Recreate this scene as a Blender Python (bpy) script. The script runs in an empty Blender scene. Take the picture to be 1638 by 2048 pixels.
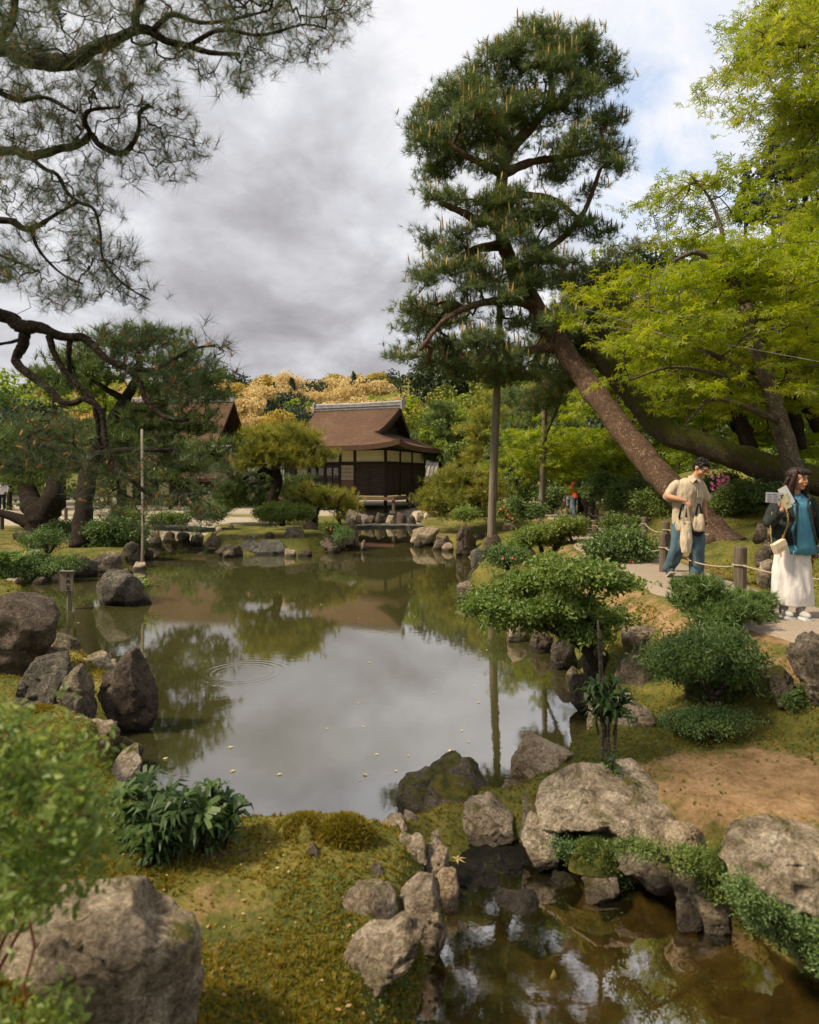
import bpy, math, random
import numpy as np
from mathutils import Vector, Matrix, noise as mnoise
random.seed(7); RNG=np.random.default_rng(7)
sc=bpy.context.scene; C=sc.collection
# ---------------------------------------------------------------- camera, sky, sun
F=1365.0; CX=819.0; HY=955.0; EYE=2.6
cam=bpy.data.cameras.new('camera'); camo=bpy.data.objects.new('camera',cam); C.objects.link(camo)
camo.location=(0,0,EYE); camo.rotation_euler=(math.pi/2,0,0)
cam.sensor_fit='VERTICAL'; cam.sensor_height=36; cam.sensor_width=28.8; cam.lens=F/2048*36
cam.shift_y=(HY-1024)/2048.0
cam.clip_start=0.05; cam.clip_end=2000
cam.dof.use_dof=True; cam.dof.focus_distance=13.0; cam.dof.aperture_fstop=2.2
sc.camera=camo
sc.view_settings.view_transform='Standard'; sc.view_settings.look='None'
sc.view_settings.exposure=1.1; sc.view_settings.gamma=1; sc.view_settings.use_curve_mapping=False
sc.render.engine='CYCLES'
sc.cycles.max_bounces=8; sc.cycles.transparent_max_bounces=8; sc.cycles.diffuse_bounces=3
sc.cycles.caustics_reflective=False; sc.cycles.caustics_refractive=False
SUN_EL=math.radians(50); SUN_AZ=math.radians(255)   # azimuth clockwise from +Y: from the left, a little behind the camera
w=bpy.data.worlds.new('World'); sc.world=w; w.use_nodes=True
def N(nt,t,**k):
    n=nt.nodes.new(t)
    for a,b in k.items():
        if a in n.inputs.keys() if isinstance(a,str) else False: n.inputs[a].default_value=b
        else: setattr(n,a,b)
    return n
def L(nt,a,b): nt.links.new(a,b)
def math_(nt,op,a,b=None,c=None,clamp=False):
    n=nt.nodes.new('ShaderNodeMath'); n.operation=op; n.use_clamp=clamp
    for i,v in enumerate((a,b,c)):
        if v is None: continue
        if isinstance(v,(int,float)): n.inputs[i].default_value=v
        else: nt.links.new(v,n.inputs[i])
    return n.outputs[0]
def ramp(nt,fac,stops):
    n=nt.nodes.new('ShaderNodeValToRGB'); e=n.color_ramp.elements
    while len(e)<len(stops): e.new(0.5)
    for el,(p,c) in zip(e,stops):
        el.position=p; el.color=(c[0],c[1],c[2],1) if not isinstance(c,(int,float)) else (c,c,c,1)
    nt.links.new(fac,n.inputs[0]); return n.outputs[0]
def mixc(nt,f,a,b):
    n=nt.nodes.new('ShaderNodeMix'); n.data_type='RGBA'
    for s,v in ((n.inputs[0],f),(n.inputs[6],a),(n.inputs[7],b)):
        if isinstance(v,(int,float)): s.default_value=v
        elif isinstance(v,(tuple,list)): s.default_value=(v[0],v[1],v[2],1)
        else: nt.links.new(v,s)
    return n.outputs[2]
def noise_(nt,vec,scale,detail=4,rough=.55,dist=0):
    n=nt.nodes.new('ShaderNodeTexNoise'); n.inputs['Scale'].default_value=scale; n.inputs['Detail'].default_value=detail
    n.inputs['Roughness'].default_value=rough; n.inputs['Distortion'].default_value=dist
    if vec is not None: nt.links.new(vec,n.inputs['Vector'])
    return n.outputs[0]
def pxdir(px,py):
    v=Vector(((px-CX)/F,1,(HY-py)/F)); return v.normalized()
nt=w.node_tree; nt.nodes.clear()
out=N(nt,'ShaderNodeOutputWorld'); bg=N(nt,'ShaderNodeBackground'); bg.inputs[1].default_value=0.1; L(nt,bg.outputs[0],out.inputs[0])
sky=N(nt,'ShaderNodeTexSky'); sky.sky_type='NISHITA'; sky.sun_disc=False; sky.sun_elevation=SUN_EL; sky.sun_rotation=SUN_AZ
tc=N(nt,'ShaderNodeTexCoord'); sep=N(nt,'ShaderNodeSeparateXYZ'); L(nt,tc.outputs['Generated'],sep.inputs[0])
za=math_(nt,'ADD',math_(nt,'ABSOLUTE',sep.outputs[2]),0.42)
comb=N(nt,'ShaderNodeCombineXYZ'); L(nt,math_(nt,'DIVIDE',sep.outputs[0],za),comb.inputs[0]); L(nt,math_(nt,'DIVIDE',sep.outputs[1],za),comb.inputs[1])
cv=comb.outputs[0]
n1=noise_(nt,cv,3.0,10,.56,.25); n2=noise_(nt,cv,8.5,8,.6,.15)
def gauss(px,py,k):
    d=pxdir(px,py); vm=N(nt,'ShaderNodeVectorMath',operation='DOT_PRODUCT'); L(nt,tc.outputs['Generated'],vm.inputs[0]); vm.inputs[1].default_value=d
    return math_(nt,'EXPONENT',math_(nt,'MULTIPLY',math_(nt,'SUBTRACT',vm.outputs['Value'],1.0),k))
dark=math_(nt,'ADD',math_(nt,'MULTIPLY',gauss(540,420,40),.20),math_(nt,'MULTIPLY',gauss(640,650,30),.16))
lite=math_(nt,'ADD',math_(nt,'MULTIPLY',gauss(1330,200,10),.34),math_(nt,'MULTIPLY',gauss(330,120,14),.12))
v=math_(nt,'ADD',math_(nt,'MULTIPLY',n1,1.2),math_(nt,'MULTIPLY',n2,.30))
v=math_(nt,'SUBTRACT',math_(nt,'ADD',v,lite),math_(nt,'ADD',dark,.22))
cl=ramp(nt,v,[(.14,(1.65,1.60,1.68)),(.36,(2.35,2.30,2.42)),(.56,(3.3,3.32,3.5)),(.76,(4.55,4.55,4.7))])
# the ramp clamps nothing: colours are scene radiance for a 0.1 background
gap=math_(nt,'MULTIPLY',math_(nt,'ADD',gauss(1262,230,160),math_(nt,'MULTIPLY',gauss(1480,390,90),.8)),.62)
gn=noise_(nt,cv,5.0,7,.6,.5)
gapf=math_(nt,'MULTIPLY',gap,math_(nt,'MULTIPLY',math_(nt,'SUBTRACT',.60,gn),6,clamp=True),clamp=True)
skyb=mixc(nt,.5,sky.outputs[0],(3.0,3.9,5.3))
L(nt,mixc(nt,gapf,cl,skyb),bg.inputs[0])
sun=bpy.data.lights.new('sun','SUN'); sun.energy=2.8; sun.angle=math.radians(8); sun.color=(1,.85,.62)
suno=bpy.data.objects.new('sun',sun); C.objects.link(suno)
sd=Vector((math.sin(SUN_AZ)*math.cos(SUN_EL),math.cos(SUN_AZ)*math.cos(SUN_EL),math.sin(SUN_EL)))
suno.rotation_euler=sd.to_track_quat('Z','Y').to_euler(); suno.location=(0,-5,30)

# ---------------------------------------------------------------- placing helpers
def PD(px,py,D): return np.array(((px-CX)/F*D, D, EYE+(HY-py)/F*D))       # pixel of the photo at depth D
def DZ(py,z): return (EYE-z)*F/(py-HY)                                       # depth of a ground point of height z
def PZ(px,py,z): return PD(px,py,DZ(py,z))
def tagit(o,label=None,cat=None,group=None,kind=None):
    if label: o['label']=label
    if cat: o['category']=cat
    if group: o['group']=group
    if kind: o['kind']=kind
    return o
def empty(name,loc,label,cat,group=None,rz=0):
    o=bpy.data.objects.new(name,None); C.objects.link(o); o.location=loc; o.rotation_euler=(0,0,rz); o.empty_display_size=.1
    return tagit(o,label,cat,group)
def link(name,me,parent=None,world=True):
    o=bpy.data.objects.new(name,me); C.objects.link(o)
    if parent is not None:
        o.parent=parent
        if world: o.matrix_parent_inverse=Matrix.LocRotScale(parent.location,parent.rotation_euler,parent.scale).inverted()
    return o
def trimesh(name,V,T,mats,midx=None,tint=None,smooth=False):
    me=bpy.data.meshes.new(name); V=np.asarray(V,dtype=np.float32); T=np.asarray(T,dtype=np.int32)
    k=T.shape[1]
    me.vertices.add(len(V)); me.vertices.foreach_set('co',V.ravel())
    me.loops.add(T.size); me.loops.foreach_set('vertex_index',T.ravel())
    me.polygons.add(len(T)); me.polygons.foreach_set('loop_start',np.arange(len(T),dtype=np.int32)*k)
    try: me.polygons.foreach_set('loop_total',np.full(len(T),k,dtype=np.int32))
    except Exception: pass
    if not isinstance(mats,(list,tuple)): mats=[mats]
    for m in mats: me.materials.append(m)
    if midx is not None: me.polygons.foreach_set('material_index',np.asarray(midx,dtype=np.int32))
    me.polygons.foreach_set('use_smooth',np.full(len(T),smooth,dtype=bool))
    if tint is not None:
        a=me.attributes.new('tint','FLOAT','POINT'); a.data.foreach_set('value',np.asarray(tint,dtype=np.float32))
    me.update(calc_edges=True); return me
class Buf:                                             # collects shapes, becomes ONE mesh
    def __init__(s): s.v=[]; s.f=[]; s.m=[]; s.n=0
    def add(s,V,Fc,mi=0):
        s.v.append(np.asarray(V,dtype=float)); s.f+= [tuple(int(i)+s.n for i in f) for f in Fc]; s.m+=[mi]*len(Fc); s.n+=len(V)
    def box(s,c,size,rot=None,mi=0,taper=1.0):
        c=np.array(c,float); h=np.array(size,float)/2
        P=np.array([(sx*h[0]*(taper if sz>0 else 1),sy*h[1]*(taper if sz>0 else 1),sz*h[2]) for sz in(-1,1) for sx,sy in((-1,-1),(1,-1),(1,1),(-1,1))])
        if rot is not None: P=P@np.array(rot).T
        s.add(P+c,[(3,2,1,0),(4,5,6,7),(0,1,5,4),(1,2,6,5),(2,3,7,6),(3,0,4,7)],mi)
    def tube(s,pts,radii,k=8,mi=0,rough=0,seed=0,cap=True):
        pts=[Vector(p) for p in pts]; n=len(pts)
        if isinstance(radii,(int,float)): radii=[radii]*n
        up=None; V=[]
        for i,p in enumerate(pts):
            t=(pts[min(i+1,n-1)]-pts[max(i-1,0)]).normalized()
            if up is None:
                up=Vector((0,0,1)) if abs(t.z)<.9 else Vector((1,0,0))
            a=t.cross(up).normalized(); b=a.cross(t).normalized(); up=b
            for j in range(k):
                an=2*math.pi*j/k; r=radii[i]
                if rough:
                    q=p+ (a*math.cos(an)+b*math.sin(an))*r
                    r*=1+rough*mnoise.noise(q*(2.2/max(radii[i],.02))*.35+Vector((seed,0,0)))
                V.append(p+(a*math.cos(an)+b*math.sin(an))*r)
        Fc=[(i*k+j,i*k+(j+1)%k,(i+1)*k+(j+1)%k,(i+1)*k+j) for i in range(n-1) for j in range(k)]
        if cap: Fc+= [tuple(range(k-1,-1,-1)),tuple(range((n-1)*k,n*k))]
        s.add([tuple(v) for v in V],Fc,mi)
    def mesh(s,name,mats,smooth=False):
        me=bpy.data.meshes.new(name); me.from_pydata(np.concatenate(s.v).tolist(),[],s.f)
        if not isinstance(mats,(list,tuple)): mats=[mats]
        for m in mats: me.materials.append(m)
        me.polygons.foreach_set('material_index',s.m)
        me.polygons.foreach_set('use_smooth',[smooth]*len(s.f)); me.update(); return me
    def obj(s,name,mats,parent=None,smooth=False,world=True): return link(name,s.mesh(name,mats,smooth),parent,world)
def smoothline(pts,n=6):
    """Catmull-Rom through rows of numbers"""
    P=np.array(pts,float); out=[]
    Q=np.vstack([2*P[0]-P[1],P,2*P[-1]-P[-2]])
    for i in range(1,len(Q)-2):
        for t in np.linspace(0,1,n,endpoint=False):
            a,b,c,d=Q[i-1],Q[i],Q[i+1],Q[i+2]
            out.append(.5*((2*b)+(-a+c)*t+(2*a-5*b+4*c-d)*t*t+(-a+3*b-3*c+d)*t**3))
    out.append(P[-1]); return np.array(out)

# ---------------------------------------------------------------- materials
def newmat(name):
    m=bpy.data.materials.new(name); m.use_nodes=True; nt=m.node_tree; nt.nodes.clear()
    o=N(nt,'ShaderNodeOutputMaterial'); return m,nt,o
def pbr(nt,o,col,rough=.8,spec=.3,normal=None,metal=0):
    b=N(nt,'ShaderNodeBsdfPrincipled')
    if isinstance(col,(tuple,list)): b.inputs['Base Color'].default_value=(*col,1)
    else: L(nt,col,b.inputs['Base Color'])
    if isinstance(rough,(int,float)): b.inputs['Roughness'].default_value=rough
    else: L(nt,rough,b.inputs['Roughness'])
    b.inputs['Specular IOR Level'].default_value=spec; b.inputs['Metallic'].default_value=metal
    if normal is not None: L(nt,normal,b.inputs['Normal'])
    L(nt,b.outputs[0],o.inputs[0]); return b
def bump(nt,h,strength=.5,dist=.02,normal=None):
    b=N(nt,'ShaderNodeBump'); b.inputs['Strength'].default_value=strength; b.inputs['Distance'].default_value=dist; L(nt,h,b.inputs['Height'])
    if normal is not None: L(nt,normal,b.inputs['Normal'])
    return b.outputs[0]
def objvec(nt,offset=True):
    t=N(nt,'ShaderNodeTexCoord')
    if not offset: return t.outputs['Object']
    oi=N(nt,'ShaderNodeObjectInfo'); c=math_(nt,'MULTIPLY',oi.outputs['Random'],37.0)
    a=N(nt,'ShaderNodeVectorMath',operation='ADD'); L(nt,t.outputs['Object'],a.inputs[0]); L(nt,c,a.inputs[1]); return a.outputs[0]
def two(name,a,b,scale=4,rough=.8,bumps=.3,dist=.01,spec=.25,stretch=None,detail=6,bscale=None):
    m,nt,o=newmat(name); v=objvec(nt)
    if stretch:
        mp=N(nt,'ShaderNodeMapping'); mp.inputs['Scale'].default_value=stretch; L(nt,v,mp.inputs[0]); v=mp.outputs[0]
    n=noise_(nt,v,scale,detail,.6,.2); c=ramp(nt,n,[(.3,a),(.7,b)])
    nb=noise_(nt,v,(bscale or scale*3),6,.65)
    pbr(nt,o,c,rough,spec,bump(nt,nb,bumps,dist) if bumps else None); return m
BOOST={'shrub_light_leaves':.98,'azalea_leaves':1.2,'cream_blossom_leaves':1.0,'petals_red':1,'petals_pink':1,'fallen_leaves':1,'floating_leaves':1,'pine_candles':1.25,'pine_cones_young':1.1,'golden_leaves':1.0,'broadleaf_dark':1.25,'moss_sprigs':1.05,'maple_leaves':1.12,'maple_leaves_near':1.2,'maple_leaves_back':1.2,'clover_sprigs':1.2,'pine_needles_near':1.15,'evergreen_blades':1.15}
def leafmat(name,cols,trans=.35,gloss=.06,rough=.5):
    """tint attribute (a random number per leaf) picks the leaf's own hue"""
    m,nt,o=newmat(name); at=N(nt,'ShaderNodeAttribute'); at.attribute_name='tint'
    oi=N(nt,'ShaderNodeObjectInfo'); t=N(nt,'ShaderNodeTexCoord')
    ln=noise_(nt,t.outputs['Object'],.9,3)
    f=math_(nt,'ADD',math_(nt,'MULTIPLY',at.outputs['Fac'],.62),math_(nt,'MULTIPLY',ln,.5)); f=math_(nt,'ADD',f,math_(nt,'MULTIPLY',math_(nt,'SUBTRACT',oi.outputs['Random'],.5),.14))
    G=BOOST.get(name,1.42); cols=[tuple(min(.85,x*G) for x in cc) for cc in cols]; k=len(cols); c=ramp(nt,f,[(.12+.76*i/(k-1),cc) for i,cc in enumerate(cols)])
    d=N(nt,'ShaderNodeBsdfDiffuse'); L(nt,c,d.inputs[0]); tr=N(nt,'ShaderNodeBsdfTranslucent')
    hs=N(nt,'ShaderNodeHueSaturation'); hs.inputs['Saturation'].default_value=1.1; hs.inputs['Value'].default_value=1.5; L(nt,c,hs.inputs['Color']); L(nt,hs.outputs[0],tr.inputs[0])
    mx=N(nt,'ShaderNodeMixShader'); mx.inputs[0].default_value=trans; L(nt,d.outputs[0],mx.inputs[1]); L(nt,tr.outputs[0],mx.inputs[2])
    g=N(nt,'ShaderNodeBsdfGlossy'); g.inputs['Roughness'].default_value=rough; g.inputs[0].default_value=(.8,.85,.8,1)
    m2=N(nt,'ShaderNodeMixShader'); m2.inputs[0].default_value=gloss; L(nt,mx.outputs[0],m2.inputs[1]); L(nt,g.outputs[0],m2.inputs[2])
    L(nt,m2.outputs[0],o.inputs[0]); return m
def rockmat(name,cols,moss=.35,mosscol=((.06,.075,.014),(.22,.19,.03)),wet=False,lichen=.3):
    m,nt,o=newmat(name); v=objvec(nt); big=noise_(nt,v,3.6,8,.66,.9); fine=noise_(nt,v,48,8,.75,.2); med=noise_(nt,v,12,8,.68,1.6)
    k=len(cols); c=ramp(nt,math_(nt,'ADD',math_(nt,'MULTIPLY',big,.6),math_(nt,'MULTIPLY',med,.4)),[(.38+.22*i/(k-1),cc) for i,cc in enumerate(cols)])
    sp=ramp(nt,fine,[(.34,.35),(.5,1.0),(.64,1.6)])
    mm=N(nt,'ShaderNodeMix'); mm.data_type='RGBA'; mm.blend_type='MULTIPLY'; mm.inputs[0].default_value=.85; L(nt,c,mm.inputs[6]); L(nt,sp,mm.inputs[7]); c=mm.outputs[2]
    # veins and cracks
    vo=N(nt,'ShaderNodeTexVoronoi'); vo.feature='DISTANCE_TO_EDGE'; vo.inputs['Scale'].default_value=2.3
    dv=N(nt,'ShaderNodeVectorMath',operation='ADD'); nn=N(nt,'ShaderNodeTexNoise'); nn.inputs['Scale'].default_value=2.2; nn.inputs['Detail'].default_value=9; L(nt,v,nn.inputs['Vector']); L(nt,v,dv.inputs[0]); L(nt,nn.outputs['Color'],dv.inputs[1]); L(nt,dv.outputs[0],vo.inputs['Vector'])
    cr=math_(nt,'MULTIPLY',vo.outputs['Distance'],22,clamp=True)
    c=mixc(nt,math_(nt,'MULTIPLY',math_(nt,'SUBTRACT',1,cr),math_(nt,'MULTIPLY',med,.55)),c,tuple(x*.4 for x in cols[0]))
    if lichen:
        ln=noise_(nt,v,13,6,.6,.4); lf=math_(nt,'MULTIPLY',math_(nt,'SUBTRACT',ln,.64-.05*lichen),12*lichen,clamp=True); c=mixc(nt,math_(nt,'MULTIPLY',lf,.5),c,(.42,.42,.34))
    ge=N(nt,'ShaderNodeNewGeometry'); sp3=N(nt,'ShaderNodeSeparateXYZ'); L(nt,ge.outputs['Normal'],sp3.inputs[0])
    if moss>0:
        mn=noise_(nt,v,4.5,8,.68,.6)
        mf=math_(nt,'MULTIPLY',math_(nt,'SUBTRACT',math_(nt,'ADD',math_(nt,'MULTIPLY',sp3.outputs[2],.22),mn),.88-.45*moss),9,clamp=True)
        mc=ramp(nt,noise_(nt,v,14,4),[(.35,mosscol[0]),(.65,mosscol[1])]); c=mixc(nt,mf,c,mc)
    ps=N(nt,'ShaderNodeSeparateXYZ'); L(nt,ge.outputs['Position'],ps.inputs[0])       # damp dark stone just above the water line
    wf=math_(nt,'MULTIPLY',math_(nt,'SUBTRACT',math_(nt,'ADD',.07,math_(nt,'MULTIPLY',med,.08)),ps.outputs[2]),30,clamp=True)
    c=mixc(nt,math_(nt,'MULTIPLY',wf,.7),c,(.018,.017,.012))
    hb=math_(nt,'ADD',math_(nt,'MULTIPLY',med,1.6),math_(nt,'ADD',math_(nt,'MULTIPLY',fine,.9),math_(nt,'MULTIPLY',cr,.12)))
    pbr(nt,o,c,.25 if wet else .85,.5 if wet else .25,bump(nt,hb,1.0,.09)); return m
MT={}
def setup_mats():
    M=MT
    M['rock_grey']=rockmat('rock_grey',[(.08,.062,.042),(.26,.21,.15),(.56,.46,.34)],.38)
    M['rock_brown']=rockmat('rock_brown',[(.06,.045,.035),(.16,.12,.09),(.30,.23,.175)],.12,lichen=.25)
    M['rock_tan']=rockmat('rock_tan',[(.32,.22,.13),(.66,.49,.32),(.85,.70,.50)],.12,lichen=.1)
    M['rock_pale']=rockmat('rock_pale',[(.15,.11,.07),(.50,.39,.27),(.84,.70,.53)],.36)
    M['rock_blue']=rockmat('rock_blue',[(.05,.048,.040),(.16,.145,.115),(.37,.32,.25)],.18,lichen=.5)
    M['rock_dark']=rockmat('rock_dark',[(.04,.032,.024),(.11,.088,.068),(.23,.19,.15)],.42)
    M['rock_moss']=rockmat('rock_moss',[(.08,.062,.042),(.20,.16,.115),(.36,.30,.23)],.58)
    M['rock_wet']=rockmat('rock_wet',[(.012,.011,.010),(.035,.032,.03),(.09,.083,.08)],.18,wet=True,lichen=0)
    M['stone_cut']=rockmat('stone_cut',[(.09,.085,.07),(.19,.18,.155),(.33,.31,.27)],.15)
    def bark(name,cols,sc_=9,moss=0):
        m,nt,o=newmat(name); v=objvec(nt); vo=N(nt,'ShaderNodeTexVoronoi'); vo.feature='DISTANCE_TO_EDGE'; vo.inputs['Scale'].default_value=sc_
        nn=N(nt,'ShaderNodeTexNoise'); nn.inputs['Scale'].default_value=9; nn.inputs['Detail'].default_value=8; L(nt,v,nn.inputs['Vector'])
        a=N(nt,'ShaderNodeVectorMath',operation='MULTIPLY_ADD'); L(nt,nn.outputs['Color'],a.inputs[0]); a.inputs[1].default_value=(.30,.30,.5); L(nt,v,a.inputs[2]); L(nt,a.outputs[0],vo.inputs['Vector'])
        e=math_(nt,'MULTIPLY',vo.outputs['Distance'],4,clamp=True); n=noise_(nt,v,5,8,.7,.6); n2=noise_(nt,v,45,6,.75)
        k=len(cols); c=ramp(nt,math_(nt,'ADD',math_(nt,'MULTIPLY',n,.7),math_(nt,'MULTIPLY',n2,.3)),[(.3+.4*i/(k-1),cc) for i,cc in enumerate(cols)])
        c=mixc(nt,math_(nt,'MULTIPLY',math_(nt,'SUBTRACT',1,e),.5),c,tuple(x*.45 for x in cols[0]))
        if moss:
            ge=N(nt,'ShaderNodeNewGeometry'); s3=N(nt,'ShaderNodeSeparateXYZ'); L(nt,ge.outputs['Normal'],s3.inputs[0])
            mf=math_(nt,'MULTIPLY',math_(nt,'SUBTRACT',math_(nt,'ADD',math_(nt,'MULTIPLY',s3.outputs[2],.3),n),.62-.2*moss),7,clamp=True)
            c=mixc(nt,mf,c,ramp(nt,n2,[(.4,(.07,.085,.018)),(.65,(.19,.18,.04))]))
        pbr(nt,o,c,.9,.15,bump(nt,math_(nt,'ADD',e,math_(nt,'MULTIPLY',n2,.5)),.9,.03)); return m
    M['bark_pine']=bark('bark_pine',[(.085,.05,.034),(.20,.125,.085),(.33,.235,.17)],13)
    M['bark_mossy']=bark('bark_mossy',[(.08,.062,.045),(.17,.135,.095),(.28,.225,.165)],13,moss=.8)
    M['bark_dark']=bark('bark_dark',[(.022,.016,.012),(.05,.036,.027),(.10,.075,.058)],14)
    M['bark_grey']=bark('bark_grey',[(.10,.078,.058),(.19,.155,.12),(.30,.26,.21)],10)
    M['bark_red']=bark('bark_red',[(.12,.05,.025),(.24,.10,.05),(.30,.15,.09)],9)
    M['pine']=leafmat('pine_needles',[(.028,.044,.020),(.068,.10,.034),(.15,.17,.045)],.2,.03)
    M['pine_mid']=leafmat('pine_needles_mid',[(.028,.052,.024),(.075,.112,.035),(.16,.19,.045)],.2,.03)
    M['pine_yel']=leafmat('pine_needles_young',[(.055,.075,.018),(.16,.17,.028),(.34,.28,.04)],.25,.03)
    M['pine_near']=leafmat('pine_needles_near',[(.025,.042,.022),(.055,.085,.035),(.12,.13,.06)],.2,.04)
    M['candle']=leafmat('pine_candles',[(.16,.11,.03),(.30,.21,.06),(.42,.30,.10)],.1,.02)
    M['candle_or']=leafmat('pine_cones_young',[(.20,.075,.02),(.36,.14,.035),(.46,.22,.06)],.1,.02)
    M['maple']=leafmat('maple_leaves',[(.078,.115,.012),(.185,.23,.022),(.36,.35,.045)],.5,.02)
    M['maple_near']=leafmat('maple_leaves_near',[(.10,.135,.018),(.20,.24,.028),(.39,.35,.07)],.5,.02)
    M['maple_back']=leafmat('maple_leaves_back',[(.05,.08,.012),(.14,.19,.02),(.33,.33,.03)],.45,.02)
    M['gold']=leafmat('golden_leaves',[(.26,.21,.04),(.46,.35,.08),(.62,.47,.14)],.35,.01)
    M['cream']=leafmat('cream_blossom_leaves',[(.34,.26,.10),(.62,.48,.23),(.82,.68,.40)],.25,.01)
    M['green_mid']=leafmat('broadleaf_mid',[(.025,.045,.012),(.07,.105,.022),(.15,.19,.035)],.3,.04)
    M['green_light']=leafmat('broadleaf_light',[(.08,.115,.015),(.18,.23,.028),(.34,.36,.05)],.4,.03)
    M['green_dark']=leafmat('broadleaf_dark',[(.012,.022,.012),(.032,.05,.022),(.075,.095,.035)],.2,.04)
    M['azalea']=leafmat('azalea_leaves',[(.028,.055,.014),(.075,.125,.030),(.15,.21,.05)],.3,.05)
    M['shrub_light']=leafmat('shrub_light_leaves',[(.06,.10,.022),(.15,.22,.045),(.32,.36,.09)],.4,.03)
    M['evergreen']=leafmat('evergreen_blades',[(.014,.032,.008),(.035,.068,.016),(.09,.14,.035)],.25,.03,.5)
    M['petal']=leafmat('petals_red',[(.5,.05,.03),(.7,.12,.08),(.8,.2,.15)],.3,.02)
    M['petal_pink']=leafmat('petals_pink',[(.5,.12,.25),(.65,.22,.38),(.75,.35,.5)],.3,.02)
    M['moss']=leafmat('moss_sprigs',[(.055,.058,.012),(.165,.145,.020),(.36,.26,.045)],.3,.01)
    M['moss_green']=leafmat('clover_sprigs',[(.03,.05,.012),(.09,.13,.03),(.22,.25,.09)],.35,.01)
    M['fallen']=leafmat('fallen_leaves',[(.30,.12,.04),(.42,.26,.12),(.6,.5,.2)],.2,.05)
    M['float']=leafmat('floating_leaves',[(.35,.30,.06),(.55,.5,.14),(.7,.66,.35)],.2,.08)
    M['stem_red']=two('stem_red',(.16,.03,.02),(.25,.08,.04),8,.6,0)
    M['pole']=two('weathered_pole',(.13,.105,.08),(.27,.225,.175),5,.85,.5,.01,stretch=(9,9,.5))
    M['post']=two('weathered_post',(.065,.05,.038),(.18,.14,.105),5,.85,.6,.01,stretch=(8,8,.6))
    M['rope']=two('rope',(.26,.21,.14),(.45,.37,.26),60,.9,.4,.004)
    M['wood_dark']=two('dark_timber',(.010,.008,.006),(.035,.025,.018),3,.75,.3,.01,stretch=(6,6,.7))
    M['board']=two('dark_boards',(.018,.013,.010),(.07,.05,.037),2.5,.8,.3,.01,stretch=(1,1,8))
    M['veranda']=two('veranda_boards',(.09,.05,.034),(.19,.11,.075),3,.7,.3,.005,stretch=(5,5,1))
    M['plaster']=two('cream_plaster',(.62,.58,.36),(.76,.71,.47),1.5,.9,.1,.003)
    M['paper']=two('shoji_paper',(.50,.42,.31),(.62,.53,.40),2,.9,0)
    M['lattice']=two('lattice_wood',(.10,.07,.045),(.18,.125,.085),5,.8,0)
    M['tile']=two('grey_roof_tile',(.10,.10,.105),(.30,.29,.29),5,.6,.3,.02)
    M['tile_pale']=two('pale_ridge_tile',(.20,.18,.18),(.46,.43,.42),4,.65,.3,.02)
    M['black']=two('black',(.008,.008,.008),(.014,.013,.012),5,.6,0)
    m,nt,o=newmat('bark_shingle_roof'); v=objvec(nt,False); t=N(nt,'ShaderNodeSeparateXYZ'); L(nt,v,t.inputs[0])
    mp=N(nt,'ShaderNodeMapping'); mp.inputs['Scale'].default_value=(3,3,14); L(nt,v,mp.inputs[0])
    n=noise_(nt,mp.outputs[0],1.5,8,.7); n2=noise_(nt,v,26,5,.7); n3=noise_(nt,v,.45,4)
    rw=math_(nt,'FRACT',math_(nt,'ADD',math_(nt,'MULTIPLY',t.outputs[2],9.0),math_(nt,'MULTIPLY',n3,.8)))
    c=ramp(nt,math_(nt,'ADD',math_(nt,'MULTIPLY',n,.4),math_(nt,'ADD',math_(nt,'MULTIPLY',n2,.4),math_(nt,'MULTIPLY',n3,.2))),[(.33,(.040,.024,.016)),(.5,(.125,.074,.048)),(.68,(.26,.165,.115))])
    c=mixc(nt,math_(nt,'MULTIPLY',math_(nt,'GREATER_THAN',rw,.82),.35),c,(.06,.035,.028))
    pbr(nt,o,c,.9,.1,bump(nt,math_(nt,'ADD',n2,math_(nt,'MULTIPLY',rw,.6)),.9,.05)); M['roof']=m
    # water: a reflecting surface over murky olive depth, clear where it is shallow
    m,nt,o=newmat('pond_water'); ge=N(nt,'ShaderNodeNewGeometry'); P=ge.outputs['Position']
    def rings(cx,cy,r0,fr):
        s=N(nt,'ShaderNodeVectorMath',operation='DISTANCE'); L(nt,P,s.inputs[0]); s.inputs[1].default_value=(cx,cy,0)
        d=s.outputs['Value']; env=math_(nt,'EXPONENT',math_(nt,'MULTIPLY',math_(nt,'POWER',math_(nt,'DIVIDE',math_(nt,'SUBTRACT',d,r0),r0*.28),2),-1))
        return math_(nt,'MULTIPLY',math_(nt,'MULTIPLY',math_(nt,'SINE',math_(nt,'MULTIPLY',d,fr)),env),.035)
    c1=PZ(485,1345,0); c2=PZ(1372,1932,0)
    wv=math_(nt,'ADD',rings(c1[0],c1[1],.48,62),rings(c2[0],c2[1],.045,190))
    wn=noise_(nt,P,7,4,.6); wn2=noise_(nt,P,.8,3,.5)
    h=math_(nt,'ADD',wv,math_(nt,'ADD',math_(nt,'MULTIPLY',wn,.045),math_(nt,'MULTIPLY',wn2,.10)))
    nb=bump(nt,h,.25,.04)
    fr=N(nt,'ShaderNodeFresnel'); fr.inputs[0].default_value=1.33; L(nt,nb,fr.inputs['Normal'])
    gl=N(nt,'ShaderNodeBsdfGlossy'); gl.inputs['Roughness'].default_value=.015; gl.inputs[0].default_value=(.92,.89,.90,1); L(nt,nb,gl.inputs['Normal'])
    tr=N(nt,'ShaderNodeBsdfTransparent'); tr.inputs[0].default_value=(.85,.76,.50,1)
    df=N(nt,'ShaderNodeBsdfDiffuse'); df.inputs[0].default_value=(.062,.060,.020,1)
    at=N(nt,'ShaderNodeAttribute'); at.attribute_name='murk'
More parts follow.
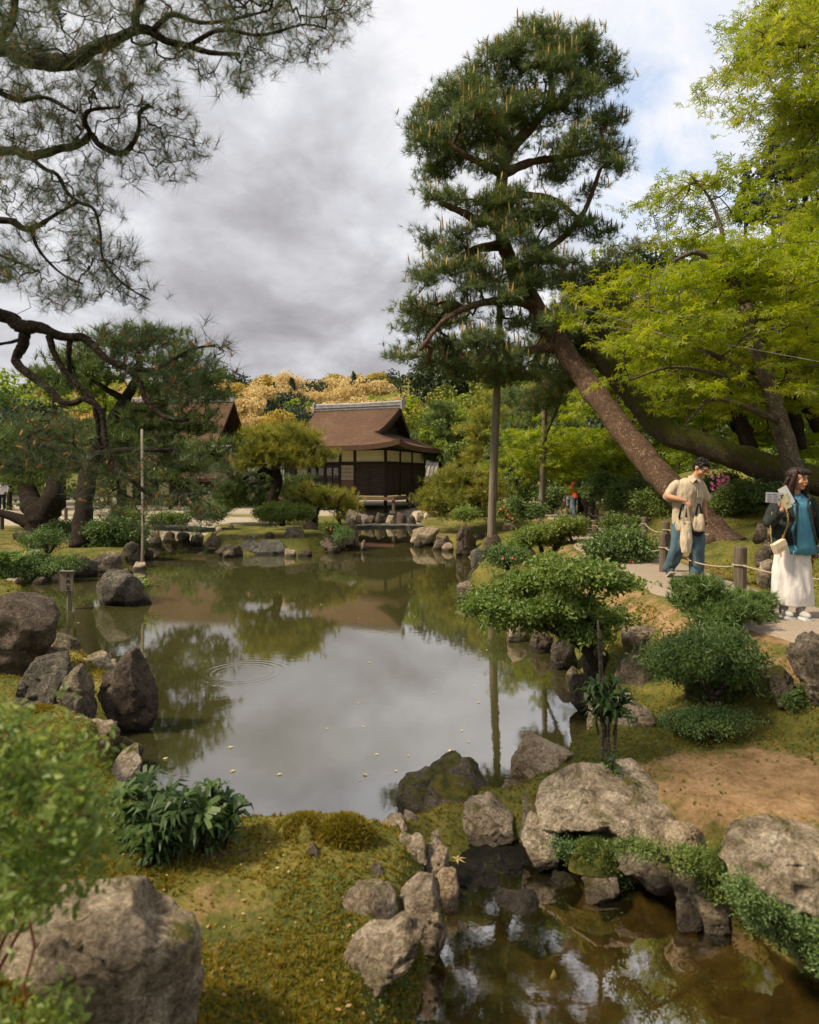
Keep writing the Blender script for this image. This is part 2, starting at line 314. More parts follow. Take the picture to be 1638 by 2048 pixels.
    mx=N(nt,'ShaderNodeMixShader'); L(nt,at.outputs['Fac'],mx.inputs[0]); L(nt,tr.outputs[0],mx.inputs[1]); L(nt,df.outputs[0],mx.inputs[2])
    m2=N(nt,'ShaderNodeMixShader'); L(nt,math_(nt,'MULTIPLY_ADD',fr.outputs[0],.62,.36,clamp=True),m2.inputs[0]); L(nt,mx.outputs[0],m2.inputs[1]); L(nt,gl.outputs[0],m2.inputs[2]); L(nt,m2.outputs[0],o.inputs[0]); M['water']=m
    # ground: moss, soil (attribute), sand (attribute), silt under water
    m,nt,o=newmat('mossy_ground'); ge=N(nt,'ShaderNodeNewGeometry'); P=ge.outputs['Position']; sp=N(nt,'ShaderNodeSeparateXYZ'); L(nt,P,sp.inputs[0])
    a=N(nt,'ShaderNodeAttribute'); a.attribute_name='soil'; b=N(nt,'ShaderNodeAttribute'); b.attribute_name='sand'
    n=noise_(nt,P,1.6,7,.65,.5); n2=noise_(nt,P,26,6,.75); n3=noise_(nt,P,5,6,.65)
    mc=ramp(nt,math_(nt,'ADD',math_(nt,'MULTIPLY',n,.55),math_(nt,'MULTIPLY',n2,.45)),[(.34,(.026,.034,.012)),(.43,(.07,.082,.020)),(.52,(.135,.13,.030)),(.64,(.25,.19,.055))])
    so=ramp(nt,math_(nt,'ADD',math_(nt,'MULTIPLY',n3,.5),math_(nt,'MULTIPLY',n2,.5)),[(.35,(.13,.078,.036)),(.5,(.27,.17,.085)),(.66,(.42,.28,.16))])
    sa=ramp(nt,noise_(nt,P,9,6,.7),[(.35,(.30,.25,.19)),(.65,(.46,.40,.32))])
    sf=math_(nt,'MULTIPLY',math_(nt,'SUBTRACT',math_(nt,'ADD',a.outputs['Fac'],math_(nt,'MULTIPLY',n3,1.3)),1.02),3.2,clamp=True)
    c=mixc(nt,sf,mc,so); c=mixc(nt,b.outputs['Fac'],c,sa)
    uw=math_(nt,'MULTIPLY',math_(nt,'SUBTRACT',.03,sp.outputs[2]),25,clamp=True)
    si=ramp(nt,n3,[(.35,(.06,.045,.018)),(.65,(.19,.14,.055))]); c=mixc(nt,uw,c,si)
    pbr(nt,o,c,.95,.1,bump(nt,math_(nt,'ADD',n2,n3),.8,.03)); M['ground']=m
    M['path']=two('gravel_path',(.23,.185,.14),(.36,.295,.23),40,.95,.5,.006,bscale=160)
setup_mats()

# ---------------------------------------------------------------- terrain
POND=[(-500,1165),(-200,1168),(0,1165),(100,1163),(150,1148),(240,1148),(285,1130),(292,1085),(300,1062),(400,1062),(412,1090),(430,1106),(500,1110),(600,1108),(700,1098),(716,1075),(712,1046),(770,1040),(838,1046),(822,1072),(830,1086),(880,1092),(925,1100),(945,1125),(960,1155),(920,1185),(935,1200),(1010,1215),(1090,1250),(1130,1290),(1165,1350),(1175,1420),(1175,1475),(1150,1520),(1060,1590),(1010,1600),(960,1585),(870,1610),(800,1655),(740,1690),(650,1700),(560,1705),(480,1705),(400,1700),(330,1690),(280,1640),(255,1580),(262,1535),(200,1480),(185,1455),(290,1430),(240,1350),(190,1320),(130,1290),(85,1250),(0,1225),(-200,1222),(-500,1225)]
POND2=[(885,1740),(950,1715),(1020,1690),(1085,1708),(1180,1745),(1330,1775),(1450,1800),(1540,1890),(1660,1980),(1850,2130),(2400,2700),(2600,3500),(800,3500),(780,2300),(825,2060),(850,1955),(885,1890),(893,1830)]
def topoly(L_): return np.array([PZ(x,y,0)[:2] for x,y in L_])
PP=topoly(POND); PP2=topoly(POND2)
def sdist(X,Y,poly):
    n=len(poly); d=np.full(X.shape,1e9); ins=np.zeros(X.shape,bool)
    for i in range(n):
        ax,ay=poly[i]; bx,by=poly[(i+1)%n]; ex,ey=bx-ax,by-ay
        t=np.clip(((X-ax)*ex+(Y-ay)*ey)/(ex*ex+ey*ey+1e-12),0,1); d=np.minimum(d,np.hypot(X-ax-t*ex,Y-ay-t*ey))
        c=((ay>Y)!=(by>Y)); 
        with np.errstate(divide='ignore',invalid='ignore'): xi=ax+(Y-ay)/(by-ay if by!=ay else 1e-9)*ex
        ins^=c&(X<xi)
    return np.where(ins,-d,d)
CT=[(400,1900,.33),(200,1800,.42),(100,1950,.5),(600,1950,.28),(600,1720,.36),(450,1740,.33),(650,1655,.5),(700,1680,.45),(560,1670,.42),(760,1720,.3),(800,1870,.22),(300,1720,.35),(100,1600,.5),(0,1500,.5),(60,1420,.36),(150,1340,.2),(200,1380,.18),(-200,1500,.7),(-200,1900,1.0),
(950,1640,.10),(850,1680,.16),(700,2000,.2),
(1250,1620,.4),(1130,1660,.3),(1350,1700,.4),(1450,1550,.5),(1600,1600,.52),(1600,1720,.45),(1550,1450,.62),(1350,1490,.48),(1400,1400,.6),(1620,1340,.9),(1280,1420,.35),(1250,1350,.4),(1330,1300,.65),(1300,1210,.85),(1450,1270,.9),(1560,1290,.98),(1200,1270,.4),(1100,1180,.35),(1180,1130,.75),(1050,1110,.4),(1100,1080,.75),(1000,1085,.4),(950,1075,.35),(1050,1040,.8),(900,1065,.4),(1240,1150,.95),
(100,1110,.35),(170,1100,.45),(50,1065,.45),(500,1075,.4),(600,1062,.45),(650,1060,.45),(550,1040,.5),(200,1060,.5)]
CW=[(7.4,13.2,1.75),(6.1,12.6,1.45),(8,17,2.3),(12,18,2.8),(9,26,1.7),(14,30,3),(3,30,.9),(0,37,.55),(-3,42,.6),(-10,42,.6),(-14,27,.45),(-20,30,.5),(10,45,1.5),(22,60,4),(0,60,.8),(-20,60,.6),(5,-3,1.1),(-5,-3,1.1),(0,-1,1.0),(12,5,1.9),(10,9,2.1),(7.2,9.6,1.9),(-10,5,1.2),(-8,12,.8),(-12,17,.4),(6,6.3,1.1),(7,4,1.1),(5,3,.8)]
ctrl=np.array([tuple(PZ(x,y,z)) for x,y,z in CT]+CW)
PATH=np.array([(5.0,2.0,1.12),(4.6,4.5,1.12),(4.05,7.0,1.12),(3.85,9.6,1.14),(4.05,13.2,1.16),(5.1,19.5,1.08),(6.3,27.4,.97),(6.6,33,1.0)])
PATHS=smoothline(PATH,10)
def pathdist(X,Y):
    d=np.full(X.shape,1e9); z=np.zeros(X.shape)
    for i in range(len(PATHS)-1):
        a,b=PATHS[i],PATHS[i+1]; e=b-a; t=np.clip(((X-a[0])*e[0]+(Y-a[1])*e[1])/(e[0]**2+e[1]**2),0,1)
        dd=np.hypot(X-a[0]-t*e[0],Y-a[1]-t*e[1]); m=dd<d; d=np.where(m,dd,d); z=np.where(m,a[2]+t*e[2],z)
    return d,z
def sstep(x,a,b): t=np.clip((x-a)/(b-a),0,1); return t*t*(3-2*t)
def wav(X,Y,s,seed=0):
    r=np.random.default_rng(seed); o=np.zeros(X.shape)
    for k in range(7):
        an=r.uniform(0,6.28); fr=s*r.uniform(.6,1.9); ph=r.uniform(0,6.28); o+=np.sin((X*math.cos(an)+Y*math.sin(an))*fr+ph+1.3*np.sin((X*math.sin(an)-Y*math.cos(an))*fr*.7))
    return o/7
PW=.8
def terrain(X,Y):
    X=np.asarray(X,float); Y=np.asarray(Y,float); sh=X.shape; X=X.ravel(); Y=Y.ravel()
    Z=np.zeros(X.shape); W=np.zeros(X.shape)
    for cx,cy,cz in ctrl:
        s=.25+.03*abs(cy); wgt=1/((X-cx)**2+(Y-cy)**2+s*s)**1.6; Z+=wgt*cz; W+=wgt
    Z/=W
    r=np.hypot(X,Y); az=np.arctan2(X,Y)
    Z=Z*(1-sstep(r,60,90))+.8*sstep(r,60,90)
    hill=19.0+3.0*np.sin(az*5+1.1)+1.6*np.sin(az*13)+6*sstep(az,.02,.6)-2.5*np.exp(-((az+.32)/.12)**2)
    Z+=sstep(r,62,150)*hill
    Z+=.035*wav(X,Y,3.0,1)*np.clip(r/8,.4,1)+.016*wav(X,Y,11,2)+.008*wav(X,Y,34,3)*(r<12)
    pd,pz=pathdist(X,Y); Z=Z*sstep(pd,.75,1.5)+(pz-.03)*(1-sstep(pd,.75,1.5))
    d=np.minimum(sdist(X,Y,PP),sdist(X,Y,PP2))
    bw=.26+.012*r
    d=d+(.05*wav(X,Y,7,5)+.022*wav(X,Y,23,6))*np.clip(r/9,.5,1.6)
    Z=np.where(d>0,Z*sstep(d,-.02,bw)+.01*sstep(d,0,.1),-np.where(sdist(X,Y,PP2)<.3,.26,.75)*sstep(-d,-.02,.6))
    d=np.where(d>0,Z,Z)
    return Z.reshape(sh)
def build_ground():
    rr=[0.0,.4,.8,1.1,1.4]; 
    while rr[-1]<420: rr.append(rr[-1]*(1.011 if rr[-1]<14 else 1.018 if rr[-1]<60 else 1.04))
    rr=np.array(rr)
    an=np.concatenate([np.linspace(-math.pi,-.62,40,endpoint=False),np.linspace(-.62,.62,420,endpoint=False),np.linspace(.62,math.pi,40,endpoint=False)])
    R,A=np.meshgrid(rr,an,indexing='ij'); X=R*np.sin(A); Y=R*np.cos(A); Z=terrain(X,Y)
    nr,na=R.shape; idx=np.arange(nr*na).reshape(nr,na); a=idx[:-1,:]; b=idx[1:,:]; Q=np.stack([a,np.roll(a,-1,1),np.roll(b,-1,1),b],-1).reshape(-1,4)
    me=trimesh('ground',np.stack([X,Y,Z],-1).reshape(-1,3),Q[:,::-1],MT['ground'],smooth=True)
    x=X.ravel(); y=Y.ravel()
    soil=np.zeros(x.shape)
    for px,py,z,sx,sy,k in [(1480,1560,.5,.75,.55,1.1),(1590,1590,.5,.5,.5,1.0),(430,1830,.33,.4,.35,.5),(1560,1300,.97,.5,.6,.8),(1180,1110,.75,1.2,2.5,.5),(520,1075,.4,2,1.5,.6),(80,1090,.4,3,3,.5),(900,1065,.4,2,4,.4)]:
        p=PZ(px,py,z); soil=np.maximum(soil,k*np.exp(-(((x-p[0])/sx)**2+((y-p[1])/sy)**2)))
    pd,_=pathdist(x,y); soil=np.maximum(soil,.6*np.exp(-((pd-1.0)/.35)**2))
    sand=np.zeros(x.shape)
    for cx,cy,sx,sy in [(-3.2,39,5,2.4),(-17,33,10,3.2),(-6,50,30,12)]: sand=np.maximum(sand,np.clip(1.6-((x-cx)/sx)**4-((y-cy)/sy)**4,0,1))
    for nme,arr in(('soil',soil),('sand',sand)):
        at=me.attributes.new(nme,'FLOAT','POINT'); at.data.foreach_set('value',arr.astype(np.float32))
    tagit(link('ground',me),kind='structure')
build_ground()
def build_water():
    for nme,poly in(('pond_water',PP),):
        rr=[1.2]
        while rr[-1]<60: rr.append(rr[-1]*1.03)
        an=np.linspace(-1.35,1.35,160); R,A=np.meshgrid(rr,an,indexing='ij'); X=R*np.sin(A); Y=R*np.cos(A)
        nr,na=R.shape; idx=np.arange(nr*na).reshape(nr,na); Q=np.stack([idx[:-1,:-1],idx[1:,:-1],idx[1:,1:],idx[:-1,1:]],-1).reshape(-1,4)
        me=trimesh(nme,np.stack([X,Y,np.zeros_like(X)],-1).reshape(-1,3),Q[:,::-1],MT['water'],smooth=True)
        d=sdist(X.ravel(),Y.ravel(),PP); d2=sdist(X.ravel(),Y.ravel(),PP2)
        mk=np.clip(np.where(d<d2,.55+.45*sstep(-d,0,1.2),.10),0,1)
        at=me.attributes.new('murk','FLOAT','POINT'); at.data.foreach_set('value',mk.astype(np.float32))
        tagit(link(nme,me),kind='structure')
build_water()
def build_path():
    V=[];n=len(PATHS)
    for i,p in enumerate(PATHS):
        t=PATHS[min(i+1,n-1)]-PATHS[max(i-1,0)]; t=t/np.hypot(t[0],t[1]); nx,ny=t[1],-t[0]
        for k in range(9):
            o=(k/4-1)*(PW+.06*math.sin(i*1.7+k)*(k in(0,8)))
            V.append((p[0]+nx*o,p[1]+ny*o,p[2]+.012+.02*(1-(k/4-1)**2)-(.06 if k in(0,8) else 0)))
    Fc=[(i*9+k,(i+1)*9+k,(i+1)*9+k+1,i*9+k+1) for i in range(n-1) for k in range(8)]
    b=Buf(); b.add(V,Fc); o=b.obj('gravel_path',MT['path'],smooth=True); tagit(o,kind='structure')
build_path()
def tz(x,y): return float(terrain(np.array([x]),np.array([y]))[0])
# ---------------------------------------------------------------- buildings
def rotz_frame(org,ang): return Matrix.Translation(Vector(org))@Matrix.Rotation(ang,4,'Z')
def build_hall():
    # local axes: u along the front (0 = near corner, +u to the left of the photo), v backwards along the right wall
    O=PD(771,1022,41.0); O[2]=.62
    ang=math.atan2(5.75,2.35)                     # direction of +v in the world
    vdir=np.array((math.cos(ang),math.sin(ang),0)); udir=np.array((-vdir[1],vdir[0],0))
    R=np.stack([udir,vdir,(0,0,1)],1)
    def W(u,v,z): return O+udir*u+vdir*v+np.array((0,0,z))
    root=empty('timber_hall',tuple(O),'dark timber pond pavilion with brown bark-shingle roof and cream upper walls','building')
    LU,LV=7.0,6.5; zf,zw,zt=.88,2.88,3.62          # floor, top of dark wall, top of cream wall
    def B(u0,u1,v0,v1,z0,z1,name,mat,par=root,bevel=0):
        b=Buf(); b.box(W((u0+u1)/2,(v0+v1)/2,(z0+z1)/2),(abs(u1-u0),abs(v1-v0),abs(z1-z0)),rot=R); return b.obj(name,MT[mat],par)
    # inner solid body
    B(.06,LU-.06,.06,LV-.06,zf,zt+.5,'inner_wall','black')
    # cream panels with timber posts, front (v=0) and right side (u=0)
    fu=[0,2.05,3.05,4.1,5.3,6.2,7.0]
    for a,b_ in zip(fu[:-1],fu[1:]): B(a+.07,b_-.07,.0,.05,zw+.06,zt,'plaster_panel','plaster')
    sv=[0,2.2,4.2,6.5]
    for a,b_ in zip(sv[:-1],sv[1:]): B(.0,.05,a+.07,b_-.07,zw+.06,zt,'plaster_panel','plaster')
    for u in fu: B(u-.075,u+.075,-.06,.08,zf-.05,zt+.25,'wall_post','wood_dark')
    for v_ in sv[1:]: B(-.06,.08,v_-.07,v_+.07,zf-.05,zt+.25,'wall_post','wood_dark')
    B(-.09,LU+.09,-.085,.07,zw-.09,zw+.06,'wall_rail','wood_dark'); B(-.085,.07,.075,LV+.09,zw-.09,zw+.06,'wall_rail','wood_dark')
    B(-.12,LU+.12,-.10,.08,zt,zt+.2,'wall_plate','wood_dark'); B(-.10,.08,.085,LV+.1,zt,zt+.2,'wall_plate','wood_dark')
    # horizontal boards of the first front bay, vertical door leaves on the side
    for i in range(10): 
        z0=zf+.04+i*.187; B(.08,1.02,-.035-.004*(i%2),.05,z0,z0+.178,'wall_board','board'); B(1.05,1.97,-.03-.004*(i%3),.05,z0,z0+.178,'wall_board','board')
    B(1.02,1.05,-.05,.04,zf,zw-.09,'door_edge','wood_dark')
    for i in range(7): 
        v0=.10+i*.905; B(-.03-.006*(i%2),.05,v0,v0+.88,zf+.03,zw-.1,'wooden_shutter','board')
    for i,u in enumerate((3.05,)):
        pass
    def shoji(u0,u1,z0,z1):
        f=B(u0,u1,-.03,.05,z0,z1,'paper_window','paper')
        n=9
        for i in range(n+1):
            uu=u0+(u1-u0)*i/n; B(uu-.012,uu+.012,-.05,-.031,z0,z1,'lattice_bar','lattice',f)
        for i in range(5):
            zz=z0+(z1-z0)*i/4; B(u0,u1,-.062,-.0505,zz-.012,zz+.012,'lattice_bar','lattice',f)
    shoji(2.13,2.97,1.82,2.74); shoji(5.38,6.12,1.82,2.74); 
    B(2.12,2.98,-.035,.05,zf+.02,1.79,'wall_board','veranda'); B(5.37,6.13,-.03,.05,zf+.02,1.79,'wall_board','board'); B(6.28,6.92,-.03,.05,zf+.02,zw-.1,'wall_board','board')
    for k,u0 in enumerate((3.14,3.60,4.18,4.74)):
        u1=u0+.43; d=B(u0,u1,-.02,.05,zf+.02,zw-.12,'door','board')
        B(u0+.05,u1-.05,-.028,-.021,2.10,2.58,'door_pane','tile',d)
        B(u0-.02,u0+.03,-.05,-.0285,zf+.02,zw-.12,'door_stile','wood_dark',d)
        for z in (1.15,1.55,1.98): B(u0,u1,-.045,-.0215,z,z+.05,'door_rail','lattice',d)
    # veranda
    nb=11
    for i in range(nb):
        v0=-1.05+i*.092; B(-1.0,LU+.1,v0,v0+.084,zf-.12,zf-.07+.004*(i%2),'veranda_board','veranda')
    for i in range(10):
        u0=-1.0+i*.092; B(u0,u0+.084,.0,LV,zf-.12,zf-.07+.004*(i%2),'veranda_board','veranda')
    B(-1.02,LU+.1,-1.09,-1.055,zf-.24,zf-.05,'veranda_beam','veranda'); B(-1.045,-1.01,-1.09,LV,zf-.24,zf-.05,'veranda_beam','veranda')
    for u in (-.93,1.4,3.5,5.6): B(u-.07,u+.07,-1.0,-.87,-.15,zf-.2,'veranda_post','post')
    for v_ in (1.6,3.8,6.0): B(-.99,-.86,v_-.065,v_+.065,-.15,zf-.2,'veranda_post','post')
    for u in (0,2.05,4.1,6.2): B(u,u+.16,.1,.26,-.15,zf,'floor_post','wood_dark')
    for u in(-.93,1.4,3.5,5.6): B(u-.17,u+.17,-1.1,-.77,-.12,.04,'post_stone','stone_cut')
    # roof: hip-and-gable in bark shingle, one thick curved shell
    OH=1.6; vm=LV/2; ze=3.86; zr=6.55; zg=4.85; g0=.80; gw=1.2
    def zmain(v): 
        t=np.clip(np.abs(v-vm)/(vm+OH),0,1); return ze+(zr-ze)*((1-t)**1.32)
    def zside(u): t=np.clip((u+OH)/(gw+OH),0,1); return ze+(zg-ze)*(.55*t+.45*t**1.8)
    def sweep(u,v):
        e=np.maximum(np.abs(u-LU/2)/(LU/2+OH),0); q=np.maximum(np.abs(v-vm)/(vm+OH),0)
        return .34*np.clip(e,0,1)**4*np.clip(q,0,1)**4
    def shell(U,V,Z,th,name,mat,par):
        n,m=U.shape; top=[W(U[i,j],V[i,j],Z[i,j]) for i in range(n) for j in range(m)]
        bot=[p-np.array((0,0,th)) for p in top]; k=n*m; idx=lambda i,j:i*m+j
        Fc=[(idx(i,j),idx(i+1,j),idx(i+1,j+1),idx(i,j+1)) for i in range(n-1) for j in range(m-1)]
        Fc+=[tuple(x+k for x in reversed(f)) for f in Fc]
        bd=[idx(0,j) for j in range(m)]+[idx(i,m-1) for i in range(1,n)]+[idx(n-1,j) for j in range(m-2,-1,-1)]+[idx(i,0) for i in range(n-2,0,-1)]
        Fc+=[(bd[i],bd[(i+1)%len(bd)],bd[(i+1)%len(bd)]+k,bd[i]+k) for i in range(len(bd))]
        b=Buf(); b.add(top+bot,Fc); return b.obj(name,MT[mat],par)
    roof=None
    # main slopes (both), limited by the hip line near each end
    vs=np.concatenate([np.linspace(-OH,vm,34),np.linspace(vm,LV+OH,34)[1:]])
    ts=np.linspace(0,1,50)
    U=np.zeros((len(vs),50)); V=np.zeros_like(U); Z=np.zeros_like(U)
    for i,v in enumerate(vs):
        zm=float(zmain(v))
        # u where zside(u)=zmain -> the hip line; above zg the slope runs out to the gable verge
        if zm>=zg: u0=g0-.75*((zm-zg)/(zr-zg))**.6*0.55
        else:
            us=np.linspace(-OH,gw,400); u0=float(us[np.argmin(np.abs(zside(us)-zm))]); 
        if zm<zg and zm>zg-.25: u0=min(u0,g0+.25)
        U[i]=u0+(LU-2*u0)*ts; V[i]=v; Z[i]=zm
    Z=Z+sweep(U,V)
    roof=shell(U,V,Z,.30,'roof','roof',root)
    for side in (0,1):
        us=np.linspace(-OH,gw+.1,24); ts2=np.linspace(0,1,40); U=np.zeros((24,40)); V=np.zeros_like(U); Z=np.zeros_like(U)
        for i,u in enumerate(us):
            zz=float(zside(u)); tt=np.linspace(0,1,600)*(vm+OH); zmv=ze+(zr-ze)*((1-tt/(vm+OH))**1.32)
            hv=float(tt[np.argmin(np.abs(zmv-zz))])
            V[i]=vm+(2*ts2-1)*hv; U[i]=u; Z[i]=zz
        Z=Z+sweep(U,V)+.012
        if side: U=LU-U
        shell(U,V,Z,.30,'hip_roof','roof',root)
    # gable wall and barge boards
    for uu,s in ((g0+.30,1),(LU-g0-.30,-1)):
        pts=[]; n=24; half=float((vm+OH)*(1-((zg-ze)/(zr-ze))**(1/1.32)))
        for i in range(n+1):
            v=vm-half+2*half*i/n; pts.append((v,float(zmain(v))-.32))
        b=Buf(); V_=[W(uu,v,z) for v,z in pts]+[W(uu,v,zg-.5) for v,z in pts]+[W(uu+.06*s,v,z) for v,z in pts]+[W(uu+.06*s,v,zg-.5) for v,z in pts]
        m=n+1; b.add(V_,[(i,i+1,m+i+1,m+i) for i in range(n)]+[(2*m+i,3*m+i,3*m+i+1,2*m+i+1) for i in range(n)]); b.obj('gable_wall',MT['wood_dark'],root)
        for sgn in (-1,1):
            bb=Buf(); top=[];
            for i in range(14):
                t=i/13; v=vm+sgn*half*t; zc=float(zmain(v)); u_=g0-.75*(max(zc-zg,0)/(zr-zg))**.6*.55-.03
                u_=u_ if s>0 else LU-u_
                for du,dz in ((0,-.26),(.05*s,-.26),(.05*s,-.48),(0,-.48)): top.append(W(u_+du,v,zc+dz))
            bb.add(top,[(i*4+k,i*4+(k+1)%4,(i+1)*4+(k+1)%4,(i+1)*4+k) for i in range(13) for k in range(4)]+[(0,1,2,3),(55,54,53,52)])
            bb.obj('barge_board',MT['wood_dark'],root)
        for i in range(5): 
            zz=zg-.05+i*.28; hh=half*(1-((zz+.1-zg)/(zr-zg)))*.8
            if hh>.1: B(uu-.05*s,uu,vm-hh,vm+hh,zz,zz+.05,'gable_slat','board')
    # rafters under the eaves
    for i in range(26):
        u=-1.3+i*(LU+2.6)/25; b=Buf(); b.tube([W(u,.05,3.86),W(u,-OH+.18,3.60+float(sweep(np.array(u),np.array(-OH+.1))))],.045,4); b.obj('rafter',MT['wood_dark'],root)
    for i in range(24):
        v_=-1.3+i*(LV+2.6)/23; b=Buf(); b.tube([W(.05,v_,3.86),W(-OH+.18,v_,3.60+float(sweep(np.array(-OH+.1),np.array(v_))))],.045,4); b.obj('rafter',MT['wood_dark'],root)
    # ridge: box of stacked tiles with a round cap row and end tiles
    r=B(g0-.50,LU-g0+.50,vm-.17,vm+.17,zr-.12,zr+.10,'ridge','tile'); 
    B(g0-.48,LU-g0+.48,vm-.22,vm+.22,zr+.10,zr+.15,'ridge_course','tile_pale',r); B(g0-.47,LU-g0+.47,vm-.15,vm+.15,zr+.15,zr+.27,'ridge_course','tile',r)
    b=Buf(); b.tube([W(g0-.5,vm,zr+.29+.05),W(LU/2,vm,zr+.29),W(LU-g0+.5,vm,zr+.29+.05)],.09,8); b.obj('ridge_cap',MT['tile_pale'],r)
    for i in range(44):
        u=g0-.42+i*(LU-2*g0+.84)/43
        b=Buf(); b.tube([W(u,vm-.25,zr-.04),W(u,vm+.25,zr-.04)],.042,6); b.obj('ridge_tile',MT['tile_pale'],r)
    for u in (g0-.55,LU-g0+.55): 
        e=B(u-.05,u+.05,vm-.24,vm+.24,zr-.14,zr+.44,'ridge_end_tile','tile_pale',r); B(u-.06,u+.06,vm-.12,vm+.12,zr+.40,zr+.56,'end_tile_crest','tile_pale',r)
build_hall()

def small_house(name,label,org,ang,L_,Wd,wallh,roofh,over,roofmat,wallmat,base=.0,tiles=False,ridge='tile_pale',hip=False):
    root=empty(name,tuple(org),label,'building'); c,s=math.cos(ang),math.sin(ang); R=np.array([(c,-s,0),(s,c,0),(0,0,1)]); O=np.array(org,float)
    W=lambda x,y,z:O+R@np.array((x,y,z))
    def B(x0,x1,y0,y1,z0,z1,nm,mt,par=root):
        b=Buf(); b.box(W((x0+x1)/2,(y0+y1)/2,(z0+z1)/2),(x1-x0,y1-y0,z1-z0),rot=R); return b.obj(nm,MT[mt],par)
    B(-L_/2,L_/2,-Wd/2,Wd/2,base-.6,wallh,'wall',wallmat)
    n=int(L_/1.2)
    for i in range(n+1):
        x=-L_/2+L_*i/n; B(x-.06,x+.06,-Wd/2-.05,-Wd/2+.02,base,wallh,'wall_post','wood_dark')
    B(-L_/2,L_/2,-Wd/2-.045,-Wd/2+.02,wallh*.55,wallh*.55+.1,'wall_rail','wood_dark')
    for i in range(n):
        x=-L_/2+L_*(i+.5)/n
        if i%2==0: B(x-.4,x+.4,-Wd/2-.03,-Wd/2+.02,base+.1,wallh*.53,'paper_window','plaster')
    # curved gable or hipped roof
    for sgn in (-1,1):
        m=16; U=[];hl=L_/2+over
        V=[];
        for j in range(m+1):
            t=j/m; y=sgn*(Wd/2+over)*(1-t); z=wallh-.25+ (roofh+.25)*(t**1.25); inset=(hl*.45*t if hip else 0)
            for k in range(13): x=(-hl+inset)+(2*hl-2*inset)*k/12; V.append(W(x,y,z+.25*abs(k/6-1)**4*(1-t)))
        Fc=[(j*13+k,j*13+k+1,(j+1)*13+k+1,(j+1)*13+k) for j in range(m) for k in range(12)]
        K=len(V); V2=[v-np.array((0,0,.22)) for v in V]; F2=[tuple(x+K for x in reversed(f)) for f in Fc]
        bd=[k for k in range(13)]+[j*13+12 for j in range(1,m+1)]+[m*13+k for k in range(11,-1,-1)]+[j*13 for j in range(m-1,0,-1)]
        b=Buf(); b.add(V+V2,Fc+F2+[(bd[i],bd[(i+1)%len(bd)],bd[(i+1)%len(bd)]+K,bd[i]+K) for i in range(len(bd))]); rf=b.obj('roof',MT[roofmat],root)
        if tiles and sgn<0:
            nt_=int(2*hl/.28)
            for i in range(nt_+1):
                x=-hl+2*hl*i/nt_; bb=Buf(); bb.tube([W(x,sgn*(Wd/2+over)*(1-t),wallh-.25+(roofh+.25)*(t**1.25)+.03) for t in (0,.33,.66,1)],.055,5); bb.obj('tile_row',MT['tile_pale'] if i%2 else MT['tile'],rf)
    if hip:
        for sg in (-1,1):
            hl=L_/2+over; V=[]
            for j in range(9):
                t=j/8; x=sg*(hl-hl*.45*t); z=wallh-.25+(roofh+.25)*(t**1.25)-.02; yy=(Wd/2+over)*(1-t)
                for k in range(7): V.append(W(x,-yy+2*yy*k/6,z))
            b=Buf(); b.add(V,[(j*7+k,j*7+k+1,(j+1)*7+k+1,(j+1)*7+k) for j in range(8) for k in range(6)]); b.obj('roof_end',MT[roofmat],root)
        hx=(L_/2+over)*.55
    else:
        hx=L_/2+over
        for sg in (-1,1):
            b=Buf(); x=sg*L_/2; b.add([W(x,-Wd/2,wallh),W(x,Wd/2,wallh),W(x,0,wallh+roofh-.1)],[(0,1,2)]); b.obj('gable_wall',MT[wallmat],root)
    r=B(-hx,hx,-.18,.18,wallh+roofh-.1,wallh+roofh+.22,'ridge',ridge)
    b=Buf(); b.tube([W(-hx,0,wallh+roofh+.25),W(hx,0,wallh+roofh+.25)],.1,6); b.obj('ridge_cap',MT[ridge],r)
    return root
# tall hall behind the left pines (bark roof, pale ridge) and its lower wing; annex with tiles right of the hall
o=PD(362,955,52); o[2]=.6
small_house('temple_hall','large hall behind the left pines with brown bark roof and long pale ridge',o,-.12,5.6,8.0,3.1,4.7,1.4,'roof','wood_dark',hip=False)
o=PD(432,955,47); o[2]=.6
small_house('temple_wing','low wing with brown roof between the big left pine and the golden pine',o,.1,2.2,5,2.2,1.7,.8,'roof','wood_dark',hip=True)
o=PD(868,955,51); o[2]=.7
small_house('tiled_annex','low annex with grey tiled roof right behind the timber pavilion',o,-.15,3.6,3.2,1.9,.95,.5,'tile','wood_dark',tiles=True,ridge='tile')
o=PD(560,955,49); o[2]=.6
small_house('tiled_corridor','low tiled passage seen left of the pavilion under the golden pine',o,.15,5.5,2.6,1.8,.9,.5,'tile','wood_dark',tiles=True,ridge='tile')
